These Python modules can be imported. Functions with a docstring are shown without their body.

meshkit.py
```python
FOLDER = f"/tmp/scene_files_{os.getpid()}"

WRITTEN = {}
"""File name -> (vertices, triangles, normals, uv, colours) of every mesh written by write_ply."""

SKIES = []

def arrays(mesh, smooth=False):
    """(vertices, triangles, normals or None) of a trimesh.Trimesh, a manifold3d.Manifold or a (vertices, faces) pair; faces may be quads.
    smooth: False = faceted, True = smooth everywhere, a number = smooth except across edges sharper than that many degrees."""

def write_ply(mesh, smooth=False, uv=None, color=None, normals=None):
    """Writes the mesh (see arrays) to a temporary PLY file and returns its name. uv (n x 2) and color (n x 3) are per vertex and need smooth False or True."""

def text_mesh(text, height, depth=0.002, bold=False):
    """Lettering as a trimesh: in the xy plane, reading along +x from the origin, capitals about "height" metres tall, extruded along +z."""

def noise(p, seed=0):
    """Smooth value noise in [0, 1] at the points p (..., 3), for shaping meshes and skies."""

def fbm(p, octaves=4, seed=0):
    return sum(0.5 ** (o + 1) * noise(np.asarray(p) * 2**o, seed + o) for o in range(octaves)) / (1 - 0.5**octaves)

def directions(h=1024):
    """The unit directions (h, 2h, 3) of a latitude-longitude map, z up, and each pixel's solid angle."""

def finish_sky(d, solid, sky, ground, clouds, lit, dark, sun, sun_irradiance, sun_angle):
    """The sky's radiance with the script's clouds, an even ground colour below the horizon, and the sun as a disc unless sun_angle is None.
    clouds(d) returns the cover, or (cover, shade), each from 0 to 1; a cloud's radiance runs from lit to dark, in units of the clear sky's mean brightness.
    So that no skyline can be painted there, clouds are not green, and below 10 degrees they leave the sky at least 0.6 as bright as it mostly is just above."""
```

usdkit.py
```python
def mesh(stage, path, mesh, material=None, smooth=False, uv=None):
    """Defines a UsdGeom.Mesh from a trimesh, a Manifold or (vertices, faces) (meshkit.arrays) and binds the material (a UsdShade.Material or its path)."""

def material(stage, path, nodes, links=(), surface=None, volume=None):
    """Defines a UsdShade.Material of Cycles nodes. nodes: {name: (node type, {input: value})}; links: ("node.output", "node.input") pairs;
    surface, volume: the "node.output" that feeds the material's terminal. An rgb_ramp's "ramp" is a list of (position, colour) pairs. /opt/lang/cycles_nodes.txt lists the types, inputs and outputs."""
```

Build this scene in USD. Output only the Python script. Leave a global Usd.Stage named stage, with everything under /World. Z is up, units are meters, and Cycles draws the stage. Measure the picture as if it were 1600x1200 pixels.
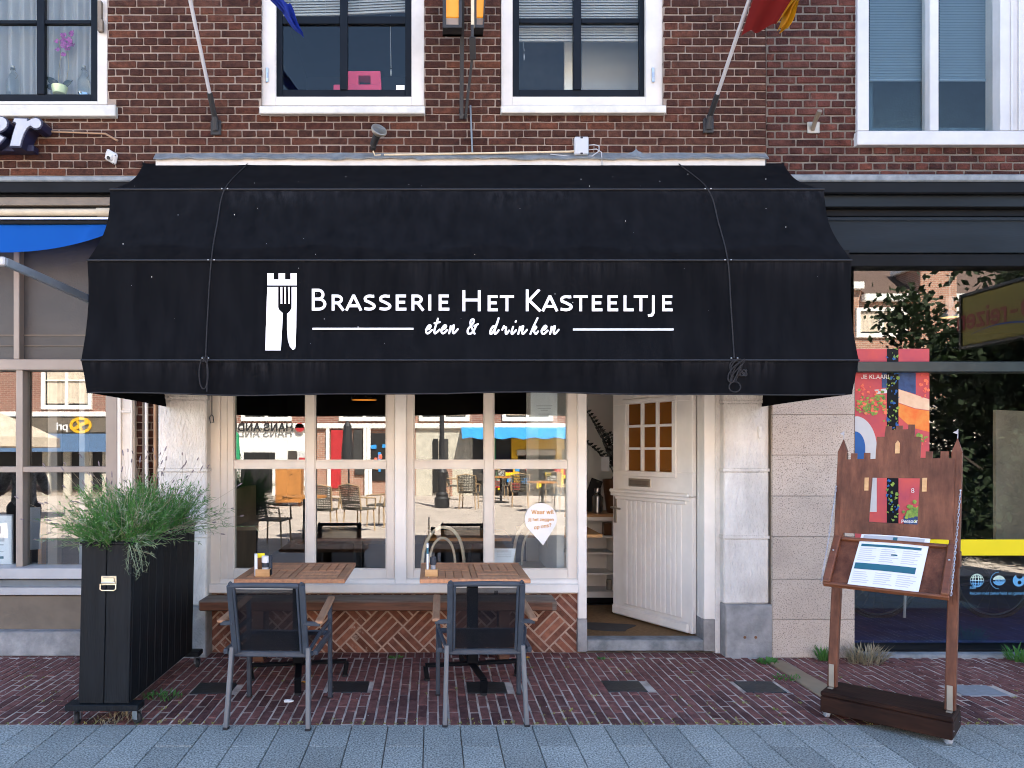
import math, random
import numpy as np, trimesh, usdkit, meshkit
from pxr import Usd, UsdGeom, UsdLux, UsdShade, Gf, Sdf
from shapely.geometry import Polygon, LineString, Point, box as sbox
from shapely import affinity
from shapely.ops import unary_union
from scipy.spatial import ConvexHull

stage = Usd.Stage.CreateInMemory()
UsdGeom.SetStageUpAxis(stage, UsdGeom.Tokens.z)
UsdGeom.SetStageMetersPerUnit(stage, 1.0)
W = UsdGeom.Xform.Define(stage, '/World')
stage.SetDefaultPrim(W.GetPrim())
UsdGeom.Scope.Define(stage, '/World/Looks')
rnd = random.Random(7)
rng = np.random.default_rng(7)

# ---------------------------------------------------------------- camera, sky, sun, exposure
EYE, DIST, FPX, CX, CY = 1.6, 5.8, 1160.0, 675.0, 700.0
cam = UsdGeom.Camera.Define(stage, '/World/camera')
cam.AddTranslateOp().Set(Gf.Vec3d(0, -DIST, EYE))
cam.AddRotateXOp().Set(90.0)
cam.CreateHorizontalApertureAttr(36.0)
cam.CreateVerticalApertureAttr(27.0)
cam.CreateFocalLengthAttr(36.0 * FPX / 1600)
cam.CreateHorizontalApertureOffsetAttr((800 - CX) / 1600 * 36)
cam.CreateVerticalApertureOffsetAttr((CY - 600) / 1600 * 36)
cam.CreateClippingRangeAttr(Gf.Vec2f(0.05, 500))
cam.CreateExposureAttr(3.32)

SUN_EL, SUN_ROT = math.radians(50), math.radians(22)      # rotation = atan2(x, y): behind the facade, a little to the right
SKY_STRENGTH, SUN_INTENSITY = 0.07, 1.25
usdkit.material(stage, '/World/Looks/sky_look', {
    'sky': ('sky_texture', {'sky_type': 'single_scattering', 'sun_disc': False, 'sun_elevation': SUN_EL, 'sun_rotation': SUN_ROT}),
    'bg': ('background_shader', {'strength': SKY_STRENGTH})}, [('sky.color', 'bg.color')], surface='bg.background')
sky = UsdLux.DomeLight.Define(stage, '/World/sky')
UsdShade.MaterialBindingAPI.Apply(sky.GetPrim()).Bind(UsdShade.Material.Get(stage, '/World/Looks/sky_look'))
sky.GetPrim().SetCustomDataByKey('kind', 'structure')
sun = UsdLux.DistantLight.Define(stage, '/World/sun')
sun.CreateIntensityAttr(SUN_INTENSITY)
sun.CreateNormalizeAttr(True)
sun.CreateAngleAttr(0.5)
sun.CreateColorAttr(Gf.Vec3f(1.0, 0.93, 0.82))
sd = np.array([math.sin(SUN_ROT) * math.cos(SUN_EL), math.cos(SUN_ROT) * math.cos(SUN_EL), math.sin(SUN_EL)])
_m = Gf.Matrix4d().SetLookAt(Gf.Vec3d(*map(float, sd)), Gf.Vec3d(0, 0, 0), Gf.Vec3d(0, 0, 1)).GetInverse()
sun.AddTransformOp().Set(Gf.Matrix4d().SetRotate(_m.ExtractRotation()))

# ---------------------------------------------------------------- measuring
def S(y=0.0): return FPX / (DIST + y)
def X(px, y=0.0): return (px - CX) / S(y)
def Z(py, y=0.0): return EYE + (CY - py) / S(y)
def at(px, py, y=0.0): return np.array([X(px, y), y, Z(py, y)])

# ---------------------------------------------------------------- scene helpers
_names, _base = {}, {}
def numbered(parent, name):
    k = f'{parent}/{name}'
    n = _names.get(k, 0)
    _names[k] = n + 1
    return k if n == 0 else f'{k}_{n:03d}'

def tag(p, label=None, cat=None, group=None, kind=None):
    p = p.GetPrim() if hasattr(p, 'GetPrim') else p
    for k, v in (('label', label), ('category', cat), ('group', group), ('kind', kind)):
        if v: p.SetCustomDataByKey(k, v)
    return p

def thing(name, label, cat, loc=(0, 0, 0), rotz=0.0, group=None, kind=None):
    path = numbered('/World', name)
    x = UsdGeom.Xform.Define(stage, path)
    x.AddTranslateOp().Set(Gf.Vec3d(*map(float, loc)))
    if rotz: x.AddRotateZOp().Set(float(rotz))
    _base[path] = np.array(loc, float)
    return tag(x, label, cat, group, kind)

def dup(root, name, loc, rotz, label, cat, group):
    path = numbered('/World', name)
    x = UsdGeom.Xform.Define(stage, path)
    x.GetPrim().GetReferences().AddInternalReference(root.GetPath())
    x.ClearXformOpOrder()
    x.AddTranslateOp(opSuffix='c').Set(Gf.Vec3d(*map(float, loc)))
    x.AddRotateZOp(opSuffix='c').Set(float(rotz))
    x.GetPrim().SetInstanceable(True)
    return tag(x, label, cat, group)

def put(name, mesh, mat, parent=None, smooth=False, world=True, label=None, kind=None):
    """One Mesh prim; world: the vertices are in world coordinates and are moved to the thing's base."""
    pp = str(parent.GetPath()) if parent is not None else '/World'
    path = numbered(pp, name)
    v, f = (np.array(mesh.vertices), np.array(mesh.faces)) if hasattr(mesh, 'vertices') else (np.asarray(mesh[0], float), np.asarray(mesh[1], int))
    if parent is not None and world:
        v = v - _base.get('/'.join(path.split('/')[:3]), 0)
    m = usdkit.mesh(stage, path, (v, f), LOOK[mat], smooth=smooth)
    return tag(m, label, kind=kind)

# rounded box template
def _cb_template():
    V = []
    for sx in (-1, 1):
        for sy in (-1, 1):
            for sz in (-1, 1):
                for k in range(3):
                    V.append(((sx, sy, sz), k))
    P = np.array([[s[j] * (1.0 if j == k else 0.8) for j in range(3)] for s, k in V])
    h = ConvexHull(P)
    F = h.simplices.copy()
    for i, f in enumerate(F):
        n = np.cross(P[f[1]] - P[f[0]], P[f[2]] - P[f[0]])
        if n @ P[f].mean(0) < 0: F[i] = f[::-1]
    return np.array([s for s, _ in V], float), np.array([[1.0 if j == k else 0.0 for j in range(3)] for _, k in V]), F
_CS, _CK, _CF = _cb_template()
_BF = np.array([[0,1,3],[0,3,2],[4,6,7],[4,7,5],[0,4,5],[0,5,1],[2,3,7],[2,7,6],[0,2,6],[0,6,4],[1,5,7],[1,7,3]])

def rot_to(M, v): return np.asarray(v) @ np.asarray(M).T

class MB:
    def __init__(s): s.v, s.f, s.n = [], [], 0
    def add(s, v, f):
        s.v.append(np.asarray(v, float)); s.f.append(np.asarray(f, int) + s.n); s.n += len(v); return s
    def mesh(s, m): return s.add(m.vertices, m.faces)
    def box(s, x0, x1, y0, y1, z0, z1, b=0.0, jit=0.0):
        c = np.array([(x0 + x1) / 2, (y0 + y1) / 2, (z0 + z1) / 2]); h = np.abs(np.array([x1 - x0, y1 - y0, z1 - z0])) / 2
        if b > 0:
            b = min(b, h.min() * .9)
            v = c + _CS * (h - b * (1 - _CK)); f = _CF
        else:
            v = c + np.array([[i, j, k] for i in (-1, 1) for j in (-1, 1) for k in (-1, 1)]) * h; f = _BF
        if jit: v = v + rng.uniform(-jit, jit, v.shape)
        return s.add(v, f)
    def pbox(s, px0, py0, px1, py1, y0, y1, b=0.003):
        """the box whose front face, in the plane y0, spans these pixels"""
        return s.box(X(px0, y0), X(px1, y0), y0, y1, Z(py1, y0), Z(py0, y0), b)
    def obox(s, c, ax, ay, az, size, b=0.002):
        """oriented box: centre, three unit axes, sizes"""
        t = MB().box(-size[0] / 2, size[0] / 2, -size[1] / 2, size[1] / 2, -size[2] / 2, size[2] / 2, b)
        R = np.stack([ax, ay, az], 1)
        return s.add(t.v[0] @ R.T + np.asarray(c), t.f[0])
    def bar(s, a, c, w, d, up=(0, 0, 1), b=0.002):
        """square bar from a to c; w across, d along up"""
        a, c, up = np.asarray(a, float), np.asarray(c, float), np.asarray(up, float)
        t = c - a; L = np.linalg.norm(t); t = t / L
        u = up - t * (up @ t)
        if np.linalg.norm(u) < 1e-6: u = np.array([0, 1, 0]) - t * t[1]
        u = u / np.linalg.norm(u); w_ = np.cross(t, u)
        return s.obox((a + c) / 2, t, w_, u, (L, w, d), b)
    def tube(s, pts, r, n=8, caps=True):
        pts = np.asarray(pts, float); r = np.broadcast_to(np.asarray(r, float), (len(pts),))
        T = np.gradient(pts, axis=0); T /= np.maximum(np.linalg.norm(T, axis=1, keepdims=True), 1e-9)
        u = np.array([0, 0, 1.0]) if abs(T[0][2]) < .9 else np.array([1.0, 0, 0])
        V = []
        for i in range(len(pts)):
            u = u - T[i] * (u @ T[i]); u /= max(np.linalg.norm(u), 1e-9); w = np.cross(T[i], u)
            a = np.arange(n) / n * 2 * math.pi
            V.append(pts[i] + r[i] * (np.cos(a)[:, None] * u + np.sin(a)[:, None] * w))
        F = []
        for i in range(len(pts) - 1):
            for k in range(n):
                a, b_, c, d = i * n + k, i * n + (k + 1) % n, (i + 1) * n + (k + 1) % n, (i + 1) * n + k
                F += [[a, b_, c], [a, c, d]]
        V = np.vstack(V)
        if caps and n > 2:
            F += [[0, k + 1, k] for k in range(1, n - 1)] + [[(len(pts) - 1) * n, (len(pts) - 1) * n + k, (len(pts) - 1) * n + k + 1] for k in range(1, n - 1)]
        return s.add(V, F)
    def lathe(s, prof, c=(0, 0, 0), n=20, axis='z', R=None):
        prof = np.asarray(prof, float); a = np.arange(n) / n * 2 * math.pi
        V = np.stack([np.outer(prof[:, 0], np.cos(a)), np.outer(prof[:, 0], np.sin(a)), np.repeat(prof[:, 1:2], n, 1)], -1).reshape(-1, 3)
        if axis == 'x': V = V[:, [2, 0, 1]]
        if axis == 'y': V = V[:, [1, 2, 0]]
        if R is not None: V = V @ np.asarray(R).T
        F = []
        for i in range(len(prof) - 1):
            for k in range(n):
                p, q, r_, t = i * n + k, i * n + (k + 1) % n, (i + 1) * n + (k + 1) % n, (i + 1) * n + k
                F += [[p, q, r_], [p, r_, t]]
        return s.add(V + np.asarray(c), F)
    def poly(s, shape, y0, y1):
        """a shapely shape in (x, z), extruded from y0 (front) to y1"""
        for g in getattr(shape, 'geoms', [shape]):
            if g.is_empty or g.area < 1e-9: continue
            m = trimesh.creation.extrude_polygon(g, abs(y1 - y0), engine='earcut')
            v = m.vertices; s.add(np.stack([v[:, 0], max(y0, y1) - v[:, 2], v[:, 1]], 1), m.faces)
        return s
    def grid(s, P, flip=False):
        """P (n, m, 3) grid of points"""
        n, m = P.shape[:2]; i = np.arange(n * m).reshape(n, m)
        a, b_, c, d = i[:-1, :-1].ravel(), i[:-1, 1:].ravel(), i[1:, 1:].ravel(), i[1:, :-1].ravel()
        F = np.vstack([np.stack([a, b_, c], 1), np.stack([a, c, d], 1)])
        return s.add(P.reshape(-1, 3), F[:, ::-1] if flip else F)
    def move(s, R=None, t=(0, 0, 0)):
        s.v = [(v if R is None else v @ np.asarray(R).T) + np.asarray(t) for v in s.v]; return s
    def done(s): return np.vstack(s.v), np.vstack(s.f)
    def build(s, name, mat, parent=None, smooth=False, **k): return put(name, s.done(), mat, parent, smooth, **k)

def one(name, label, cat, mb, mat, smooth=False, group=None, kind=None):
    return tag(mb.build(name, mat, None, smooth), label, cat, group, kind)

# ---------------------------------------------------------------- materials
LOOK = {}
def gray(a): return (a, a, a)
def M(name, col, rough=.55, var=.15, sc=5, bump=.15, bsc=60, metal=0.0, spec=.5, col2=None, stretch=(1, 1, 1), dist=.01, lim=(.3, .7), tone=None, sheen=0.0, detail=5, coat=0.0, obj=False, stain=None, bloom=None, seams=None):
    col = np.array(col, float); c2 = np.array(col2, float) if col2 is not None else None
    lo, hi = (col * (1 - var), np.minimum(col * (1 + var), .92)) if c2 is None else (col, c2)
    nodes = {'g': ('geometry', {}), 'tc': ('texture_coordinate', {}), 'map': ('mapping', {'scale': stretch}), 'n': ('noise_texture', {'scale': sc, 'detail': detail, 'roughness': .6}),
             'r': ('rgb_ramp', {'ramp': [(lim[0], lo), (lim[1], hi)]}), 'p': ('principled_bsdf', {'roughness': rough, 'metallic': metal, 'specular_ior_level': spec, 'sheen_weight': sheen, 'coat_weight': coat}),
             'bn': ('noise_texture', {'scale': bsc, 'detail': 4}), 'b': ('bump', {'strength': bump, 'distance': dist})}
    links = [('tc.object' if obj else 'g.position', 'map.vector'), ('map.vector', 'n.vector'), ('n.fac', 'r.fac'), ('map.vector', 'bn.vector'), ('bn.fac', 'b.height')]
    if bump: links.append(('b.normal', 'p.normal'))
    out = 'r.color'
    if tone:                                   # per piece shift of brightness
        nodes.update({'oi': ('object_info', {}), 'add': ('math', {'math_type': 'add'}), 'fr': ('math', {'math_type': 'fraction'}), 'tr': ('rgb_ramp', {'ramp': tone}), 'mx': ('mix', {'mix_type': 'multiply', 'fac': 1.0})})
        links += [('oi.random', 'add.value1'), ('g.random_per_island', 'add.value2'), ('add.value', 'fr.value1'), ('fr.value', 'tr.fac'), ('r.color', 'mx.color1'), ('tr.color', 'mx.color2')]
        out = 'mx.color'
    if stain:                                  # broad patches of dirt and fading: (scale, darkest, lightest)
        nodes.update({'sn': ('noise_texture', {'scale': stain[0], 'detail': 6, 'roughness': .65}), 'sr': ('rgb_ramp', {'ramp': [(.32, gray(stain[1])), (.68, gray(stain[2]))]}), 'sm': ('mix', {'mix_type': 'multiply', 'fac': 1.0})})
        links += [('g.position', 'sn.vector'), ('sn.fac', 'sr.fac'), (out, 'sm.color1'), ('sr.color', 'sm.color2')]; out = 'sm.color'
    if bloom:                                  # pale salts or lime on the surface: (scale, from, to, colour)
        nodes.update({'wn': ('noise_texture', {'scale': bloom[0], 'detail': 8, 'roughness': .75}), 'wr': ('rgb_ramp', {'ramp': [(bloom[1], (0, 0, 0)), (bloom[2], (1, 1, 1))]}), 'wm': ('mix', {'mix_type': 'mix', 'color2': bloom[3]})})
        links += [('g.position', 'wn.vector'), ('wn.fac', 'wr.fac'), ('wr.color', 'wm.fac'), (out, 'wm.color1')]; out = 'wm.color'
    if seams:                                  # chalky dust that has run down from the seams at these heights
        nodes.update({'sx': ('separate_xyz', {}), 'dm': ('mapping', {'scale': (22, 22, 1.2)}), 'dn': ('noise_texture', {'scale': 1.0, 'detail': 5, 'roughness': .7}), 'dr': ('map_range', {'from_min': .42, 'from_max': .78, 'clamp': True}),
                      'dx': ('math', {'math_type': 'multiply'}), 'dmix': ('mix', {'mix_type': 'mix', 'color2': (.030, .030, .034)}), 'ln': ('noise_texture', {'scale': 1.7, 'detail': 3}), 'lr': ('map_range', {'from_min': .40, 'from_max': .68, 'clamp': True}), 'lm': ('math', {'math_type': 'multiply'})})
        links += [('g.position', 'sx.vector'), ('g.position', 'dm.vector'), ('dm.vector', 'dn.vector'), ('dn.fac', 'dr.value')]
        acc = None
        for i, z in enumerate(seams):
            nodes.update({f'u{i}': ('map_range', {'from_min': z + .006, 'from_max': z - .004, 'clamp': True}), f'd{i}': ('map_range', {'from_min': z - .22, 'from_max': z - .01, 'clamp': True}), f'p{i}': ('math', {'math_type': 'power', 'value2': 2.2}), f'm{i}': ('math', {'math_type': 'multiply'})})
            links += [('sx.z', f'u{i}.value'), ('sx.z', f'd{i}.value'), (f'd{i}.result', f'p{i}.value1'), (f'u{i}.result', f'm{i}.value1'), (f'p{i}.value', f'm{i}.value2')]
            if acc:
                nodes[f'a{i}'] = ('math', {'math_type': 'maximum'}); links += [(acc, f'a{i}.value1'), (f'm{i}.value', f'a{i}.value2')]; acc = f'a{i}.value'
            else: acc = f'm{i}.value'
        links += [(acc, 'dx.value1'), ('dr.result', 'dx.value2'), ('g.position', 'ln.vector'), ('ln.fac', 'lr.value'), ('dx.value', 'lm.value1'), ('lr.result', 'lm.value2'), ('lm.value', 'dmix.fac'), (out, 'dmix.color1')]; out = 'dmix.color'
    links.append((out, 'p.base_color'))
    LOOK[name] = usdkit.material(stage, f'/World/Looks/{name}', nodes, links, surface='p.BSDF')

def gray(a): return (a, a, a)
TONES = [(0, (.55, .5, .52)), (.25, (.8, .78, .8)), (.5, (1, 1, 1)), (.75, (1.25, 1.1, 1.0)), (.9, (.72, .6, .66)), (1, (1.45, 1.25, 1.05))]
WTONE = [(0, gray(.8)), (.5, gray(1.0)), (1, gray(1.18))]
M('brick', (0.0297, 0.01252, 0.009488), .9, sc=20, bump=.9, bsc=70, col2=(0.08497, 0.03567, 0.02406), tone=TONES, dist=.010, spec=.15, stain=(1.3, .72, 1.12), bloom=(3.5, .66, .80, (0.088, 0.0715, 0.0605)))
M('old_brick', (0.02926, 0.01134, 0.00957), .9, sc=14, bump=.9, bsc=60, col2=(0.09394, 0.03644, 0.02904), tone=TONES, dist=.012, spec=.15, stain=(1.6, .6, 1.15), bloom=(5, .60, .76, (0.1155, 0.08525, 0.07975)))
M('panel_brick', (0.1187, 0.05, 0.03675), .85, sc=16, bump=.6, bsc=90, col2=(0.2612, 0.1125, 0.07612), tone=[(0, (.6, .55, .5)), (.5, (1, 1, 1)), (.9, (1.2, 1.15, 1.1)), (1, (1.5, 1.5, 1.4))], spec=.2, bloom=(4.5, .60, .72, (0.625, 0.5, 0.425)))
M('mortar', (0.2319, 0.187, 0.1571), .95, sc=4, bump=.5, bsc=120, stain=(1.5, .7, 1.05))
M('panel_mortar', (0.44, 0.33, 0.264), .95, sc=6, bump=.5, bsc=120)
M('old_mortar', (0.112, 0.098, 0.084), .95, sc=4, var=.3, bump=.6, bsc=100)
M('paver', (0.0924, 0.04356, 0.04092), .9, sc=18, bump=.8, bsc=80, col2=(0.2178, 0.1082, 0.09636), tone=[(0, (.6, .58, .62)), (.4, (.9, .9, .92)), (.7, (1.1, 1, 1)), (1, (1.4, 1.25, 1.2))], spec=.15, stain=(1.1, .68, 1.12), bloom=(2.6, .62, .85, (0.375, 0.3, 0.285)))
M('joint_sand', (0.23, 0.1955, 0.1667), .95, sc=7, bump=.6, bsc=150, col2=(0.644, 0.575, 0.506))
M('slab', (0.102, 0.1198, 0.1181), .85, sc=105, bump=.4, bsc=200, tone=[(0, gray(.82)), (1, gray(1.12))], detail=2, dist=.003, spec=.15, col2=(0.4294, 0.4693, 0.444), lim=(.36, .64), stain=(1.4, .80, 1.08))
M('far_paving', (.44, .375, .325), .9, sc=2, var=.2, bump=.3)
M('earth', (.10, .08, .06), .95)
M('dark_tile', (0.014, 0.0168, 0.0182), .5, var=.5, sc=12, bump=.3)
M('light_tile', (.22, .24, .26), .7, sc=20)
M('granite', (0.04275, 0.03468, 0.03), .55, sc=105, bump=.1, bsc=200, col2=(0.494, 0.4131, 0.345), detail=2, tone=[(0, gray(.88)), (1, gray(1.06))], lim=(.27, .47), stain=(2.5, .82, 1.05))
M('joint_grey', (.24, .19, .16), .9)
M('white_paint', (0.784, 0.7616, 0.7168), .45, var=.06, sc=3, bump=.08, bsc=25, stretch=(1, 1, .3), stain=(2.0, .86, 1.03))
M('cream_paint', (0.7128, 0.6588, 0.5832), .5, var=.08, sc=3, bump=.1, bsc=25, stretch=(1, 1, .3), stain=(2.0, .86, 1.03))
M('dimmed_white', (.50, .485, .46), .5, var=.06, sc=3, bump=.08, bsc=25, stretch=(1, 1, .3), stain=(2.5, .80, 1.04))  # same white paint; dimmer light on the upper front put into its colour
M('taupe_paint', (0.2808, 0.234, 0.195), .5, var=.1, sc=3, bump=.1, bsc=25)
M('dark_taupe', (0.1275, 0.1013, 0.075), .6, var=.2, sc=4, bump=.2, bsc=30)
M('frame_white', (0.4056, 0.4134, 0.429), .4, var=.05, sc=2, bump=.05, stain=(2.0, .86, 1.03))
M('sill_grey', (0.425, 0.425, 0.408), .6, var=.18, sc=7, bump=.1)
M('render_white', (.60, .57, .53), .85, sc=4, bump=.9, bsc=45, dist=.014, col2=(.80, .78, .74), stretch=(1.5, 1.5, .6), stain=(2.2, .82, 1.04))
M('plinth_stone', (.19, .195, .20), .85, sc=7, bump=.5, bsc=60, col2=(.36, .36, .36), stain=(3, .68, 1.1))
M('bluestone', (.10, .115, .125), .7, sc=8, bump=.3, bsc=60, col2=(.30, .32, .33))
M('black_paint', (0.003, 0.0036, 0.0048), .5, var=.3, bump=.1, spec=.12)
M('sash_black', (0.0024, 0.0036, 0.006), .4, var=.3, bump=.05, spec=.15)
M('slate_paint', (0.009, 0.0135, 0.018), .6, var=.35, sc=3, bump=.1, stretch=(.3, 1, 2), spec=.15)
M('green_black', (0.0176, 0.0272, 0.0272), .35, var=.2, bump=.05)
M('blue_grey', (.13, .16, .19), .45, var=.2, bump=.05)
M('lead', (0.09, 0.1087, 0.1237), .6, sc=14, col2=(0.18, 0.2025, 0.2175), bump=.5, bsc=25)
M('canvas', (0.003033, 0.00337, 0.00438), .95, sc=2.2, bump=.35, bsc=260, spec=.05, dist=.002, col2=(0.006571, 0.006995, 0.008596), stretch=(5, 5, .6), seams=(3.40, 2.82, 2.158))
M('canvas_dust', (.10, .10, .11), .9)
M('piping', (.010, .011, .014), .6, spec=.3)
M('print_white', (0.76, 0.76, 0.76), .6, var=.02, bump=0)
M('bird_dirt', (.5, .5, .5), .9)
M('rope', (0.02016, 0.02016, 0.0224), .9, var=.3, sc=60, spec=.2)
M('gunmetal', (0.0375, 0.0465, 0.06), .5, sc=12, var=.2, bump=.03, spec=.3)
M('leg_grey', (0.104, 0.112, 0.12), .42, var=.08, bump=.03)
M('teak', (0.336, 0.1456, 0.06944), .5, sc=7, bump=.25, bsc=30, col2=(0.56, 0.2688, 0.1288), stretch=(6, 1, 6), tone=WTONE)
M('teak_cross', (0.336, 0.1456, 0.06944), .5, sc=7, bump=.25, bsc=30, col2=(0.56, 0.2688, 0.1288), stretch=(1, 6, 6), tone=WTONE)
M('arm_wood', (0.255, 0.1275, 0.06375), .55, sc=8, bump=.2, col2=(0.3825, 0.2125, 0.119), stretch=(6, 1, 6))
M('old_wood', (.075, .045, .030), .75, sc=6, bump=.5, bsc=25, col2=(.20, .165, .135), stretch=(.6, 6, 6))
M('brown_wood', (.060, .022, .010), .55, sc=6, bump=.3, bsc=25, col2=(.15, .055, .024), stretch=(.6, 6, 6))
M('sign_wood', (0.08606, 0.02925, 0.015), .55, sc=4, bump=.4, bsc=20, col2=(0.1924, 0.07313, 0.03938), stretch=(5, 5, .8), obj=True, spec=.25, stain=(5, .62, 1.12))
M('sign_wood_dark', (0.0105, 0.0042, 0.0028), .7, sc=4, bump=.3, bsc=20, col2=(0.0336, 0.0133, 0.0077), stretch=(1, 5, 5), obj=True, spec=.15)
M('tray_wood', (0.099, 0.0297, 0.0108), .4, sc=4, bump=.2, bsc=20, col2=(0.198, 0.0675, 0.027), stretch=(1, 5, 5), obj=True)
M('light_wood', (.45, .24, .09), .5, sc=6, col2=(.60, .36, .16), stretch=(1, 5, 6), bump=.1)
M('ply', (.20, .145, .09), .6, sc=3, col2=(.30, .23, .15), bump=.1)
M('planter_black', (0.00252, 0.00378, 0.00504), .6, sc=5, bump=.4, bsc=25, col2=(0.00798, 0.0105, 0.01302), stretch=(5, 5, .6), tone=WTONE, spec=.2, bloom=(9, .66, .84, (0.021, 0.0231, 0.0252)))
M('brass', (.72, .66, .50), .35, metal=.9, bump=.1)
M('steel', (.55, .56, .58), .3, metal=1.0, bump=.05)
M('plate_metal', (0.36, 0.32, 0.264), .4, metal=.8)
M('grey_plastic', (0.34, 0.357, 0.3825), .45, var=.05, bump=0)
M('rubber', (0.0084, 0.0084, 0.0098), .7)
M('soil', (.02, .014, .01), .95)
M('silver_leaf', (.15, .22, .11), .6, sc=9, col2=(.30, .36, .24), bump=0, spec=.3)
M('dry_stem', (.20, .17, .10), .7, sc=9, col2=(.30, .26, .17), bump=0)
M('lavender', (.09, .075, .085), .7, sc=9, col2=(.22, .18, .19), bump=0)
M('moss', (.13, .16, .035), .8, sc=9, col2=(.32, .30, .09), bump=0)
M('dark_leaf', (.012, .018, .012), .4, bump=0)
M('bark', (.06, .045, .035), .9, bump=.6)
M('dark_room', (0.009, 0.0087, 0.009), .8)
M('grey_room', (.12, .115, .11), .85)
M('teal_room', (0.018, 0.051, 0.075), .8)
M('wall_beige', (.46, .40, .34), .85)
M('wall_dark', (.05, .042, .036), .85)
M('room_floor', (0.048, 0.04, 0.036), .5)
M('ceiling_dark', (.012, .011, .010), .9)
M('blind', (0.294, 0.287, 0.273), .6, var=.04, bump=0)
M('blind_blue', (0.0992, 0.155, 0.2046), .6, var=.04, bump=0)
M('coir', (.16, .085, .032), .95, sc=30, col2=(.26, .15, .06), bump=.8, bsc=300)
M('coir_dark', (.05, .045, .04), .95, sc=10, bump=.6, bsc=200)
M('pot_dark', (.030, .022, .016), .35, bump=.1)
M('copper_glaze', (.16, .075, .035), .3, metal=.4, bump=.1)
M('paper', (.74, .77, .80), .7, var=.02, bump=0)
M('teal_print', (.015, .12, .17), .6, var=.05, bump=0)
M('grey_print', (.42, .45, .48), .7, var=.05, bump=0)
M('orange_print', (.55, .24, .02), .7, var=.1, bump=0)
M('sticker_white', (.84, .85, .86), .6, var=.02, bump=0)
M('yellow_print', (.75, .60, .0), .5, var=.03, bump=0)
M('navy', (0.006, 0.0072, 0.027), .4, var=.1, bump=0)
M('royal_blue', (.0, .09, .55), .7, var=.08, bump=.1)
M('pole_white', (0.35, 0.35, 0.371), .4, var=.05)
M('pink_plastic', (0.434, 0.0175, 0.07), .5, var=.05, bump=0)
M('plum', (0.192, 0.024, 0.16), .6, var=.3, sc=30, bump=0)
M('sign_yellow', (.42, .31, .03), .6, var=.05, bump=0)
M('muted_blue', (.05, .10, .19), .8, var=.1)
M('pot_lime', (.45, .52, .30), .4, var=.05, bump=0)
M('letter_white', (0.3, 0.315, 0.3525), .4, var=.02, bump=0)
M('copper_pipe', (0.225, 0.1425, 0.09), .4, metal=.6)
M('cream_pipe', (0.4125, 0.345, 0.24), .5)
M('white_shop', (.78, .75, .70), .6, var=.04, bump=0)
M('red_shop', (.42, .02, .025), .5)
M('grey_shop', (0.04125, 0.0396, 0.0385), .5)
M('beige_shop', (.50, .46, .38), .7)
M('yellow_shop', (.75, .40, .01), .6)
M('sky_blue', (.02, .25, .62), .7)
M('cream_cloth', (.55, .46, .36), .8)
M('roof_tile', (.10, .06, .045), .8, bump=.4, sc=8)
M('iron', (.020, .020, .022), .5, bump=.2)
M('wicker', (.085, .075, .06), .7, sc=50, var=.3, bump=.6, bsc=120)
M('rattan', (.40, .27, .15), .5, var=.15)
M('bent_wood', (.62, .52, .38), .5, var=.1)
M('amber_wood', (.42, .17, .04), .6)
M('cloth_green', (.02, .28, .12), .7)
M('skin', (.42, .23, .16), .6, var=.06, bump=0)
M('hair', (.03, .018, .012), .6)
M('blouse', (.05, .045, .05), .8, sc=22, col2=(.6, .57, .55), bump=0, detail=2)
M('trousers', (.03, .03, .04), .8)
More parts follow.
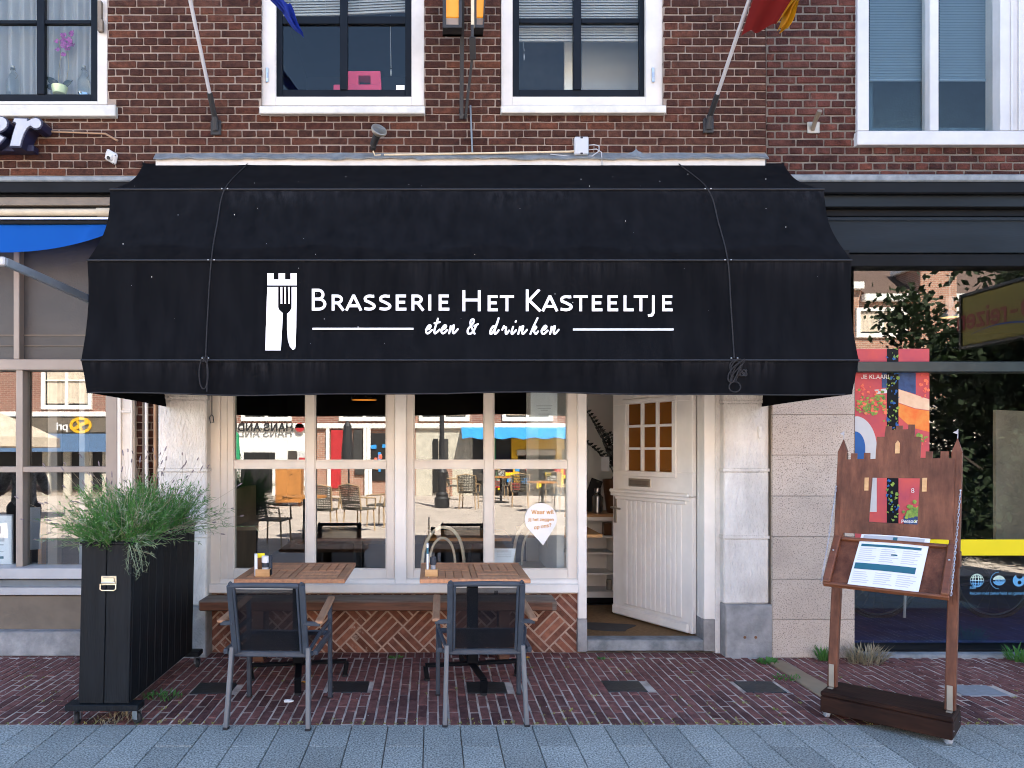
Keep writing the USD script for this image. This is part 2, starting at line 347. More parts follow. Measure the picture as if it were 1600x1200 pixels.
M('tire', (.012, .012, .013), .8)
M('poster_pink', (.40, .055, .085), .7, sc=5, col2=(.60, .085, .065), bump=0)
M('poster_orange', (0.7225, 0.1105, 0.01275), .7, sc=9, col2=(0.7225, 0.2975, 0.051), bump=0)
M('poster_flower', (.65, .05, .06), .7, sc=30, col2=(.85, .25, .10), bump=0)
M('poster_leaf', (.05, .14, .03), .7, sc=30, col2=(.30, .42, .06), bump=0)
M('poster_navy', (.01, .03, .10), .6, sc=20, col2=(.03, .08, .22), bump=0)
M('poster_blue', (.005, .09, .30), .6, bump=0)
M('poster_stone', (.55, .55, .54), .7, sc=4, var=.1, bump=0)
M('poster_sand', (.66, .42, .26), .7, sc=12, col2=(.78, .55, .36), bump=0)
M('carpet', (0.009, 0.02625, 0.105), .9, var=.3)
M('logo_blue', (.10, .32, .55), .6, var=.1, bump=0)
M('logo_green', (.45, .60, .50), .6, var=.2, bump=0)

def glass(name, f0=.09, tint=(.92, .95, .95)):
    LOOK[name] = usdkit.material(stage, f'/World/Looks/{name}', {
        'lw': ('layer_weight', {'blend': .5}), 'pw': ('math', {'math_type': 'power', 'value2': 5.0}), 'ma': ('math', {'math_type': 'multiply_add', 'value2': 1 - f0, 'value3': f0}),
        't': ('transparent_bsdf', {'color': tint}), 'gl': ('glossy_bsdf', {'color': (1, 1, 1), 'roughness': 0.0}), 'm': ('mix_closure', {})},
        [('lw.facing', 'pw.value1'), ('pw.value', 'ma.value1'), ('ma.value', 'm.fac'), ('t.BSDF', 'm.closure1'), ('gl.BSDF', 'm.closure2')], surface='m.closure')
glass('shop_glass', .075); glass('sash_glass', .022)
def emit(name, col, k, base=(.1, .1, .1)):
    LOOK[name] = usdkit.material(stage, f'/World/Looks/{name}', {'p': ('principled_bsdf', {'base_color': base, 'emission_color': col, 'emission_strength': k})}, [], surface='p.BSDF')
emit('amber_lit', (1.0, .34, .004), 0.075, (.35, .16, .02)); emit('warm_lit', (1.0, .30, .03), .10, (.3, .2, .1)); emit('lamp_lit', (1.0, .62, .25), .18)
def clear_glass(name, col):
    LOOK[name] = usdkit.material(stage, f'/World/Looks/{name}', {'p': ('principled_bsdf', {'base_color': col, 'roughness': .02, 'transmission_weight': 1.0, 'ior': 1.45})}, [], surface='p.BSDF')
clear_glass('bottle_glass', (.9, .95, .95))
def pane_mix(name, col, fac):                  # amber rippled door glass
    LOOK[name] = usdkit.material(stage, f'/World/Looks/{name}', {
        't': ('transparent_bsdf', {'color': col}), 'p': ('principled_bsdf', {'base_color': [c * .45 for c in col], 'roughness': .15}), 'm': ('mix_closure', {'fac': fac})},
        [('t.BSDF', 'm.closure1'), ('p.BSDF', 'm.closure2')], surface='m.closure')
LOOK['sling'] = usdkit.material(stage, '/World/Looks/sling', {
    'p': ('principled_bsdf', {'base_color': (.005, .006, .008), 'roughness': .75, 'specular_ior_level': .2}), 't': ('transparent_bsdf', {'color': (.8, .8, .8)}), 'm': ('mix_closure', {'fac': .58})},
    [('p.BSDF', 'm.closure1'), ('t.BSDF', 'm.closure2')], surface='m.closure')
pane_mix('amber_glass', (.60, .24, .035), .55)
def cloth(name, col, tr=.4):                   # thin cloth that lets light through
    LOOK[name] = usdkit.material(stage, f'/World/Looks/{name}', {
        'd': ('principled_bsdf', {'base_color': col, 'roughness': .8}), 't': ('translucent_bsdf', {'color': col}), 'm': ('mix_closure', {'fac': tr})},
        [('d.BSDF', 'm.closure1'), ('t.BSDF', 'm.closure2')], surface='m.closure')
cloth('awning_blue', (.0, .13, .58), .5); cloth('flag_red', (.14, .003, .004), .4); cloth('flag_yellow', (.42, .20, .0), .4); cloth('flag_blue', (.006, .03, .30), .4)
cloth('leaf', (.085, .245, .055), .35); cloth('tree_leaf', (.014, .030, .006), .3); cloth('curtain', (.45, .48, .52), .4)
def far_brick(name, c1, c2, mortar):
    LOOK[name] = usdkit.material(stage, f'/World/Looks/{name}', {
        'g': ('geometry', {}), 'sx': ('separate_xyz', {}), 'cx': ('combine_xyz', {}),
        'b': ('brick_texture', {'color1': c1, 'color2': c2, 'mortar': mortar, 'scale': 1.0, 'brick_width': .22, 'row_height': .065, 'mortar_size': .008, 'bias': -.2}), 'p': ('principled_bsdf', {'roughness': .9})},
        [('g.position', 'sx.vector'), ('sx.x', 'cx.x'), ('sx.z', 'cx.y'), ('cx.vector', 'b.vector'), ('b.color', 'p.base_color')], surface='p.BSDF')
far_brick('far_brick', (.26, .10, .07), (.18, .07, .05), (.32, .27, .22))
far_brick('far_brick_pale', (.36, .17, .11), (.28, .12, .08), (.4, .34, .28))
# ================================================================ ground
tag(MB().box(-70, 70, -80, 40, -.30, -.06).build('ground', 'earth'), kind='structure')
CURB = -1.504
square = thing('town_square', None, None, kind='structure')
MB().box(-45, 45, -60, -3.4, -.06, -.004).build('paving', 'far_paving', square)

pavement = thing('pavement', None, None, kind='structure')
MB().box(-7, 8, CURB, .10, -.058, -.0038).build('sand_bed', 'joint_sand', pavement)
tiles = [(335, 1075, .27), (545, 1073, .27), (760, 1074, .27), (975, 1072, .27), (1187, 1073, .27)]
TILES = []
for px, py, w in tiles:
    d = FPX * EYE / (py - CY); x = (px - CX) * d / FPX
    TILES.append((x - w / 2, x + w / 2, d - DIST - .12, d - DIST + .12))
d = FPX * EYE / (1079 - CY); x = (1525 - CX) * d / FPX
GREYT = (x - .15, x + .15, d - DIST - .11, d - DIST + .11)
for t in TILES: MB().box(t[0] + .004, t[1] - .004, t[2] + .004, t[3] - .004, -.05, .002, .004).build('dark_tile', 'dark_tile', pavement)
MB().box(GREYT[0] + .004, GREYT[1] - .004, GREYT[2] + .004, GREYT[3] - .004, -.05, .003, .004).build('grey_tile', 'light_tile', pavement)
pieces = []
col, pw, pl = 0, .0625, .207
x = -6.9
while x < 7.9:
    off = (pl / 2 if col % 2 else 0) + rnd.uniform(-.012, .012)
    y = CURB + .004 - off
    while y < -.135:
        y0, y1 = max(y, CURB + .004), min(y + pl - .011, -.135)
        if y1 - y0 > .03:
            cx, cy = x + pw / 2, (y0 + y1) / 2
            if not any(t[0] - .02 < cx < t[1] + .02 and t[2] - .06 < cy < t[3] + .06 for t in TILES + [GREYT]):
                pieces.append((x + rnd.uniform(.004, .0065), x + pw - rnd.uniform(.004, .0065), y0, y1))
            else:                                                  # cut round the tile
                t = [t for t in TILES + [GREYT] if t[0] - .02 < cx < t[1] + .02 and t[2] - .06 < cy < t[3] + .06][0]
                for q0, q1 in ((y0, min(y1, t[2])), (max(y0, t[3]), y1)):
                    if q1 - q0 > .02: pieces.append((x + .004, x + pw - .004, q0, q1))
        y += pl
    x += pw; col += 1
x = -6.9
while x < 7.9:
    pieces.append((x + .004, x + .066, -.127, .0)); x += .0705
def paver_mb(mb, p):
    h = rnd.uniform(-.0025, .0025)
    t = MB().box(p[0], p[1], p[2], p[3], -.05, h, .003, jit=.0014)
    return mb.add(t.v[0], t.f[0])
pieces.sort(key=lambda p: (abs((p[0] + p[1]) / 2) * S((p[2] + p[3]) / 2) > 900, p[2]))
for p in pieces[:300]: paver_mb(MB(), p).build('paver', 'paver', pavement)
r_ = MB()
for p in pieces[300:]: paver_mb(r_, p)
r_.build('far_pavers', 'paver', pavement, kind='stuff')

path = thing('footpath', None, None, kind='structure')
MB().box(-9, 10, -3.4, CURB, -.059, -.012).build('slab_bed', 'earth', path)
x, k = -4.6, 0
rest = MB()
while x < 5.4:
    y = CURB - .003 - (.31 if k % 2 else 0)
    rows = [(CURB - .003, CURB - .003 - .31)] if k % 2 else []
    while y > -3.38:
        rows.append((y, max(y - .62, -3.39))); y -= .62
    for y1, y0 in rows:
        h = rnd.uniform(-.001, .001)
        m = MB().box(x + .0028, x + .2042, y0 + .0025, y1 - .0025, -.05, h, .003)
        if y1 > -2.3: m.build('slab', 'slab', path)
        else: rest.add(m.v[0], m.f[0])
    x += .207; k += 1
rest.build('far_slabs', 'slab', path, kind='stuff')

# ================================================================ bricks
def runs(a, b, holes):
    """what is left of the run a..b without the holes"""
    out = [(a, b)]
    for h0, h1 in holes:
        nx = []
        for p, q in out:
            if h1 <= p or h0 >= q: nx.append((p, q)); continue
            if h0 > p: nx.append((p, h0))
            if h1 < q: nx.append((h1, q))
        out = nx
    return [(p, q) for p, q in out if q - p > .02]
def brick_shape(mb, x0, x1, z0, z1, y, d=.045, wob=.002):
    y = y + rnd.uniform(-.002, .0015)
    t = MB().box(x0, x1, y, y + d, z0, z1, .004, jit=wob)
    return mb.add(t.v[0], t.f[0])
def courses(xa, xb, za, zb, holes, pitch=.06, y=0.0, gap=.0095, seed=0, size=.22):
    """[(x0, x1, z0, z1)]; holes: boxes in x and z; courses of stretchers and of headers by turns"""
    out, z, k = [], za, 0
    while z + pitch <= zb + .001:
        hs = [(h[0], h[1]) for h in holes if h[2] < z + pitch - .012 and h[3] > z + .012]
        L = size if k % 2 == 0 else size / 2
        off = (0, .055)[k % 2] + ((.11 if (k // 2) % 2 else 0) if k % 2 == 0 else 0)
        for p, q in runs(xa, xb, hs):
            e = math.floor((p - off) / L) * L + off
            while e < q:
                a, b = max(e, p) + gap / 2 * (e > p), min(e + L, q) - gap / 2 * (e + L < q)
                j = rnd.uniform(-.003, .003)
                if q - (e + L) < .032: b = q; e = q
                if b - a > .028: out.append((a, b, z + gap / 2 + rnd.uniform(-.001, .001), z + pitch - gap / 2 + rnd.uniform(-.001, .001)))
                e += L
        z += pitch; k += 1
    return out
def lay(parts, parent, mat, y, limit=300, name='brick'):
    parts = sorted(parts, key=lambda b: -(b[1] - b[0]) if -3.5 < b[0] < 4.7 else 0)
    for b in parts[:limit]: brick_shape(MB(), *b, y).build(name, mat, parent)
    if len(parts) > limit:
        r = MB()
        for b in parts[limit:]: brick_shape(r, *b, y)
        r.build('more_bricks', mat, parent, kind='stuff')

H = 9.0
house = thing('brick_house', 'dark red brick house with white framed upper windows, brasserie shopfront and half open stable door', 'house', (0, 0, 0))
XL, XR = -9.0, X(1198)
holes = {'A': (X(-62), X(168), Z(163), 5.7), 'B': (X(408), X(663), Z(165), 5.7), 'C': (X(782), X(1037), Z(165), 5.7)}
Zw = 3.70
wall = sbox(XL, Zw, XR - .008, H)
for h in holes.values(): wall = wall.difference(sbox(h[0], h[2], h[1], h[3]))
MB().poly(wall, .007, .25).build('wall', 'mortar', house)
hl = [(h[0], h[1], h[2], h[3]) for h in holes.values()]
sills = [(X(-62), X(181), Z(180), Z(160)), (X(404), X(665), Z(177), Z(163)), (X(782), X(1042), Z(176), Z(163))]
board = (X(243), 9, 0, Z(243))
lay(courses(-4.9, XR - .004, Z(275) + .002, 5.17, hl + sills + [board]), house, 'brick', 0.0)
# closed body behind the front: keeps the sun off the street as the real house does
MB().box(XL, XR, 8.0, 8.2, 0, H + .2).box(XL, XR, .26, 8.0, H - .2, H).box(XL, XL + .2, .26, 8.0, 0, H - .2).build('rear_walls', 'wall_beige', house)
rf = Polygon([(-.25, H), (4.1, H + 2.4), (8.4, H)])
m = trimesh.creation.extrude_polygon(rf, XR - XL, engine='earcut'); v = m.vertices
put('roof', (np.stack([XL + v[:, 2], v[:, 0], v[:, 1]], 1), m.faces), 'roof_tile', house)

def room(parent, x0, x1, y0, y1, z0, z1, mat, name='room'):
    t = .03
    MB().box(x0 - t, x1 + t, y1, y1 + t, z0 - t, z1 + t).box(x0 - t, x0, y0, y1, z0, z1).box(x1, x1 + t, y0, y1, z0, z1).box(x0 - t, x1 + t, y0, y1, z0 - t, z0).box(x0 - t, x1 + t, y0, y1, z1, z1 + t).build(name, mat, parent)

def pane(parent, x0, x1, z0, z1, y, mat='sash_glass', tilt=0.0, ang=None):
    t = MB().box(x0, x1, -.002, .002, z0, z1)
    v = t.v[0]; zc = (z0 + z1) / 2; a = math.radians(tilt); b = math.radians(ang if ang is not None else rnd.uniform(-.12, .12)); xc = (x0 + x1) / 2
    v = v.copy(); v[:, 1] += (v[:, 2] - zc) * math.tan(a) + (v[:, 0] - xc) * math.tan(b) + y
    return put('pane', (v, t.f[0]), mat, parent)

def sash_window(outer, inner, mull, bar, sillpx, mat_in='dark_room', rd=2.2):
    """outer, inner: (px0, px1, py bottom); mull, bar: (from, to)"""
    top = -130
    ox0, ox1, ob = outer; ix0, ix1, ib = inner
    f = MB().pbox(ox0, top, ix0, ob, .035, .14).pbox(ix1, top, ox1, ob, .035, .14).pbox(ix0, ib, ix1, ob, .035, .14, .002)
    win = f.build('window', 'dimmed_white', house)
    s = MB()
    s.pbox(ix0, top, ix0 + 10, ib, .075, .115).pbox(ix1 - 10, top, ix1, ib, .075, .115).pbox(ix0 + 10, ib - 11, ix1 - 10, ib, .075, .115)
    s.pbox(mull[0], top, mull[1], ib - 11, .065, .11).pbox(ix0 + 10, bar[0], mull[0], bar[1], .075, .112).pbox(mull[1], bar[0], ix1 - 10, bar[1], .075, .112)
    s.build('sash', 'sash_black', win)
    for a, b in ((ix0 + 9, mull[0] + 1), (mull[1] - 1, ix1 - 9)):
        pane(win, X(a, .095), X(b, .095), Z(bar[0] + 1, .095), Z(top, .095), .097)
        pane(win, X(a, .095), X(b, .095), Z(ib - 10, .095), Z(bar[1] - 1, .095), .097)
    MB().pbox(sillpx[0], sillpx[2], sillpx[1], sillpx[3], -.05, .13, .006).build('sill', 'sill_grey', win)
    room(house, X(ox0 + 5, .2), X(ox1 - 5, .2), .16, rd, Z(ib - 6, .2), 5.6, mat_in)
    return win
wA = sash_window((-62, 168, 163), (-50, 152, 158), (57, 69), (31, 37), (-62, 180, 163, 181), 'grey_room', .9)
wB = sash_window((408, 663, 165), (431, 643, 151), (531, 543), (25, 37), (405, 664, 165, 177), 'dark_room')
wC = sash_window((783, 1037, 165), (801, 1009, 151), (896, 908), (28, 36), (783, 1041, 164, 176), 'grey_room', 1.5)
MB().pbox(152, 0, 158, 48, .0, .035).pbox(154, 30, 160, 48, -.02, .01).build('stay', 'dark_taupe', wA)
for w_, px in ((wB, 417), (wC, 1021)): MB().pbox(px - 2, 105, px + 2, 128, .02, .034).tube([at(px, 113, .015), at(px, 121, .015)], .004, 6).build('shutter_pin', 'steel', w_)
def blind(win, px0, px1, py_bottom, slope=0, y=.15, mat='blind', pitch=.022, rail=True):
    s = MB(); z1 = 5.55; x0, x1 = X(px0, y), X(px1, y); z = Z(py_bottom, y)
    while z < z1:
        a = z; sl = slope
        s.obox(((x0 + x1) / 2, y, a), (math.cos(sl), 0, -math.sin(sl) * -1), np.array([0, .5, .866]), np.cross((math.cos(sl), 0, math.sin(sl)), np.array([0, .5, .866])), (x1 - x0, .026, .0015), 0)
        z += pitch
    if rail: s.obox(((x0 + x1) / 2, y - .004, Z(py_bottom + 2, y)), (math.cos(slope), 0, math.sin(slope)), (0, 1, 0), (-math.sin(slope), 0, math.cos(slope)), (x1 - x0, .022, .016), .003)
    b = s.build('blind', mat, win)
    MB().tube([(x0 + .1, y - .02, Z(py_bottom, y) + .5), (x0 + .1, y - .02, Z(py_bottom, y))], .0012, 4).tube([(x1 - .12, y - .02, Z(py_bottom, y) + .5), (x1 - .12, y - .02, Z(py_bottom, y))], .0012, 4).build('ladder_cord', 'blind', win)
blind(wB, 441, 532, 22, .02); blind(wB, 543, 634, 18, .05)
blind(wC, 809, 897, 62); blind(wC, 908, 1000, 62)
c_ = MB().tube([at(610, 24, .145), at(611, 106, .145)], .0018, 5); c_.lathe([(.004, 0), (.006, .03), (.003, .05)], at(611, 118, .145), 8); c_.build('blind_cord', 'blind', wB)
c_ = MB().tube([at(817, 62, .145), at(819, 80, .145)], .0018, 5); c_.lathe([(.004, 0), (.007, .03), (.003, .05)], at(819, 94, .145), 8); c_.build('blind_cord', 'blind', wC)
MB().pbox(909, 60, 1008, 150, .55, .58, 0).build('screen_panel', 'grey_plastic', wC)
MB().pbox(882, 60, 897, 150, .5, .53, 0).build('inner_post', 'white_paint', wC)
MB().pbox(619, 133, 632, 146, .088, .092, 0).build('window_sticker', 'paper', wB)
# curtain folds of window A
P = []
for x_ in np.linspace(X(-48, .2), X(152, .2), 160):
    P.append([[x_, .20 + .03 * math.sin(x_ * 58) + .012 * math.sin(x_ * 131 + 1), z_] for z_ in (Z(155, .2), 5.55)])
MB().grid(np.array(P)).build('curtain', 'curtain', wA, True)

# ---------------------------------------------------------------- brasserie shopfront
def ledge(mb, px0, py0, px1, py1, y0, y1): return mb.pbox(px0, py0, px1, py1, y0, y1, .004)
GY = .075                                                        # plane of the shop glass
TOP = 560
MB().pbox(243, 247, 1196, 259, -.03, .05, .004).pbox(1085, 259, 1196, 262, -.02, .05, .001).build('fascia_board', 'dimmed_white', house)
fl = []
for i, px in enumerate(np.linspace(243, 1197, 160)):
    u = meshkit.noise([px * .03, 0, 0]) - .5
    w = meshkit.noise([px * .09, 5, 0]) - .5
    lift = 0
    if px < 300: lift = -3 + (px - 243) * .05
    if 985 < px < 1002: lift = 9 - abs(px - 994)
    z = Z(247, -.03)
    fl.append([[X(px), .004, Z(239 - max(lift, 0) + 2 * u)], [X(px), -.02 - .01 * u, Z(243 + 2 * u, -.02)], [X(px), -.055 + .01 * w, Z(247 + lift * -.3 + 3 * w, -.05)], [X(px), -.05 + .01 * w, Z(248.5 + 3 * w, -.05)]])
MB().grid(np.array(fl)).build('lead_flashing', 'lead', house, 40)
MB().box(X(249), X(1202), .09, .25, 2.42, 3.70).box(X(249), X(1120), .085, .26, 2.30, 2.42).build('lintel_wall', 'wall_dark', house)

def pillar(px0, px1, side, y, joints, ptop, plinth_px, hook=None):
    # shaft of rendered blocks with raised joints, a stone plinth
    s = MB()
    ys = [560] + joints + [ptop]
    for a, b in zip(ys[:-1], ys[1:]): s.pbox(px0, a + 1.5, px1, b - 1.5, y, .26, .010)
    p = s.build('pillar', 'render_white', house)
    for j in joints: MB().pbox(px0 - 1, j - 3, px1 + 1, j + 2, y - .006, .25, .003).build('joint_band', 'render_white', p)
    MB().pbox(plinth_px[0], ptop, plinth_px[1], 1036, y - .035, .26, .008).build('plinth', 'plinth_stone', p)
    return p
pl_l = pillar(247, 323, 1, -.10, [622, 735, 838], 948, (246, 322))
pl_r = pillar(1131, 1202, -1, -.10, [628, 735, 840], 945, (1134, 1208))
MB().pbox(1118, 560, 1131, 945, -.02, .25).pbox(1118, 945, 1132, 1028, -.02, .25, .004).build('side_face', 'render_white', pl_r)
for q in (1164, 1181): MB().lathe([(.001, 0), (.011, .001), (.013, .008)], at(q, 996, -.137), 12, axis='y').build('rusty_bolt', 'copper_glaze', pl_r)
hk = MB().pbox(1185, 666, 1191, 684, -.112, -.098); hk.tube([at(1188, 672, -.11), at(1188, 674, -.14), at(1188, 668, -.145)], .004, 6); hk.build('hook', 'white_paint', pl_r)
hk = MB().tube([at(331, 612, -.05), at(331, 648, -.05)], .004, 6).tube([at(331, 648, -.05), at(327, 652, -.06), at(329, 661, -.06), at(334, 660, -.06), at(333, 651, -.05), at(331, 648, -.05)], .004, 6)
hk.build('cord_hook', 'gunmetal', pl_l)
# timber between pillar and windows
MB().pbox(323, TOP, 344, 927, .0, .2, .004).pbox(344, TOP, 355, 913, .02, .2, .004).build('corner_post', 'cream_paint', house)
MB().pbox(617, TOP, 635, 913, .0, .2, .005).build('middle_post', 'white_paint', house)
jp = MB().pbox(903, TOP, 917, 967, -.01, .2, .005).build('door_jamb', 'white_paint', house)
MB().pbox(902.5, 967, 917.5, 1019, -.015, .2, .004).build('stone_foot', 'plinth_stone', jp)
jp = MB().pbox(1097, TOP, 1100, 1000, .03, .2, .002).pbox(1100, TOP, 1118, 968, -.005, .2, .005).build('door_jamb', 'white_paint', house)
MB().pbox(1099.5, 968, 1118, 1018, -.01, .2, .004).build('stone_foot', 'plinth_stone', jp)
def shop_window(ix0, ix1, m0, m1, f0, f1):
    f = MB().pbox(f0, TOP, ix0, 905, .03, .12, .004).pbox(ix1, TOP, f1, 905, .03, .12, .004).pbox(ix0, 890, ix1, 905, .03, .12, .004)
    f.pbox(m0, TOP, m1, 890, .035, .115, .005).pbox(ix0, 720, m0, 733, .04, .11, .004).pbox(m1, 720, ix1, 733, .04, .11, .004)
    w = f.build('shop_window', 'cream_paint', house)
    for a, b in ((ix0, m0), (m1, ix1)):
        pane(w, X(a - 1, GY), X(b + 1, GY), Z(721, GY), Z(TOP, GY), GY, 'shop_glass', tilt=1.05)
        pane(w, X(a - 1, GY), X(b + 1, GY), Z(891, GY), Z(732, GY), GY, 'shop_glass', tilt=.0)
        for py0, py1 in ((TOP, 720), (733, 890)):
            MB().pbox(a, py0, a + 1.6, py1, .045, .06, .001).pbox(b - 1.6, py0, b, py1, .045, .06, .001).pbox(a + 1.6, py1 - 1.8, b - 1.6, py1, .045, .06, .001).build('glazing_bead', 'cream_paint', w)
    return w
sw1 = shop_window(365, 604, 478, 492, 355, 617)
sw2 = shop_window(646.5, 887, 757, 771, 635, 903)
MB().pbox(344, 905, 617, 913, .0, .15, .004).pbox(635, 905, 903, 913, .0, .15, .004).pbox(324, 913, 905, 927, -.035, .15, .006).build('window_sill', 'white_paint', house)
# brick panel under the windows: brick laid on the slant, four by four
bp = MB().pbox(328, 925, 906, 1024, .026, .22, 0).build('brick_panel', 'panel_mortar', house)
x0, x1, z0, z1 = X(330, .02), X(904, .02), Z(1022, .02), Z(928, .02)
frame = sbox(x0, z0, x1, z1)
n_b, Lb, wb = 0, .232, .058
c45 = math.cos(math.pi / 4)
rows_ = []
for i in range(-22, 22):
    for j in range(-22, 22):
        for k in range(4):
            if (i + j) % 2: r = sbox(i * Lb + .005, j * Lb + k * wb + .0055, (i + 1) * Lb - .005, j * Lb + (k + 1) * wb - .0055)
            else: r = sbox(i * Lb + k * wb + .0055, j * Lb + .005, i * Lb + (k + 1) * wb - .0055, (j + 1) * Lb - .005)
            r = affinity.translate(affinity.rotate(r, 45, origin=(0, 0)), .1, .2).intersection(frame)
            if r.area > 6e-4 and r.geom_type == 'Polygon': rows_.append(r)
rows_.sort(key=lambda r: -r.area)
for r in rows_[:300]: MB().poly(r.buffer(-.002), .02 + rnd.uniform(-.003, .003), .05).build('brick', 'panel_brick', bp)

# door opening: threshold, mat, leaf
MB().pbox(917, 1000, 1100, 1018, -.02, .12, .01).build('threshold', 'bluestone', house)
MB().box(1.10, 2.35, .12, .9, .0, .082).build('hall_floor', 'room_floor', house)
MB().box(1.16, 2.12, .125, 1.30, .082, .10, .004).build('door_mat_bed', 'coir', house)
mt = MB(); P = []
for a in np.linspace(0, 2 * math.pi, 26): P.append((1.45 + .24 * math.cos(a) * (1 + .25 * math.sin(3 * a)), .42 + .16 * math.sin(a) * (1 + .2 * math.cos(2 * a + 1))))
g = trimesh.creation.extrude_polygon(Polygon(P), .003, engine='earcut'); g.apply_translation((0, 0, .1005)); mt.mesh(g); mt.build('worn_patch', 'coir_dark', house)

HX, HY = 2.115, .14                                              # hinge line
DA = math.radians(180 - 60.5)
dr = np.array([math.cos(DA), math.sin(DA), 0]); dn = np.array([-dr[1], dr[0], 0]) * -1
if dn[1] > 0: pass
DW = .90
dn = np.array([-math.sin(math.radians(60.5)), -math.cos(math.radians(60.5)), 0])     # towards the street and the left
def dpt(u, w, z): return np.array([HX, HY, 0]) + dr * u + dn * w + np.array([0, 0, z])
def dbox(mb, u0, u1, w0, w1, z0, z1, b=.003): return mb.obox(dpt((u0 + u1) / 2, (w0 + w1) / 2, (z0 + z1) / 2), dr, dn, (0, 0, 1), (u1 - u0, w1 - w0, z1 - z0), b)
UL, UR, VB, VT = .20, .72, 1.40, 1.985                               # the glazed field, seen from the hinge
leaf = MB()
dbox(leaf, 0, DW, 0, .045, .115, 1.205); dbox(leaf, 0, DW, 0, .045, 1.21, VB); dbox(leaf, 0, UL, 0, .045, VB, VT); dbox(leaf, UR, DW, 0, .045, VB, VT); dbox(leaf, 0, DW, 0, .045, VT, 2.28)
door = leaf.build('door', 'white_paint', house)
fr = MB(); e = .035
dbox(fr, UL - .04, UR + .04, .045, .062, VB - .045, VB); dbox(fr, UL - .04, UR + .04, .045, .062, VT, VT + .04); dbox(fr, UL - .04, UL, .045, .062, VB, VT); dbox(fr, UR, UR + .04, .045, .062, VB, VT)
for k in (1, 2):
    u = UL + (UR - UL) * k / 3; dbox(fr, u - .014, u + .014, .012, .048, VB, VT)
    z = VB + (VT - VB) * k / 3
    for q in range(3): dbox(fr, UL + (UR - UL) * q / 3 + .014 * (q > 0), UL + (UR - UL) * (q + 1) / 3 - .014 * (q < 2), .014, .046, z - .011, z + .011)
fr.build('glazing_bars', 'white_paint', door)
for a in range(3):
    for b in range(3):
        m_ = MB(); dbox(m_, UL + (UR - UL) * a / 3 + .004, UL + (UR - UL) * (a + 1) / 3 - .004, .022, .027, VB + (VT - VB) * b / 3 + .003, VB + (VT - VB) * (b + 1) / 3 - .003, 0)
        m_.build('pane', 'amber_glass', door)
mo = MB(); dbox(mo, .02, DW + .02, .045, .075, 1.205, 1.235, .008); dbox(mo, .02, DW + .015, .045, .062, 1.175, 1.205, .004); dbox(mo, .06, DW - .04, .045, .058, 1.145, 1.172, .003)
mo.build('weather_bar', 'white_paint', door)
n_p = 12
for k in range(n_p):
    u0 = .10 + (DW - .24) * k / n_p; u1 = .10 + (DW - .24) * (k + 1) / n_p
    m_ = MB(); dbox(m_, u0 + .002, u1 - .002, .045, .057 + .002 * (k % 2), .225, 1.143, .009); m_.build('plank', 'white_paint', door)
m_ = MB(); dbox(m_, .02, DW - .01, .045, .075, .118, .20, .02); m_.build('kick_board', 'white_paint', door)
m_ = MB(); dbox(m_, .44, .70, .045, .052, 1.265, 1.335, .003); m_.build('letter_plate', 'plate_metal', door)
m_ = MB(); dbox(m_, .46, .68, .052, .055, 1.28, 1.32, .001); m_.build('letter_flap', 'dark_taupe', door)
m_ = MB(); dbox(m_, DW - .055, DW - .015, .045, .052, .93, 1.165, .002); m_.tube([dpt(DW - .035, .05, 1.07), dpt(DW - .035, .10, 1.07), dpt(DW - .15, .105, 1.065)], .009, 8); m_.build('handle', 'plate_metal', door)
m_ = MB(); dbox(m_, DW - .035, DW + .012, .0, .04, .14, .165, .003); m_.build('floor_bolt', 'rubber', door)
for z in (1.2, .33):
    m_ = MB().tube([(HX + .012, HY - .02, z - .06), (HX + .012, HY - .02, z - .022)], .010, 10).tube([(HX + .012, HY - .02, z - .018), (HX + .012, HY - .02, z + .018)], .010, 10).tube([(HX + .012, HY - .02, z + .022), (HX + .012, HY - .02, z + .06)], .010, 10)
    m_.build('hinge', 'white_paint', door)

# rooms behind the shopfront
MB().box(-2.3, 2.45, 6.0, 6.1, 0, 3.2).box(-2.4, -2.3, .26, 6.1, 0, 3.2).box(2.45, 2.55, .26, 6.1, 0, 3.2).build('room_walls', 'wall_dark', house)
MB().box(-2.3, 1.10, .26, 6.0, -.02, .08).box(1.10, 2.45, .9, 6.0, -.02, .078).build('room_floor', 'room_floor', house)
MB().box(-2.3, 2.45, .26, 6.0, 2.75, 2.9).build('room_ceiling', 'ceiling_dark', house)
MB().box(1.02, 1.08, .27, 1.3, .08, 2.75).build('lobby_screen', 'white_shop', house)
MB().box(1.0, 2.40, 2.05, 2.1, .08, 2.75).build('lobby_wall', 'white_shop', house)
MB().box(1.081, 2.40, .27, 2.049, 2.60, 2.70).box(2.36, 2.44, .27, 2.049, .08, 2.599).build('lobby_lining', 'white_shop', house)  # white ceiling and side added to bounce more light into the hall
MB().box(-1.72, -1.66, .30, 1.2, .08, 1.25).box(-1.75, -1.45, .5, 1.5, .9, .94).build('side_panelling', 'ply', house)
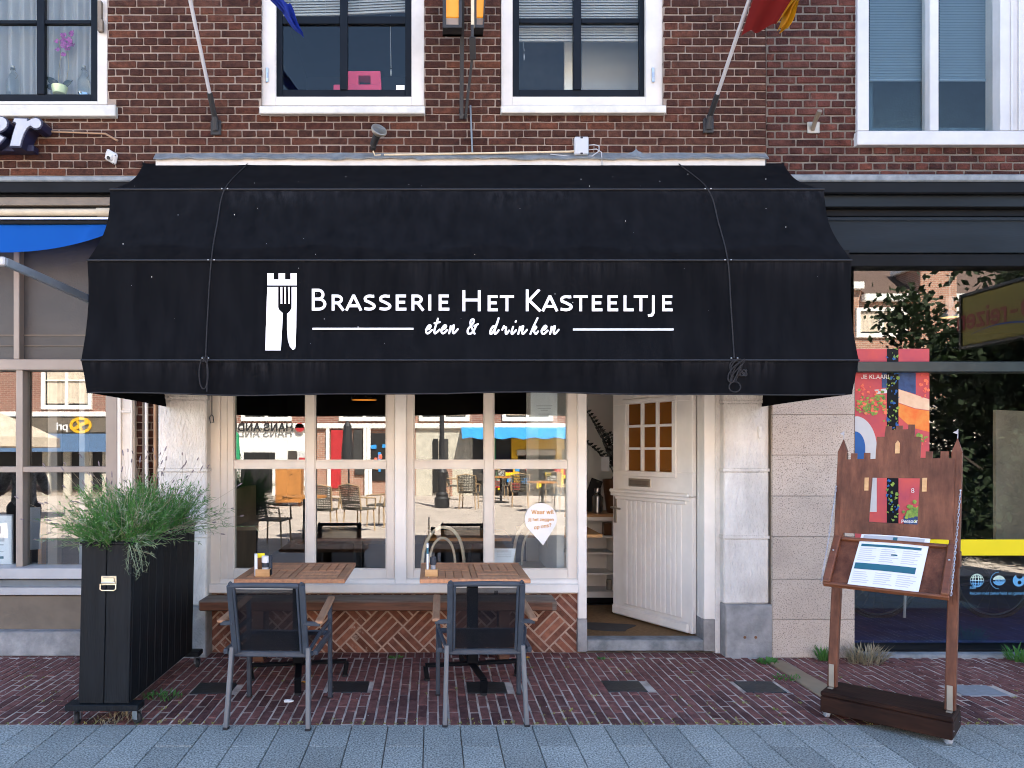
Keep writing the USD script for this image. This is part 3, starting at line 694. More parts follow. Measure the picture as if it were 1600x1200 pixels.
# ================================================================ the house on the right
house2 = thing('brick_house', 'weathered brick house with blue-grey blinds above a black travel shop front and pink granite pier', 'house', (0, 0, 0))
XA, XB = XR + .012, 9.0
Y2 = .03
win2 = (X(1340, Y2), X(1700, Y2), Z(226, Y2), 5.8)
w2 = sbox(XA, Z(290), XB, H + .6).difference(sbox(win2[0], win2[2], win2[1], win2[3]))
MB().poly(w2, Y2 + .007, Y2 + .25).build('wall', 'old_mortar', house2)
lay([(a + rnd.uniform(-.003, .003), b, c, d) for a, b, c, d in courses(XA + .004, 5.9, Z(276), 5.17, [win2], .0615, gap=.013)], house2, 'old_brick', Y2, 320)
MB().box(XA, XB, 8.0, 8.2, 0, H + .8).box(XA, XB, .3, 8.0, H + .4, H + .6).box(XA + .10, XA + .25, .3, 8.0, 0, H + .5).box(XB - .2, XB, .3, 8.0, 0, H + .5).build('rear_walls', 'wall_dark', house2)
v = m.vertices; xr = trimesh.creation.extrude_polygon(rf, XB - XA, engine='earcut'); v = xr.vertices
put('roof', (np.stack([XA + v[:, 2], v[:, 0], v[:, 1] + .6], 1), xr.faces), 'roof_tile', house2)
f = MB().pbox(1340, -130, 1358, 204, .0, .16, .004).pbox(1563, -130, 1700, 204, .0, .16, .004).pbox(1340, 204, 1700, 226, -.02, .16, .006).pbox(1453, -130, 1467, 204, .02, .12, .004)
f.pbox(1580, -130, 1583, 204, -.008, .0, .001).pbox(1592, -130, 1596, 204, -.012, .0, .001)
wn = f.build('window', 'frame_white', house2)
for a, b in ((1357, 1454), (1466, 1564)): pane(wn, X(a, .08), X(b, .08), Z(205, .08), 5.7, .08, 'sash_glass')
for a, b in ((1358, 1453), (1467, 1563)):
    s = MB(); z = Z(125, .16)
    while z < 5.6:
        s.obox(((X(a, .16) + X(b, .16)) / 2, .16, z), (1, 0, 0), (0, .42, .907), (0, -.907, .42), (X(b, .16) - X(a, .16) - .01, .028, .0015), 0); z += .0215
    s.box(X(a, .16), X(b, .16), .15, .17, Z(127, .16), Z(124, .16), .003)
    s.build('blind', 'blind_blue', wn)
room(house2, X(1352, .3), X(1620, .3), .20, .75, Z(208, .3), 5.75, 'teal_room')
# cornice, fascia
MB().box(X(1200), XB, -.12, .1, Z(283, -.12), Z(276, -.06), .01).build('lead_flashing', 'lead', house2)
co = MB().box(X(1202), XB, -.11, .1, Z(303, -.10), Z(283, -.11), .01).box(X(1202), XB, -.085, .1, Z(294, -.085), Z(290, -.1), .004).box(X(1202), XB, -.05, .1, Z(325, -.05), Z(303, -.08) - .004, .006)
co.build('cornice', 'black_paint', house2)
MB().box(X(1204), XB, -.062, -.048, Z(323, -.06), Z(305, -.06), .004).build('cornice_band', 'slate_paint', house2)
MB().box(X(1204), XB, -.01, .1, Z(338, -.01), Z(325, -.03), .004).build('cornice_shadow_board', 'black_paint', house2)
MB().box(X(1204), XB, -.035, .1, Z(395, -.035), Z(339, -.03), .004).box(X(1204), XB, -.045, -.034, Z(345, -.04), Z(340, -.04), .002).build('fascia_board', 'slate_paint', house2)
MB().box(X(1204), XB, -.02, .1, Z(416, -.02), Z(396, -.03), .004).build('head_rail', 'black_paint', house2)
# granite pier: six big tiles
MB().box(X(1203), X(1327, -.1), -.10, .2, Z(574), Z(396)).build('pier_head', 'black_paint', house2)
gp = MB().box(X(1203), X(1333, -.125), -.125, .2, 0, Z(575)).build('granite_pier', 'joint_grey', house2)
MB().box(X(1202.5, -.1), X(1207, -.1), -.115, .1, .0, Z(575)).build('brown_edge', 'dark_taupe', gp)
ys = [584, 648, 711, 775, 838, 905, 968, 1032]
for a, b in zip(ys[:-1], ys[1:]):
    MB().box(X(1207, -.14), X(1335, -.14), -.14 - rnd.uniform(0, .003), -.10, max(Z(b - .3, -.14), .002), Z(a + .3, -.14), .001).build('granite_tile', 'granite', gp)
# shop window
sf = MB().box(X(1336), XB, -.03, .12, Z(581, -.03), Z(565, -.03), .005)
sf.build('transom', 'green_black', house2)
MB().box(X(1336), XB, -.05, .14, .0, Z(1014, -.05), .004).build('base_board', 'black_paint', house2)
MB().box(X(1336), XB, -.13, .0, -.01, .022, .005).build('step_stone', 'bluestone', house2)
GR = .06
for z0, z1 in ((Z(1015, GR), Z(572, GR)), (Z(572, GR), Z(412, GR))): pane(house2, X(1334, GR), 6.6, z0, z1, GR, 'shop_glass', 0, 0)
MB().box(6.6, XB, .0, .2, 0, Z(400)).build('side_pier', 'black_paint', house2)
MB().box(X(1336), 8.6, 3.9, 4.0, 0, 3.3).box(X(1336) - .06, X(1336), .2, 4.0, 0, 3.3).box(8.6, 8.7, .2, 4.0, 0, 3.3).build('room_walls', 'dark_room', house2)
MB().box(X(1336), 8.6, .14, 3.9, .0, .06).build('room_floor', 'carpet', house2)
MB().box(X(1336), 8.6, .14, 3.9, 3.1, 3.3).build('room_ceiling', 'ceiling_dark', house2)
# shop window print, poster and strip (flat prints on and behind the glass)
YP = .052
def flat(mb, pts, y): return mb.poly(Polygon([(X(a, y), Z(b, y)) for a, b in pts]), y, y + .0008)
po = thing('window_poster', 'tall travel poster of a pink house with flowers and blue arched door', 'poster', at(1395, 850, YP))
flat(MB(), [(1336, 545), (1452, 545), (1452, 850), (1336, 850)], YP).build('sheet', 'poster_pink', po)
flat(MB(), [(1386, 545), (1404, 545), (1404, 850), (1386, 850)], YP - .0015).build('dark_print', 'sash_black', po)  # dark column mirrored in the glass, painted onto the sheet
flat(MB(), [(1404, 581), (1431, 581), (1431, 616), (1404, 608)], YP - .0015).build('shutter_print', 'poster_navy', po)
flat(MB(), [(1378, 581), (1386, 581), (1386, 606), (1378, 606)], YP - .0015).build('shutter_print', 'poster_navy', po)
flat(MB(), [(1404, 608), (1452, 624), (1452, 641), (1430, 638), (1404, 629)], YP - .0015).build('ledge_print', 'poster_sand', po)
flat(MB(), [(1366, 609), (1386, 607), (1386, 614), (1370, 616)], YP - .0015).build('ledge_print', 'poster_stone', po)
flat(MB(), [(1404, 630), (1430, 639), (1452, 642), (1452, 675), (1424, 668), (1404, 650)], YP - .0015).build('orange_print', 'poster_orange', po)
arch = [(1336, 651)] + [(1336 + 34 * math.sin(a), 700 - 50 * math.cos(a)) for a in np.linspace(.1, 1.57, 12)] + [(1370, 800), (1336, 800)]
flat(MB(), arch, YP - .0015).build('arch_print', 'poster_stone', po)
arch = [(1336, 674)] + [(1336 + 16 * math.sin(a), 700 - 26 * math.cos(a)) for a in np.linspace(.1, 1.57, 10)] + [(1352, 724), (1336, 724)]
flat(MB(), arch, YP - .003).build('door_print', 'poster_blue', po)
lf, fw = MB(), MB()
for i in range(230):
    a = rnd.random(); cx = 1338 + a * 66 + rnd.gauss(0, 4); cy = 632 + 50 * a ** 2 * 1.3 - 34 * math.exp(-((a - .6) / .18) ** 2) + rnd.gauss(0, 7)
    if cx > 1384 or cx < 1337: continue
    r_ = rnd.uniform(1.2, 3.2); an = rnd.random() * 3
    (lf if rnd.random() < .62 else fw).poly(Polygon([(X(cx + r_ * math.cos(an + q), YP), Z(cy + r_ * math.sin(an + q) * rnd.uniform(.5, 1), YP)) for q in np.linspace(0, 2 * math.pi, 7)[:-1]]).convex_hull, YP - .003 - i * 1e-5, YP - .0022 - i * 1e-5)
for i in range(70):
    cx, cy = rnd.choice([(rnd.gauss(1348, 5), rnd.gauss(610, 5)), (rnd.gauss(1443, 4), rnd.gauss(606, 8)), (rnd.gauss(1440, 7), rnd.gauss(684, 6)), (rnd.gauss(1432, 5), rnd.gauss(800, 5))])
    if cx > 1451 or cx < 1337: continue
    r_ = rnd.uniform(1.2, 3.0)
    (fw if cy < 660 or rnd.random() < .3 else lf).poly(Polygon([(X(cx + r_ * math.cos(q), YP), Z(cy + r_ * math.sin(q), YP)) for q in sorted(rnd.uniform(0, 6.28) for _ in range(7))]).convex_hull, YP - .0045 - i * 1e-5, YP - .0038 - i * 1e-5)
for i in range(60):
    cx, cy = rnd.gauss(1436, 9), rnd.gauss(800, 6)
    if cx > 1450: continue
    r_ = rnd.uniform(2, 4)
    lf.poly(Polygon([(X(cx + r_ * math.cos(q), YP), Z(cy + r_ * math.sin(q), YP)) for q in np.linspace(0, 6.28, 7)[:-1]]), YP - .006 - i * 1e-5, YP - .0052 - i * 1e-5)
dk = MB()
for i in range(150):  # ivy flecks of the painted column reflection
    cx, cy = rnd.uniform(1385, 1405), rnd.uniform(546, 849); r_ = rnd.uniform(1, 3.2)
    (dk if i % 5 < 2 else lf).poly(Polygon([(X(min(max(cx + r_ * math.cos(q), 1384), 1406), YP), Z(cy + r_ * math.sin(q), YP)) for q in sorted(rnd.uniform(0, 6.28) for _ in range(6))]).convex_hull, YP - .003 - i * 1e-5, YP - .0022 - i * 1e-5)
dk.build('ivy_print', 'poster_blue', po, kind='stuff')
lf.build('leaf_print', 'poster_leaf', po, kind='stuff'); fw.build('flower_print', 'poster_flower', po, kind='stuff')  # leaves hold poster print and flecks of the painted reflection
flat(MB(), [(1412, 806), (1451, 806), (1451, 850), (1412, 850)], YP - .0052).build('night_print', 'poster_navy', po)
def text(mb, s, px, py, hpx, y, bold=False, mirror=False, slope=0.0):
    """flat lettering on a plane facing the street; px, py: left end of the base line"""
    t = meshkit.text_mesh(s, hpx / S(y), .0006, bold); v = t.vertices.copy()
    if mirror: v[:, 0] = v[:, 0].max() - v[:, 0]
    x = v[:, 0] + X(px, y); z = v[:, 1] + Z(py, y) + v[:, 0] * slope
    return mb.add(np.stack([x, y - v[:, 2], z], 1), t.faces[:, ::-1] if mirror else t.faces)
t_ = MB(); text(t_, 'JE KLAAR!', 1345, 592, 6.5, YP - .004); text(t_, 'Persoonlijk c', 1408, 817, 5, YP - .007, True); text(t_, 'met jou', 1418, 826, 5, YP - .007, True); text(t_, '8', 1423, 770, 7, YP - .007)
t_.build('lettering', 'print_white', po)
YS = .050
one('yellow_strip', 'bright yellow strip across the dark travel shop window', 'window strip', MB().box(X(1336, YS), 6.6, YS, YS + .001, Z(868, YS), Z(843, YS)), 'yellow_print')
st = [(1412 + (6.5 if k % 2 == 0 else 2.6) * math.sin(k * math.pi / 5), 849 - (5 if k % 2 == 0 else 2) * math.cos(k * math.pi / 5)) for k in range(10)]
stp = thing('window_star', 'small dark star printed on the yellow strip above the menu sheet', 'star', at(1412, 849, YS - .001))
flat(MB(), st, YS - .0015).build('star', 'navy', stp)
lg = thing('window_logos', 'row of three round pale blue logos with a line of small lettering on dark glass', 'window lettering', at(1540, 930, YS))
for cx, kind in ((1526.5, 0), (1561, 1), (1592, 2)):
    a_, b_ = MB(), MB()
    c = Point(X(cx, YS), Z(907, YS)); R = 10.5 / S(YS)
    if kind == 0:
        g = c.buffer(R)
        lines = unary_union([affinity.scale(c.buffer(R), sx, 1).exterior.buffer(.0035) for sx in (1, .62, .25)] + [LineString([(c.x - R, c.y + dy), (c.x + R, c.y + dy)]).buffer(.003) for dy in (.0, .026, -.026)]).intersection(g)
        up = lines.intersection(sbox(c.x - R, c.y, c.x + R, c.y + R)); a_.poly(up, YS, YS + .0008); b_.poly(lines.difference(up), YS, YS + .0008)
        text(b_, 'SGR', 1515, 920, 3.6, YS, True)
    elif kind == 1:
        g = affinity.scale(c.buffer(R * .82), 1.1, .9); a_.poly(g.intersection(sbox(c.x - R, c.y + .005, c.x + R, c.y + R)), YS, YS + .0008); b_.poly(g.intersection(sbox(c.x - R, c.y - R, c.x + R, c.y - .008)), YS, YS + .0008)
        b_.poly(c.buffer(R * 1.25).exterior.buffer(.002).intersection(sbox(c.x - 2 * R, c.y - 2 * R, c.x, c.y + 2 * R)), YS, YS + .0008)
        text(b_, 'ANVR', 1554, 909.5, 4.5, YS - .001, True)
    else:
        g = c.buffer(R * .9).difference(affinity.translate(c.buffer(R * .5), R * .1, R * .75)).difference(affinity.translate(c.buffer(R * .28), R * .1, -R * .3)); b_.poly(g, YS, YS + .0008)
    if a_.v: a_.build('logo_top', 'logo_green', lg)
    b_.build('logo', 'logo_blue', lg)
t_ = MB(); text(t_, 'Reizen met zekerheid en garantie', 1515, 929, 4.2, YS); t_.build('lettering', 'logo_blue', lg)
one('plywood_board', 'tall dull brown panel standing in for a reflection in the dark travel shop window', 'board', MB().add(*(lambda t: (np.array(t.v[0]) @ np.array([[math.cos(.5), math.sin(.5), 0], [-math.sin(.5), math.cos(.5), 0], [0, 0, 1]]) + np.array([X(1505, .75) + .34, .55, Z(745, .75)]), t.f[0]))(MB().box(-.42, .8, -.012, .012, -.62, .57, .003))), 'ply')  # panel modelled in place of a brown shape mirrored in the glass
lamp = thing('shop_lamp', 'grey bell shaped shop lamp with glowing rim hanging in the dark travel shop', 'lamp', at(1484, 480, .5))
c = at(1484, 0, .5)
MB().lathe([(.001, Z(463, .5)), (.030, Z(463, .5)), (.032, Z(478, .5)), (.012, Z(481, .5)), (.012, Z(484, .5)), (.03, Z(486, .5)), (.066, Z(494, .5)), (.068, Z(496, .5))], (c[0], .5, 0), 20).build('shade', 'grey_plastic', lamp, True)
MB().lathe([(.064, Z(495.5, .5)), (.001, Z(495, .5))], (c[0], .5, 0), 20).build('bulb', 'lamp_lit', lamp)
MB().tube([(c[0], .5, Z(463, .5)), (c[0], .5, 3.1)], .006, 6).build('rod', 'grey_plastic', lamp)
# pole holder on the right house
hold = thing('flagpole_holder', 'empty grey metal flagpole socket on the weathered brick beside the right window', 'flagpole holder', at(1272, 205, Y2))
MB().pbox(1262, 190, 1281, 208, Y2 - .012, Y2, .003).build('plate', 'plate_metal', hold)
MB().tube([at(1270, 203, Y2 - .01), at(1274, 188, Y2 - .06), at(1281, 173, Y2 - .13)], [.016, .017, .019], 12).build('socket', 'dark_taupe', hold)

# ================================================================ the shop front on the left
shop = thing('storefront', 'taupe and cream timber shopfront with big panes under a blue awning', 'shopfront', (0, 0, 0))
L0 = -7.0
lead_ = MB().box(L0, X(243, -.08), -.09, .05, Z(283, -.09), Z(276, -.07), .008); lead_.build('lead_flashing', 'lead', shop)
MB().box(L0, X(240), -.075, .1, Z(301, -.075), Z(283, -.08), .006).box(L0, X(240), -.03, .1, Z(308, -.03), Z(301, -.06), .003).box(L0, X(240), -.01, .1, Z(350, -.01), Z(320), .003).build('cornice', 'black_paint', shop)
MB().box(L0, X(240), -.045, .1, Z(321, -.045), Z(308, -.04), .004).build('beam', 'dark_taupe', shop)
MB().box(L0, X(183), .02, .16, Z(578, .02), Z(561, .02), .005).box(L0, X(183), .035, .14, Z(738, .035), Z(729, .035), .004).box(X(165, .02), X(183, .02), .02, .16, Z(905), Z(340), .004).build('frame', 'taupe_paint', shop)
for a, b, p0, p1 in ((24.5, 35.5, 578, 887), (21, 30, 345, 561), (-160, -149, 345, 887)): MB().box(X(a, .03), X(b, .03), .03, .14, Z(p1, .03), Z(p0, .03), .004).build('mullion', 'taupe_paint', shop)
GL = .10
for a, b in ((-420, -160), (-149, 25), (35, 166)):
    pane(shop, X(a, GL), X(b, GL), Z(729, GL), Z(577, GL), GL, 'shop_glass', .45, 0)
    pane(shop, X(a, GL), X(b, GL), Z(888, GL), Z(737, GL), GL, 'shop_glass', 0, 0)
for a, b in ((-420, -160), (-149, 22), (29, 166)):
    MB().box(X(a, .10), X(b, .10), .10, .105, Z(562, .1), Z(345, .1)).build('frosted_pane', 'grey_shop', shop)
    MB().box(X(a, .10), X(b, .10), .092, .10, Z(525, .1), Z(523, .1)).box(X(a, .10), X(b, .10), .092, .10, Z(541, .1), Z(540, .1)).build('glazing_line', 'dark_taupe', shop)
MB().box(L0, X(183), -.05, .16, Z(905, -.05), Z(888, -.05), .005).build('window_sill', 'frame_white', shop)
MB().box(L0, X(183), .0, .16, Z(918), Z(906), .003).build('sill_panel', 'blue_grey', shop)
MB().box(L0, X(183), -.04, .16, Z(930, -.04), Z(918, -.04), .004).build('lower_sill', 'frame_white', shop)
MB().box(L0, X(183), -.02, .16, Z(986, -.02), Z(931, -.02), .004).build('base_panel', 'dark_taupe', shop)
MB().box(L0, X(240), -.10, .16, .0, Z(987, -.10), .008).build('stone_plinth', 'plinth_stone', shop)
pil = MB().pbox(183, 345, 210, 990, -.03, .2, .004).build('pilaster', 'cream_paint', shop)
MB().pbox(186, 470, 189, 980, -.045, -.028, .003).pbox(204, 470, 207, 980, -.045, -.028, .003).pbox(189, 641, 204, 645, -.042, -.028, .002).build('pilaster_moulding', 'cream_paint', pil)
# strip of brick between the shops, with two pipes
MB().pbox(209, 380, 250, 1030, .02, .2, 0).build('brick_strip', 'mortar', house)
for a, b, c_, d_ in courses(X(211), X(247), Z(960), Z(560), [], .06): brick_shape(MB(), a, b, c_, d_, .012).build('strip_brick', 'brick', house)
pp = thing('drain_pipes', 'white and copper coloured pipes running down the narrow brick strip beside the planter', 'pipes', at(228, 1000, -.02))
MB().tube([at(224, 560, -.02), at(224, 1000, -.02)], .008, 10).build('pipe', 'dark_taupe', pp)
MB().tube([at(229, 560, -.02), at(229, 1000, -.02)], .013, 10).build('pipe', 'white_paint', pp)
MB().tube([at(243, 560, -.03), at(243, 1000, -.03)], .018, 10).build('pipe', 'copper_pipe', pp)
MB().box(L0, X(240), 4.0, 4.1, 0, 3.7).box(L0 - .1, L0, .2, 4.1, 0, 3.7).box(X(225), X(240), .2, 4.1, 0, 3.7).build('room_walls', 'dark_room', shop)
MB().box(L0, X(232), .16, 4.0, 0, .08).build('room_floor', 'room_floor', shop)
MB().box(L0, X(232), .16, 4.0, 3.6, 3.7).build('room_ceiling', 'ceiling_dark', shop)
fp = thing('price_board', 'white framed price sheet leaning inside the left shop window', 'notice', at(0, 880, .18))
MB().box(X(-30, .18), X(19.5, .18), .18, .20, Z(888, .18), Z(804, .18), .003).build('frame', 'grey_plastic', fp)
MB().box(X(-28, .18), X(18, .18), .178, .18, Z(887, .18), Z(806, .18)).build('sheet', 'paper', fp)
MB().box(X(-10, .18), X(6, .18), .177, .178, Z(873, .18), Z(869, .18)).box(X(-5, .18), X(2, .18), .177, .178, Z(834, .18), Z(822, .18)).build('print', 'teal_print', fp)
MB().box(X(-10, .18), X(6, .18), .177, .178, Z(852, .18), Z(850, .18)).box(X(-10, .18), X(6, .18), .177, .178, Z(862, .18), Z(861, .18)).box(X(-10, .18), X(7, .18), .177, .178, Z(846, .18), Z(836, .18)).build('print', 'grey_print', fp)
one('display_panel', 'pale square panel standing upright behind the left shop glass', 'panel', MB().obox(at(47, 826, .5), (.75, .66, 0), (-.66, .75, 0), (0, 0, 1), (.16, .01, .36), .002), 'grey_plastic')
for px, w in ((62, 6), (82, 15), (128, 9)):
    one('timber_post', {62: 'slim orange brown post inside the left shop window', 82: 'broad brown timber post inside the left shop window', 128: 'grey post inside the left shop window beside the lavender'}[px], 'post', MB().box(X(px - w / 2, .7), X(px + w / 2, .7), .7, .78, .08, 2.2 if px != 62 else .95, .003), {62: 'amber_wood', 82: 'taupe_paint', 128: 'grey_plastic'}[px])

# neighbour's blue awning: roller, cloth, arm
aw2 = thing('blue_awning', 'bright blue folding arm awning above the left shop window', 'awning', at(60, 340, 0))
MB().tube([(L0, -.10, Z(332, -.1)), (X(236, -.1), -.10, Z(332, -.1))], .028, 14).tube([(X(152, -.1), -.10, Z(332, -.1)), (X(240, -.1), -.10, Z(332, -.1))], .034, 14).build('roller', 'cream_pipe', aw2, 40)
MB().box(L0, X(238), -.16, -.02, Z(343, -.16), Z(339, -.16), .003).build('front_rail', 'steel', aw2)
MB().box(L0, X(238), -.15, -.02, Z(350, -.15), Z(343.5, -.16), .003).build('under_rail', 'black_paint', aw2)
P = []
for px in np.linspace(-260, 236, 90):
    d = max(0.0, 1 - ((px - 40) / 195) ** 2) if px < 240 else 0
    low = 352 + 52 * max(d, 0) ** .8 if px > -100 else 404
    row = []
    for t in np.linspace(0, 1, 6):
        y = -.10 - .16 * t
        row.append([X(px, -.1) * (1 + .02 * t), y - .02, Z(349, -.1) + (Z(low, -.1) - Z(349, -.1)) * t])
    P.append(row)
MB().grid(np.array(P)).build('cloth', 'awning_blue', aw2, True)
e0, e1 = np.array([X(8, -.95), -.95, Z(409, -.95)]), np.array([X(190), -.0, Z(490)])
MB().bar(e0, e1, .035, .055, b=.006).build('arm', 'blue_grey', aw2)
MB().box(e0[0] - .10, e0[0] + .012, e0[1] - .03, e0[1] + .03, e0[2] - .028, e0[2] + .028, .008).build('elbow', 'frame_white', aw2)
MB().bar(e0 + [-.1, 0, 0], (L0 + .5, -.2, e0[2] + .4), .035, .05, b=.006).build('arm', 'frame_white', aw2)

# letters "er" of the shop's name, thick dark blue sides and white faces
sg = thing('shop_letters', 'white slab letters "er" with thick dark blue sides under the top left window', 'shop sign', at(40, 230, 0))
def L2(pts): return Polygon([(X(160 * 0 + a / 12, -.16), Z(160 + b / 12, -.16)) for a, b in pts])
r1 = L2([(190, 820), (250, 590), (310, 400), (295, 378), (250, 365), (275, 298), (520, 310), (512, 350), (545, 345), (600, 310), (680, 292), (740, 315), (778, 365), (782, 420), (750, 470), (690, 495), (630, 480), (585, 445), (560, 450), (510, 490), (450, 600), (410, 720), (385, 825)])
cc = [(0, 268), (60, 278), (120, 320), (148, 390), (130, 460), (80, 515), (0, 555)]
e1_ = L2([(-330, 700), (-345, 560), (-310, 420), (-220, 320), (-110, 275)] + cc + [(-120, 585), (-125, 620), (-100, 660), (-50, 650), (0, 615), (95, 665), (0, 765), (-80, 820), (-180, 830), (-280, 790)]).difference(L2([(-115, 540), (-110, 470), (-75, 380), (-40, 345), (-10, 370), (-15, 430), (-50, 500)]))
MB().poly(r1.buffer(-.002), -.166, -.158).build('letter_face', 'letter_white', sg); MB().poly(e1_.buffer(-.002), -.166, -.158).build('letter_face', 'letter_white', sg)
MB().poly(r1.buffer(.008), -.158, -.02).build('letter_side', 'navy', sg); MB().poly(e1_.buffer(.008), -.158, -.02).build('letter_side', 'navy', sg)
MB().pbox(-40, 226, 52, 236, -.09, -.01, .004).build('letter_rail', 'navy', sg)
MB().tube([at(60, 205, -.03), at(165, 209, -.03), at(184, 220, -.03)], .008, 8).build('conduit', 'copper_pipe', sg)
camr = thing('security_camera', 'small white square camera on the brick above the left awning corner', 'camera', at(174, 244, 0))
c = at(174, 245, -.035); ax = np.array([.86, -.1, -.50]); ax /= np.linalg.norm(ax); az = np.array([.35, -.45, .82]); az -= ax * (az @ ax); az /= np.linalg.norm(az); ay = np.cross(az, ax)
MB().obox(c, ax, ay, az, (.105, .03, .085), .012).build('body', 'frame_white', camr)
MB().obox(c + ay * (-.012), ax, ay, az, (.06, .035, .05), .012).build('housing', 'frame_white', camr)
sgn = -1 if ay[1] > 0 else 1
ln = MB().tube([c + ay * sgn * .010 - az * .008, c + ay * sgn * .034 - az * .008], .014, 14); ln.build('lens', 'rubber', camr)
sc_ = MB()
for i in (-1, 1):
    for j in (-1, 1): sc_.tube([c + ay * sgn * .014 + ax * .042 * i + az * .032 * j, c + ay * sgn * .0165 + ax * .042 * i + az * .032 * j], .004, 8)
sc_.build('screw', 'rubber', camr)

# ================================================================ the black hood awning
awn = thing('hood_awning', 'large black canvas hood awning with white brasserie lettering over the shopfront', 'awning', (.25, 0, 1.95))
AL, AR = -2.255, 2.745
prof = [(.0, 3.825), (-.60, 3.41), (-.943, 2.827), (-1.026, 2.164), (-1.015, 1.950)]
sagd = [.030, .035, .030, .004]
T, PR, SI = [], [], []                                            # profile with the sag of the cloth between the hoops
for i in range(4):
    a, b = np.array(prof[i]), np.array(prof[i + 1]); n = np.array([-(b - a)[1], (b - a)[0]]); n /= np.linalg.norm(n)
    if n[0] < 0: n = -n                                           # inwards: towards the wall
    for t in np.linspace(0, 1, 13)[(1 if i else 0):]:
        s = math.sin(math.pi * t)
        PR.append(a + (b - a) * t + n * sagd[i] * s); SI.append(s * [.030, .030, .010, .0][i]); T.append(i + t)
PR, SI, T = np.array(PR), np.array(SI), np.array(T)
XS = np.concatenate([np.linspace(0, .06, 7), np.linspace(.06, .94, 70)[1:-1], np.linspace(.94, 1, 7)])
G = np.zeros((len(PR), len(XS), 3))
for i, (p, si) in enumerate(zip(PR, SI)):
    xs = AL + si + XS * (AR - AL - 2 * si)
    if T[i] > 3: xs = xs + (np.where(XS < .5, 1, -1) * (T[i] - 3) * .035 * np.clip(1 - np.minimum(XS, 1 - XS) * 12, 0, 1))
    wr = (meshkit.fbm(np.stack([xs * 2.4 + T[i] * .8, np.full_like(xs, T[i] * 1.3), xs * 0], 1), 4, 5) - .5) * .022 * (.25 + np.sin(math.pi * (T[i] % 1)))
    if T[i] > 3: wr = wr + .006 * np.sin(xs * 9 + 2 * np.sin(xs * 3)) * (T[i] - 3)
    G[i, :, 0] = xs; G[i, :, 1] = p[0] + wr; G[i, :, 2] = p[1]
    if T[i] == 4: G[i, :, 2] += .008 * np.sin(xs * 2.1 + .5) - .004 * np.cos(xs * 5)
cv = MB().grid(G).build('canvas_front', 'canvas', awn, 30)
for s_, XE in ((-1, AL), (1, AR)):
    rear = []
    for i, p in enumerate(PR):
        f = (3.825 - p[1]) / (3.825 - 1.95)
        rear.append((XE - s_ * (.0 + .22 * f), -.02 - .04 * f, p[1] - .035 * f))
    e = G[:, 0 if s_ < 0 else -1]; rear = np.array(rear)
    P = np.stack([e + (rear - e) * t + np.array([[-s_ * .02 * math.sin(math.pi * t), 0, 0]]) for t in np.linspace(0, 1, 9)], 1)
    MB().grid(P).build('canvas_side', 'canvas', awn, 30)
for i in (1, 2, 3):
    k = int(np.where(np.isclose(T, i))[0][0]); pts = G[k].copy(); pts[:, 1] -= .004
    MB().tube(pts[::3] if (len(pts) - 1) % 3 == 0 else np.vstack([pts[::3], pts[-1:]]), .0075, 8).build('hoop', 'piping', awn, 40)
MB().tube(G[-1][::2] - [0, .003, 0], .005, 6).build('hem', 'piping', awn)
# lettering on the front panel
panel_t = np.where((T >= 2) & (T <= 3))[0]
py_of = CY - (PR[panel_t, 1] - EYE) * FPX / (DIST + PR[panel_t, 0])
def on_panel(v, lift=.006):
    """v: px, py, height above the cloth"""
    y = np.interp(v[:, 1], py_of, PR[panel_t, 0]); z = np.interp(v[:, 1], py_of, PR[panel_t, 1])
    x = (v[:, 0] - CX) * (DIST + y) / FPX
    return np.stack([x, y - lift - v[:, 2] * .0, z], 1)
def print_on(shape, name, mat, parent):
    for g in getattr(shape, 'geoms', [shape]):
        m_ = trimesh.creation.extrude_polygon(g, 1.0, engine='earcut')
        v, f = trimesh.remesh.subdivide_to_size(m_.vertices, m_.faces, 14.0)
        w_ = on_panel(v); w_[:, 1] += np.where(v[:, 2] > .5, 0, .001)
        put(name, (w_, f), mat, parent)
ST = 4.4
def ln(*p): return LineString(p)
def arc(cx, cy, rx, ry, a0, a1, n=14):
    return [(cx + rx * math.cos(a), cy + ry * math.sin(a)) for a in np.linspace(math.radians(a0), math.radians(a1), n)]
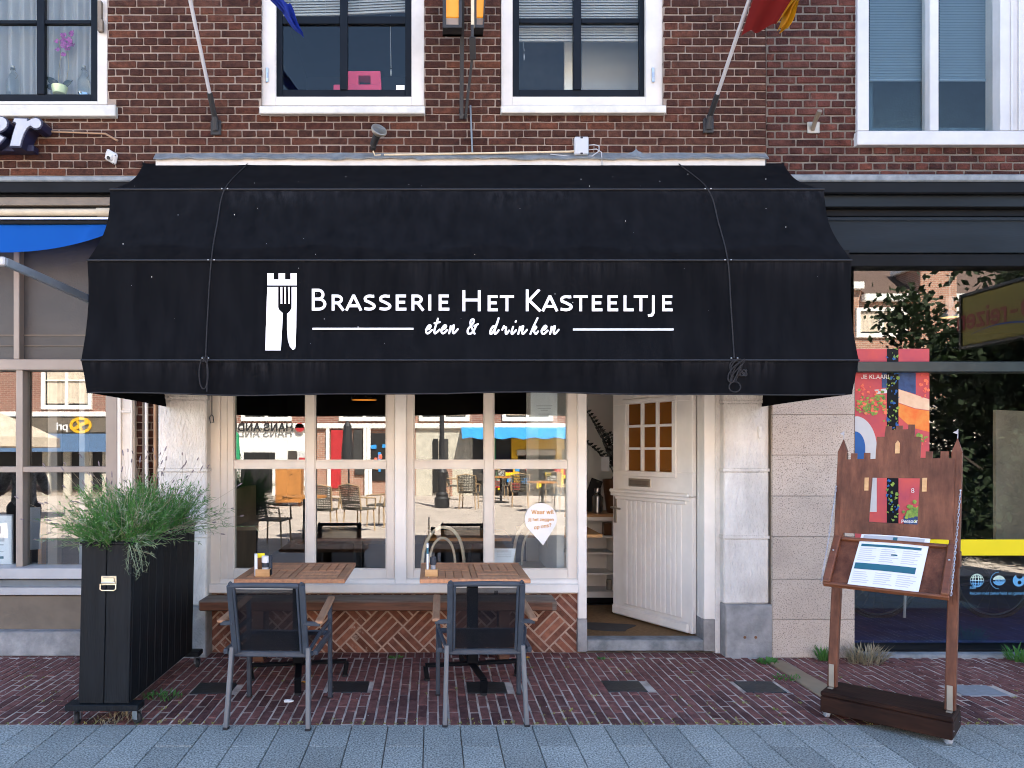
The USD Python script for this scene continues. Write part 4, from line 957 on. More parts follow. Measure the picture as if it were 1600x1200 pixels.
def glyph(ch, x, base, h, w):
    """a plain humanist capital as strokes; picture pixels, y down"""
    t = h; Y = lambda v: base - v * h; k = ST / 2 / h
    A = lambda pts: [(x + a * w, Y(b)) for a, b in pts]
    e = ST / 2 / w
    if ch == 'B': s = [A([(e, 0), (e, 1)]), A([(e, 1 - k), (.45, 1 - k)] + arc(.45, .765 - k / 2, .42 - e, .235 - k / 2, 90, -90) + [(e, .53)]), A([(.45, .53)] + arc(.47, .265 + k / 2, .53 - e, .265 - k / 2, 90, -90) + [(e, k)])]
    elif ch == 'R': s = [A([(e, 0), (e, 1)]), A([(e, 1 - k), (.42, 1 - k)] + arc(.42, .74 - k / 2, .48 - e, .26 - k / 2, 90, -90) + [(e, .48)]), A([(.45, .48), (.58, .38), (.95, 0)])]
    elif ch == 'A': s = [A([(.03, 0), (.5, 1 - k * .5), (.97, 0)]), A([(.2, .30), (.8, .30)])]
    elif ch == 'S': s = [A([(.93, .90)] + arc(.54, .73, .42, .27 - k, 60, 180, 8) + [(.16, .62), (.5, .52), (.86, .38)] + arc(.48, .27, .46, .27 - k, 20, -110, 10) + [(.04, .13)])]
    elif ch == 'E': s = [A([(e, 0), (e, 1)]), A([(e, 1 - k), (.97, 1 - k)]), A([(e, .52), (.88, .52)]), A([(e, k), (1, k)])]
    elif ch == 'I': s = [A([(.5, 0), (.5, 1)])]
    elif ch == 'H': s = [A([(e, 0), (e, 1)]), A([(1 - e, 0), (1 - e, 1)]), A([(e, .53), (1 - e, .53)])]
    elif ch == 'T': s = [A([(0, 1 - k), (1, 1 - k)]), A([(.5, 0), (.5, 1)])]
    elif ch == 'K': s = [A([(e, 0), (e, 1)]), A([(.9, 1), (.22, .5), (.97, 0)])]
    elif ch == 'L': s = [A([(e, 1), (e, k), (1, k)])]
    elif ch == 'J': s = [A([(.75, 1), (.75, -.08), (.6, -.24), (.15, -.28)])]
    g = unary_union([LineString(q).buffer(ST / 2, cap_style=2, join_style=2 if ch in 'AELK' else 1) for q in s])
    return g.intersection(sbox(x - 8, base - h, x + w + 8, base + h * .4))
# left and right edge of each capital, as measured: (letter, x0, x1, height)
CAPS = [('B', 487.5, 510, 34), ('R', 518.5, 538, 25), ('A', 540.5, 565, 25), ('S', 568.5, 586, 25), ('S', 592.5, 610.5, 25), ('E', 618.5, 635, 25), ('R', 643, 662.5, 25), ('I', 668, 675, 25), ('E', 685.5, 702, 25),
        ('H', 722.5, 751, 33), ('E', 762, 778, 25), ('T', 781, 803, 25), ('K', 821.5, 845, 34), ('A', 847, 871, 25), ('S', 875, 893.5, 25), ('T', 896, 918, 25), ('E', 924.5, 941, 25), ('E', 949, 965.5, 25), ('L', 974, 990, 25), ('T', 990, 1012, 25), ('J', 1010, 1024, 25), ('E', 1034, 1050.5, 25)]
lt = thing('awning_lettering', 'white capitals "BRASSERIE HET KASTEELTJE" with handwritten "eten & drinken" on the black awning', 'lettering', (.2, -1.0, 2.4))
for ch, a, b, h in CAPS: print_on(glyph(ch, a, 486.5 if a > 700 else 485.5, h, b - a), 'capital', 'print_white', lt)
def smooth_line(p, n=8):
    p = np.array(p, float); q = np.vstack([2 * p[0] - p[1], p, 2 * p[-1] - p[-2]]); out = []
    for i in range(1, len(q) - 2):
        for t in np.linspace(0, 1, n, endpoint=False):
            out.append(.5 * ((2 * q[i]) + (-q[i - 1] + q[i + 1]) * t + (2 * q[i - 1] - 5 * q[i] + 4 * q[i + 1] - q[i + 2]) * t ** 2 + (-q[i - 1] + 3 * q[i] - 3 * q[i + 1] + q[i + 2]) * t ** 3))
    return np.vstack([out, p[-1:]])
HAND = {'e': [[(.05, .42), (.45, .55), (.62, .85), (.42, .98), (.18, .7), (.08, .3), (.25, .02), (.5, .05), (.85, .4)]],
        't': [[(.35, 1.75), (.22, 1.0), (.12, .3), (.25, .0), (.45, .1), (.8, .45)], [(.0, 1.2), (.65, 1.35)]],
        'n': [[(.12, .85), (.12, .4), (.05, .0)], [(.08, .25), (.35, .8), (.52, .95), (.55, .7), (.5, .25), (.62, .02), (.8, .1), (1.1, .5)]],
        'd': [[(.55, .75), (.35, .95), (.1, .6), (.02, .15), (.2, .0), (.45, .35), (.72, 1.1), (.85, 1.9)], [(.85, 1.9), (.68, 1.1), (.58, .35), (.68, .02), (.88, .1), (1.1, .45)]],
        'r': [[(.05, .5), (.2, .95), (.25, .75), (.5, .8), (.52, .4), (.6, .05), (.75, .05), (.95, .4)]],
        'i': [[(.2, .85), (.1, .3), (.18, .0), (.35, .08), (.65, .45)], [(.42, 1.45), (.46, 1.55)]],
        'k': [[(.65, 1.9), (.4, 1.2), (.15, .4), (.05, .0)], [(.12, .3), (.5, .85), (.68, .8), (.5, .5), (.3, .42), (.5, .25), (.75, .0), (1.0, .3)]],
        '&': [[(1.0, .0), (.6, .55), (.22, 1.25), (.25, 1.7), (.55, 1.75), (.6, 1.4), (.3, .95), (.0, .5), (.1, .05), (.5, .02), (.85, .45), (1.05, 1.05)], [(.8, .95), (1.25, 1.2)]]}
def hand(word, x, base, xh, adv):
    for ch, w_ in zip(word, adv):
        if ch != ' ':
            sh = unary_union([LineString([(x + a * xh * .92 + b * xh * .16, base - b * xh) for a, b in smooth_line(s)]).buffer(1.55) for s in HAND[ch]])
            print_on(sh.simplify(.12), 'script_letter', 'print_white', lt)
        x += w_
hand('eten', 664, 521, 13, [12.5, 11.5, 13, 14]); hand('&', 730, 521.5, 12.5, [20]); hand('drinken', 765, 522, 13, [18, 14.5, 11.5, 19, 16.5, 14, 16])
for a, b, y_ in ((488.5, 646, 514), (895, 1052, 515)): print_on(sbox(a, y_ - 1.5, b, y_ + 1.6), 'rule', 'print_white', lt)
em = thing('awning_emblem', 'white castle tower with fork and knife cut out, printed on the black awning', 'emblem', (-1.0, -1.0, 2.3))
def E_(pts): return Polygon([(400 + a / 4.706, 410 + b / 4.706) for a, b in pts])
print_on(E_([(84, 170), (84, 80), (133, 80), (133, 127), (167, 127), (167, 80), (215, 80), (215, 127), (255, 127), (255, 80), (302, 80), (302, 170)]), 'battlement', 'print_white', em)
print_on(E_([(84, 182), (164, 182), (164, 330), (172, 350), (200, 375), (184, 648), (69, 648)]), 'tower', 'print_white', em)
print_on(E_([(263, 182), (302, 182), (294, 610), (288, 636), (272, 645), (250, 620), (236, 575), (229, 500), (229, 380), (252, 358), (263, 335)]), 'knife', 'print_white', em)
for a in (180, 207, 236): print_on(E_([(a, 182), (a + 15, 182), (a + 15, 307), (a + 2, 307)]), 'fork_gap', 'print_white', em)
sp = MB()
for i in range(46):
    k_, x_ = rnd.randrange(3, 38), rnd.uniform(AL + .1, AR - .1); j = int((x_ - AL) / (AR - AL) * (len(XS) - 1))
    p = G[k_, j] + [rnd.uniform(-.03, .03), -.006, .004]; r_ = rnd.uniform(.0012, .0036)
    sp.mesh(trimesh.Trimesh(*(lambda t: (t.vertices * [1, .4, rnd.uniform(.7, 1.6)] * r_ + p, t.faces))(trimesh.creation.icosphere(0))))
tag(sp.build('bird_droppings', 'bird_dirt'), 'tiny pale specks spattered over the black awning', 'specks', kind='stuff')
# ropes over the canvas
def on_cloth(px, py):
    yy = np.interp(py, CY - (PR[:, 1] - EYE) * FPX / (DIST + PR[:, 0]), PR[:, 0]); zz = np.interp(py, CY - (PR[:, 1] - EYE) * FPX / (DIST + PR[:, 0]), PR[:, 1])
    return np.array([(px - CX) * (DIST + yy) / FPX, yy - .012, zz])
for name, lab, pl in (('awning_rope', 'thin dark rope over the left of the black awning ending in one open loop', [(387, 257), (352, 296), (340, 350), (331, 407), (326, 480), (322, 560)]),
                      ('awning_rope', 'thin dark rope over the right of the black awning ending in a tangled coil', [(1060, 257), (1105, 296), (1122, 350), (1136, 407), (1141, 480), (1146, 560)])):
    r_ = thing(name, lab, 'rope', on_cloth(*pl[-1]), group=None)
    q = smooth_line(pl, 6); MB().tube([on_cloth(a, min(b, 614)) for a, b in q], .0042, 6).build('cord', 'rope', r_)
    c0 = pl[-1]; lp = []
    if c0[0] < 500:
        for a in np.linspace(0, 2 * math.pi, 26): lp.append((c0[0] - 3 + 7 * math.sin(a), c0[1] + 24 - 24 * math.cos(a)))
        MB().tube([on_cloth(a, min(b, 613)) for a, b in lp], .0045, 6).build('loop', 'rope', r_)
        MB().tube([on_cloth(323, 560), on_cloth(325, 585), on_cloth(324, 612)], .0045, 6).build('tail', 'rope', r_)
        kn = [(c0[0] + 4 * math.cos(a), c0[1] + 2 + 5 * math.sin(a * 1.5)) for a in np.linspace(0, 9, 20)]
    else:
        for k_ in range(4):
            lp = [(c0[0] + 2 + (9 + 2 * k_) * math.sin(a + k_) * .8 + 3 * math.sin(2 * a + k_), c0[1] + 20 - (16 + 2 * (k_ % 2)) * math.cos(a + k_ * .3)) for a in np.linspace(0, 2 * math.pi, 30)]
            MB().tube([on_cloth(a, min(b, 613)) - [0, .004 * k_, 0] for a, b in lp], .0045, 6).build('loop', 'rope', r_)
        lp = [(c0[0] + 9 * math.sin(a), c0[1] + 45 - 8 * math.cos(a)) for a in np.linspace(0, 2 * math.pi, 20)]
        MB().tube([on_cloth(a, min(b, 615)) - [0, .01, 0] for a, b in lp], .0045, 6).build('loop', 'rope', r_)
        kn = [(c0[0] + 13 + 6 * math.cos(a), c0[1] + 23 + 5 * math.sin(a * 1.7)) for a in np.linspace(0, 16, 40)]
    MB().tube([on_cloth(a, b) - [0, .006, 0] for a, b in kn], .004, 6).build('knot', 'rope', r_)
    st_ = MB()
    for (a, b) in pl[1:4:2] + [pl[-1]]:
        p = on_cloth(a, b); st_.mesh(trimesh.creation.icosphere(1, .0055).apply_translation(p + [.02, -.004, 0])).mesh(trimesh.creation.icosphere(1, .0055).apply_translation(p - [.02, .004, 0]))
    st_.build('eyelet', 'steel', r_)

# ================================================================ fittings on the wall
spot = thing('wall_spotlight', 'grey round spotlight on a black wall bracket above the awning', 'spotlight', at(583, 236, 0))
a0, a1 = at(583, 226, -.05), at(594, 199, -.17); t = a1 - a0; t /= np.linalg.norm(t)
MB().tube([at(583, 232, -.005), at(583, 228, -.05), a0 + t * .01], .022, 10).tube([a0, a0 + t * .10], [.026, .030], 14).build('bracket', 'rubber', spot)
R_ = trimesh.geometry.align_vectors([0, 0, 1], t)[:3, :3]
MB().lathe([(.03, 0), (.045, .01), (.062, .03), (.062, .045), (.056, .048), (.001, .042)], a0 + t * .095, 24, R=R_).build('lamp_head', 'plate_metal', spot, 40)
MB().lathe([(.054, .049), (.03, .053), (.001, .054)], a0 + t * .095, 24, R=R_).build('lens', 'bottle_glass', spot, 40)
MB().tube([at(583, 236, -.02), at(586, 243, -.02), at(595, 242, -.015)], .006, 6).build('cable', 'cream_pipe', spot)
jb = thing('junction_box', 'small pale grey junction box with conduit above the awning', 'junction box', at(908, 240, 0))
MB().pbox(898, 213, 920, 241, -.045, 0, .007).build('box', 'grey_plastic', jb)
MB().pbox(907, 213.5, 911, 216, -.048, -.04).pbox(907, 238, 911, 240.5, -.048, -.04).build('clip', 'rubber', jb)
MB().tube([at(600, 242, -.02), at(780, 239, -.02), at(890, 237, -.02), at(898, 236, -.02)], .0085, 8).build('conduit', 'cream_pipe', jb, 40)
MB().tube([at(860, 241, -.02), at(900, 245, -.02), at(925, 244, -.03), at(936, 236, -.04), at(936, 228, -.04), at(928, 226, -.03), at(920, 227, -.02)], .004, 6).tube([at(920, 234, -.02), at(932, 233, -.03), at(940, 238, -.04), at(941, 258, -.04)], .004, 6).build('cable', 'grey_plastic', jb, 60)
MB().tube([at(735, 165, -.015), at(736, 190, -.015), at(738, 238, -.015)], .007, 8).build('wire', 'blue_grey', jb)

lan = thing('wall_lantern', 'black framed lantern with two glowing amber panels on long black wall brackets', 'lantern', at(727, 190, 0))
yf = -.34
for px0, px1, sl in ((692, 722, 0), (741, 763, -7)):
    q = MB(); z0, z1 = Z(43, yf), Z(-70, yf)
    pts = [(X(px0, yf), z0), (X(px1 + (sl if sl else 0), yf), z0), (X(px1, yf), z1), (X(px0, yf), z1)]
    pol = Polygon(pts); q.poly(pol.difference(affinity.scale(pol, .66, .92)), yf, yf + .12); q.poly(pol, yf + .09, yf + .12)
    q.build('frame', 'rubber', lan)
    inner = affinity.scale(pol, .66, .92)
    x0_, z0_, x1_, z1_ = inner.bounds
    MB().poly(inner.intersection(sbox(x0_, Z(20, yf), x1_, z1_)), yf + .05, yf + .085).build('amber_panel', 'amber_lit', lan)
    MB().poly(inner.intersection(sbox(x0_, z0_, x1_, Z(20.5, yf))), yf + .06, yf + .085).build('panel_end', 'taupe_paint', lan)
MB().bar(at(721, 186, -.03), at(723, -70, yf), .03, .03).build('bracket', 'rubber', lan)
MB().bar(at(727, 186, -.02), at(739, 80, yf * .75), .018, .02).bar(at(739, 92, yf * .7), at(738, 58, yf), .045, .04).bar(at(738, 60, yf), at(738, 40, yf), .022, .03).build('bracket', 'rubber', lan)
MB().pbox(736, -70, 741, 43, yf - .01, yf + .02, .002).build('edge_strip', 'cream_pipe', lan)

def flagpole(base_px, end, lab, flip):
    b = at(*base_px, 0); e = np.array(end); t = (e - b) / np.linalg.norm(e - b)
    fp_ = thing('flagpole', lab, 'flagpole', b)
    MB().tube([b + t * .10, b + t * 2.2], .0135, 12).build('pole', 'pole_white', fp_, 40)
    MB().box(b[0] - .04, b[0] + .04, -.02, 0, b[2] - .085, b[2] + .03, .006).tube([b + [0, -.01, -.05], b + t * .06], [.030, .024], 12).tube([b + t * .04, b + t * .24], .021, 12).build('socket', 'rubber', fp_, 40)
    return b, t
bl, tl = flagpole((338, 195), (X(297, -.614), -.614, Z(0, -.614)), 'white flagpole leaning left from a black socket beside the tall window', 0)
br, tr_ = flagpole((1106, 192), (X(1157, -.62), -.62, Z(40, -.62)), 'white flagpole leaning right from a black socket, carrying the red flag', 0)
MB().tube([at(296, 20, -.55), at(300, 45, -.5), at(303, 72, -.45)], .003, 5)
def flag(name, lab, quads, group=None):
    f_ = thing(name, lab, 'flag', quads[0][1][0])
    for part, rows, mat in quads:
        P = []
        A, B, C, D = [np.array(p, float) for p in rows]            # corners: A-B top edge, D-C bottom edge
        for s in np.linspace(0, 1, 16):
            P.append([A * (1 - s) * (1 - t) + B * s * (1 - t) + C * s * t + D * (1 - s) * t + np.array([0, .035 * math.sin(s * 9 + t * 3), .012 * math.sin(t * 7)]) for t in np.linspace(0, 1, 16)])
        MB().grid(np.array(P)).build(part, mat, f_, True)
fD, fA_ = br + tr_ * .70 + [0, -.03, -.02], br + tr_ * 1.9 + [0, -.03, 0]
fB_ = fA_ + [.42, -.02, -.12]; yq = fD[1]
fC_ = at(1210, 42, yq - .06)
flag('red_flag', 'red flag with yellow edge hanging from the right flagpole', [
    ('red_cloth', [fA_, fB_, fC_, fD + [.01, 0, -.03]], 'flag_red'),
    ('yellow_cloth', [fB_ + [-.02, -.015, 0], fB_ + [.2, -.03, .02], at(1240, 4, yq - .08), at(1213, 40, yq - .075)], 'flag_yellow'),
    ('yellow_edge', [at(1236, 0, yq - .10), at(1252, -4, yq - .10), at(1228, 50, yq - .09), at(1214, 50, yq - .09)], 'flag_yellow')])
flag('blue_flag', 'blue flag whose narrow tip hangs before the left sash window', [('blue_cloth', [at(296, -120, -.7), at(340, -112, -.72), at(471, 46, -.75), at(424, 2, -.75)], 'flag_blue'), ('tip', [at(424, -2, -.755), at(452, 2, -.755), at(475, 57, -.755), at(471, 56, -.755)], 'flag_blue')])

# things on the upstairs window sills
orch = thing('orchid', 'purple orchid in a pale green pot on the sill of the top left window', 'pot plant', at(93, 148, .15))
yo = .15
MB().lathe([(.001, 0), (.05, 0), (.062, .055), (.060, .06), (.05, .05), (.001, .05)], at(93, 147, yo), 20).build('pot', 'pot_lime', orch, 40)
stp_ = MB().tube([at(91, 134, yo), at(92, 110, yo), at(95, 88, yo), at(92, 60, yo)], .003, 5).tube([at(103, 134, yo), at(107, 105, yo), at(106, 80, yo)], .003, 5); stp_.build('stem', 'dry_stem', orch)
lv = MB()
for a, b, w_ in (((90, 134), (72, 120), 6), ((88, 136), (71, 137), 6), ((97, 134), (116, 128), 6), ((92, 133), (80, 125), 5)):
    A, B = at(*a, yo), at(*b, yo); n = np.array([-(B - A)[2], 0, (B - A)[0]]); n /= np.linalg.norm(n); w_ = w_ / 200
    lv.grid(np.array([[A + (B - A) * t - n * w_ * math.sin(math.pi * min(t + .08, 1)) * .9 + [0, -.02 * t, 0], A + (B - A) * t + [0, -.02 * t - .008, 0], A + (B - A) * t + n * w_ * math.sin(math.pi * min(t + .08, 1)) * .9 + [0, -.02 * t, 0]] for t in np.linspace(0, 1, 8)]))
lv.build('leaves', 'dark_leaf', orch, True)
pet = MB()
for i in range(26):
    c = at(rnd.gauss(101, 8), 64 + rnd.gauss(0, 9) if i % 3 else rnd.uniform(50, 90), yo - rnd.uniform(0, .05))
    for k_ in range(5):
        a = k_ * 1.2566 + rnd.random(); d_ = np.array([math.cos(a), rnd.uniform(-.4, .2), math.sin(a)]); n = np.array([-d_[2], 0, d_[0]])
        pet.add([c, c + d_ * .012 + n * .008, c + d_ * .022, c + d_ * .012 - n * .008], [[0, 1, 2], [0, 2, 3]])
pet.build('petals', 'plum', orch)
for px, lab in ((20, 'clear swing top bottle at the left of the top left window'), (131, 'clear glass bottle beside the orchid')):
    bt = thing('glass_bottle', lab, 'bottle', at(px, 148, yo))
    MB().lathe([(.001, 0), (.045, 0), (.048, .01), (.047, .10), (.03, .14), (.017, .165), (.016, .19), (.02, .193), (.02, .205), (.001, .205)], at(px, 147, yo), 18).build('body', 'bottle_glass', bt, 40)
    MB().tube([at(px + 4, 123, yo - .02), at(px + 8, 118, yo), at(px + 3, 112, yo)], .002, 5).lathe([(.001, .205), (.014, .205), (.014, .225), (.001, .228)], at(px, 147, yo), 12).build('stopper', 'plate_metal', bt)
cr = thing('pink_crate', 'bright pink plastic box inside the left sash window', 'crate', at(570, 146, .25))
yc = .28
pol = Polygon([(X(a, yc), Z(b, yc)) for a, b in [(544, 111), (594, 111), (597, 147), (544, 147)]]); hole_ = Polygon([(X(a, yc), Z(b, yc)) for a, b in [(560, 118), (579, 118), (579, 132), (560, 132)]])
MB().poly(pol.difference(hole_), yc, yc + .12).build('body', 'pink_plastic', cr)
MB().pbox(521, 132, 596, 148, yc - .05, yc - .005, .004).build('base', 'pink_plastic', cr)
# ================================================================ furniture before the brasserie
def garden_table(parent):
    h, w, d = .75, .72, .70
    top = MB(); bd = .055; t0, t1 = h - .028, h
    for a in ((-w / 2, w / 2, -d / 2, -d / 2 + bd), (-w / 2, w / 2, d / 2 - bd, d / 2)): top.box(*a, t0, t1, .004)
    tt = top.build('tabletop', 'teak', parent, world=False)
    m_ = MB()
    for a in ((-w / 2, -w / 2 + bd), (w / 2 - bd, w / 2)): m_.box(*a, -d / 2 + bd + .001, d / 2 - bd - .001, t0, t1, .004)
    m_.box(-.018, .018, -d / 2 + bd + .001, d / 2 - bd - .001, t0, t1 - .001, .003); m_.build('frame_board', 'teak_cross', tt, world=False)
    n = 5
    for qx in (0, 1):
        for qy in (0, 1):
            x0 = -w / 2 + bd + .003 if qx == 0 else .021; x1 = -.021 if qx == 0 else w / 2 - bd - .003
            y0 = -d / 2 + bd + .003 if qy == 0 else .006; y1 = -.006 if qy == 0 else d / 2 - bd - .003
            along = (qx + qy) % 2 == 0                          # slats running away from the street
            for k in range(n):
                if along:
                    a = x0 + (x1 - x0) * k / n; MB().box(a + .002, a + (x1 - x0) / n - .002, y0, y1, t0 + .006, t1 - rnd.uniform(0, .001), .003).build('slat', 'teak_cross', tt, world=False)
                else:
                    a = y0 + (y1 - y0) * k / n; MB().box(x0, x1, a + .002, a + (y1 - y0) / n - .002, t0 + .006, t1 - rnd.uniform(0, .001), .003).build('slat', 'teak', tt, world=False)
    MB().box(-.30, .30, -.30, .30, h - .036, h - .029, .002).build('under_plate', 'rubber', parent, world=False)
    MB().box(-.038, .038, -.038, .038, .11, h - .036, .005).build('column', 'black_paint', parent, world=False)
    b_ = MB(); A = math.radians(9)
    for k in (0, 1):
        a = A + k * math.pi / 2; u = np.array([math.cos(a), math.sin(a), 0]); L = (.33, .36)[k]
        b_.bar(-u * L + [0, 0, .105 - .006 * k], u * L + [0, 0, .105 - .006 * k], .045, .022, b=.004)
        for s_ in (-1, 1): b_.bar(u * L * s_ + [0, 0, .10], u * (L - .012) * s_ + [0, 0, .012], .045, .03, up=u, b=.004)
    b_.build('base', 'black_paint', parent, world=False)
    for k in (0, 1):
        a = A + k * math.pi / 2; u = np.array([math.cos(a), math.sin(a), 0])
        for s_ in (-1, 1): p = u * (.32, .35)[k] * s_; MB().lathe([(.001, 0), (.022, 0), (.022, .014), (.001, .014)], p, 12).build('foot', 'rubber', parent, world=False)
    MB().bar((.05, -.05, h - .05), (.075, -.06, h - .075), .012, .02, b=.003).build('tilt_lever', 'rubber', parent, world=False)
T1, T2 = (-.925, -.64, 0), (.28, -.64, 0)
tb = thing('garden_table', 'square teak slat table before the left window, behind the left chair', 'table', T1, group='teak terrace tables')
garden_table(tb)
dup(tb, 'garden_table', T2, 0, 'square teak slat table before the right window, behind the right chair', 'table', 'teak terrace tables')

def chair(parent):
    for s in (-1, 1):
        l_ = MB().bar((s * .236, -.285, 0.008), (s * .222, -.215, .45), .026, .036, up=(0, 1, 0), b=.004); l_.build('leg', 'leg_grey', parent, world=False)
        l_ = MB().bar((s * .262, .262, .008), (s * .262, .250, .625), .026, .034, up=(0, 1, 0), b=.004).box(s * .262 - .014, s * .262 + .014, -.215, .25, .405, .435, .004); l_.build('leg', 'gunmetal', parent, world=False)
        MB().box(s * .236 - .016, s * .236 + .016, -.305, -.266, 0, .012, .003).build('rubber_foot', 'rubber', parent, world=False); MB().box(s * .262 - .016, s * .262 + .016, .243, .283, 0, .012, .003).build('rubber_foot', 'rubber', parent, world=False)
    # back: outer frame, rails, sling
    lo, hi = np.array([0, -.205, .405]), np.array([0, -.315, .825])
    fr_ = MB()
    for s in (-1, 1):
        fr_.bar(lo + [s * .205, 0, 0], hi + [s * .205, 0, 0], .036, .024, up=(0, 1, 0), b=.005)
        fr_.bar(lo + [s * .180, -.004, .012], hi + [s * .180, -.004, -.012], .012, .026, up=(0, 1, 0), b=.003)
        fr_.bar(hi + [s * .205, 0, -.002], hi + [s * .196, .012, .006], .034, .03, up=(0, 1, 0), b=.005)
    fr_.bar(lo + [-.223, 0, 0], lo + [.223, 0, 0], .024, .030, up=(0, .25, 1), b=.005)
    P = [hi + np.array([x_, .022 * math.cos(x_ / .2 * 1.3) - .012, -.002]) for x_ in np.linspace(-.19, .19, 9)]
    fr_.tube(np.array(P), .0155, 10)
    fr_.build('back_frame', 'gunmetal', parent, world=False)
    G_ = []
    for t in np.linspace(0, 1, 10):
        p = lo + (hi - lo) * (.06 + .88 * t)
        G_.append([p + np.array([x_, -.012 * math.cos(x_ / .18 * 1.5) * math.sin(math.pi * t) * -1 * .8, 0]) for x_ in np.linspace(-.178, .178, 9)])
    G_ = np.array(G_); MB().grid(G_).grid(G_ + [0, .004, 0], True).build('backrest', 'sling', parent, True, world=False)
    G_ = np.array([[(x_, y_, .432 - .018 * math.cos(x_ / .2 * 1.5) * math.sin((y_ + .2) / .45 * math.pi)) for x_ in np.linspace(-.20, .20, 9)] for y_ in np.linspace(-.2, .25, 9)])
    MB().grid(G_).grid(G_ - [0, 0, .004], True).build('seat', 'sling', parent, True, world=False)
    MB().box(-.248, .248, .235, .26, .405, .435, .004).build('seat_rail', 'gunmetal', parent, world=False); MB().box(-.248, .248, -.215, -.19, .40, .425, .004).build('seat_rail', 'gunmetal', parent, world=False)
    for s in (-1, 1):
        MB().bar((s * .268, .275, .640), (s * .285, -.235, .598), .046, .020, b=.006).build('armrest', 'arm_wood', parent, world=False)
        MB().bar((s * .20, -.26, .60), (s * .288, -.215, .585), .026, .024, b=.003).bar((s * .225, -.22, .43), (s * .262, -.05, .50), .016, .022, b=.003).bar((s * .262, -.05, .50), (s * .262, .24, .50), .016, .022, b=.003).build('arm_support', 'gunmetal', parent, world=False)
ch = thing('armchair', 'grey metal armchair with black sling back and wooden arms at the left table', 'chair', (-.925, -1.295, 0), -2.5, group='terrace armchairs')
chair(ch)
c2_ = dup(ch, 'armchair', (.305, -1.245, 0), 1.0, 'grey metal armchair with black sling back and wooden arms at the right table', 'chair', 'terrace armchairs')
one('price_tag', 'small pale tag stuck on the back of the right armchair', 'tag', MB().obox((.365, -1.567, .775), (1, 0, 0), (0, .967, .253), (0, -.253, .967), (.022, .002, .024), 0), 'sling')

bn = thing('wooden_bench', 'low weathered plank bench against the brick panel under the windows', 'bench', (-.35, -.12, 0))
MB().box(-1.74, .93, -.27, -.03, .385, .462, .008, jit=.002).build('plank', 'old_wood', bn)
MB().box(-1.735, .90, -.274, -.25, .388, .452, .006).build('front_edge', 'brown_wood', bn)
for x_ in (-1.30, .54): MB().box(x_ - .04, x_ + .04, -.25, -.06, 0, .384, .005).build('leg', 'brown_wood', bn)
lb = MB(); lb.add(*(lambda t: (t.vertices * [.05, .022, .008] + [X(688, -.15), -.10, .468], t.faces))(trimesh.creation.icosphere(1)))

# caddies on the tables
def caddy(x, y, lab, left):
    c = thing('condiment_box', lab, 'condiment box', (x, y, .75))
    w, d, h = (.095, .075, .050) if left else (.085, .085, .048)
    MB().box(-w / 2, w / 2, -d / 2, -d / 2 + .008, 0.001, h, .002).box(-w / 2, w / 2, d / 2 - .008, d / 2, 0.001, h, .002).box(-w / 2 + .0, -w / 2 + .008, -d / 2 + .0082, d / 2 - .0082, 0.001, h, .002).box(w / 2 - .008, w / 2, -d / 2 + .0082, d / 2 - .0082, 0.001, h, .002).box(-w / 2 + .0082, w / 2 - .0082, -d / 2 + .0082, d / 2 - .0082, 0.001, .008).build('box', 'light_wood', c, world=False)
    MB().box(w / 2, w / 2 + .003, -d / 2 + .006, d / 2 - .006, .006, h - .004, .001).build('slate_side', 'black_paint', c, world=False)
    return c
yl = -.87
c1x = X(412, yl); caddy(c1x, yl, 'small wooden condiment box at the left corner of the left table', True)
c2x = X(674, -.86); caddy(c2x, -.86, 'small wooden condiment box at the left corner of the right table', False)
bk = thing('menu_booklet', 'yellow topped menu cards standing behind the left condiment box', 'menu', (c1x - .052, yl, .75))
MB().obox((.0, .0, .075), (.96, .28, 0), (-.28, .96, 0), (.0, 0, 1), (.018, .05, .145), .002).build('cards', 'paper', bk, world=False)
MB().obox((.030, .012, .135), (.96, .28, 0), (-.28, .96, 0), (0, 0, 1), (.052, .004, .03), .001).build('yellow_band', 'yellow_print', bk, world=False)
MB().obox((.030, .013, .07), (.96, .28, 0), (-.28, .96, 0), (0, 0, 1), (.052, .004, .098), .001).build('picture', 'copper_glaze', bk, world=False)
sh = thing('salt_shaker', 'white topped salt shaker in the left condiment box', 'shaker', (c1x + .012, yl - .005, .76))
MB().lathe([(.001, 0), (.022, 0), (.022, .055), (.018, .065), (.018, .08)], n=18).build('base', 'frame_white', sh, 40, world=False)
MB().lathe([(.0185, .079), (.0235, .081), (.0235, .124), (.001, .126)], n=18).build('cap', 'print_white', sh, 40, world=False)
MB().lathe([(.0225, .05), (.0225, .07), (.0195, .079)], n=18).build('band', 'gunmetal', sh, 40, world=False)
pe = thing('pepper_mill', 'dark pepper shaker behind the white one in the left condiment box', 'shaker', (c1x + .035, yl + .022, .76))
MB().lathe([(.001, 0), (.018, 0), (.018, .07), (.014, .085), (.018, .09), (.018, .125), (.001, .127)], n=16).build('body', 'gunmetal', pe, 40, world=False)
m2 = thing('menu_card', 'thin upright pale menu card at the right table condiment box', 'menu', (c2x - .025, -.86, .75))
MB().box(-.006, .006, -.03, .03, .002, .215, .001).build('card', 'paper', m2, world=False)
MB().box(-.0066, .0066, -.031, -.02, .15, .19).build('print', 'teal_print', m2, world=False)
s2 = thing('pepper_mill', 'dark capped shaker in the right condiment box', 'shaker', (c2x + .012, -.85, .76))
MB().lathe([(.001, 0), (.016, 0), (.016, .05), (.013, .06)], n=16).build('base', 'grey_plastic', s2, 40, world=False)
MB().lathe([(.013, .06), (.021, .064), (.021, .115), (.001, .118)], n=16).build('cap', 'gunmetal', s2, 40, world=False)

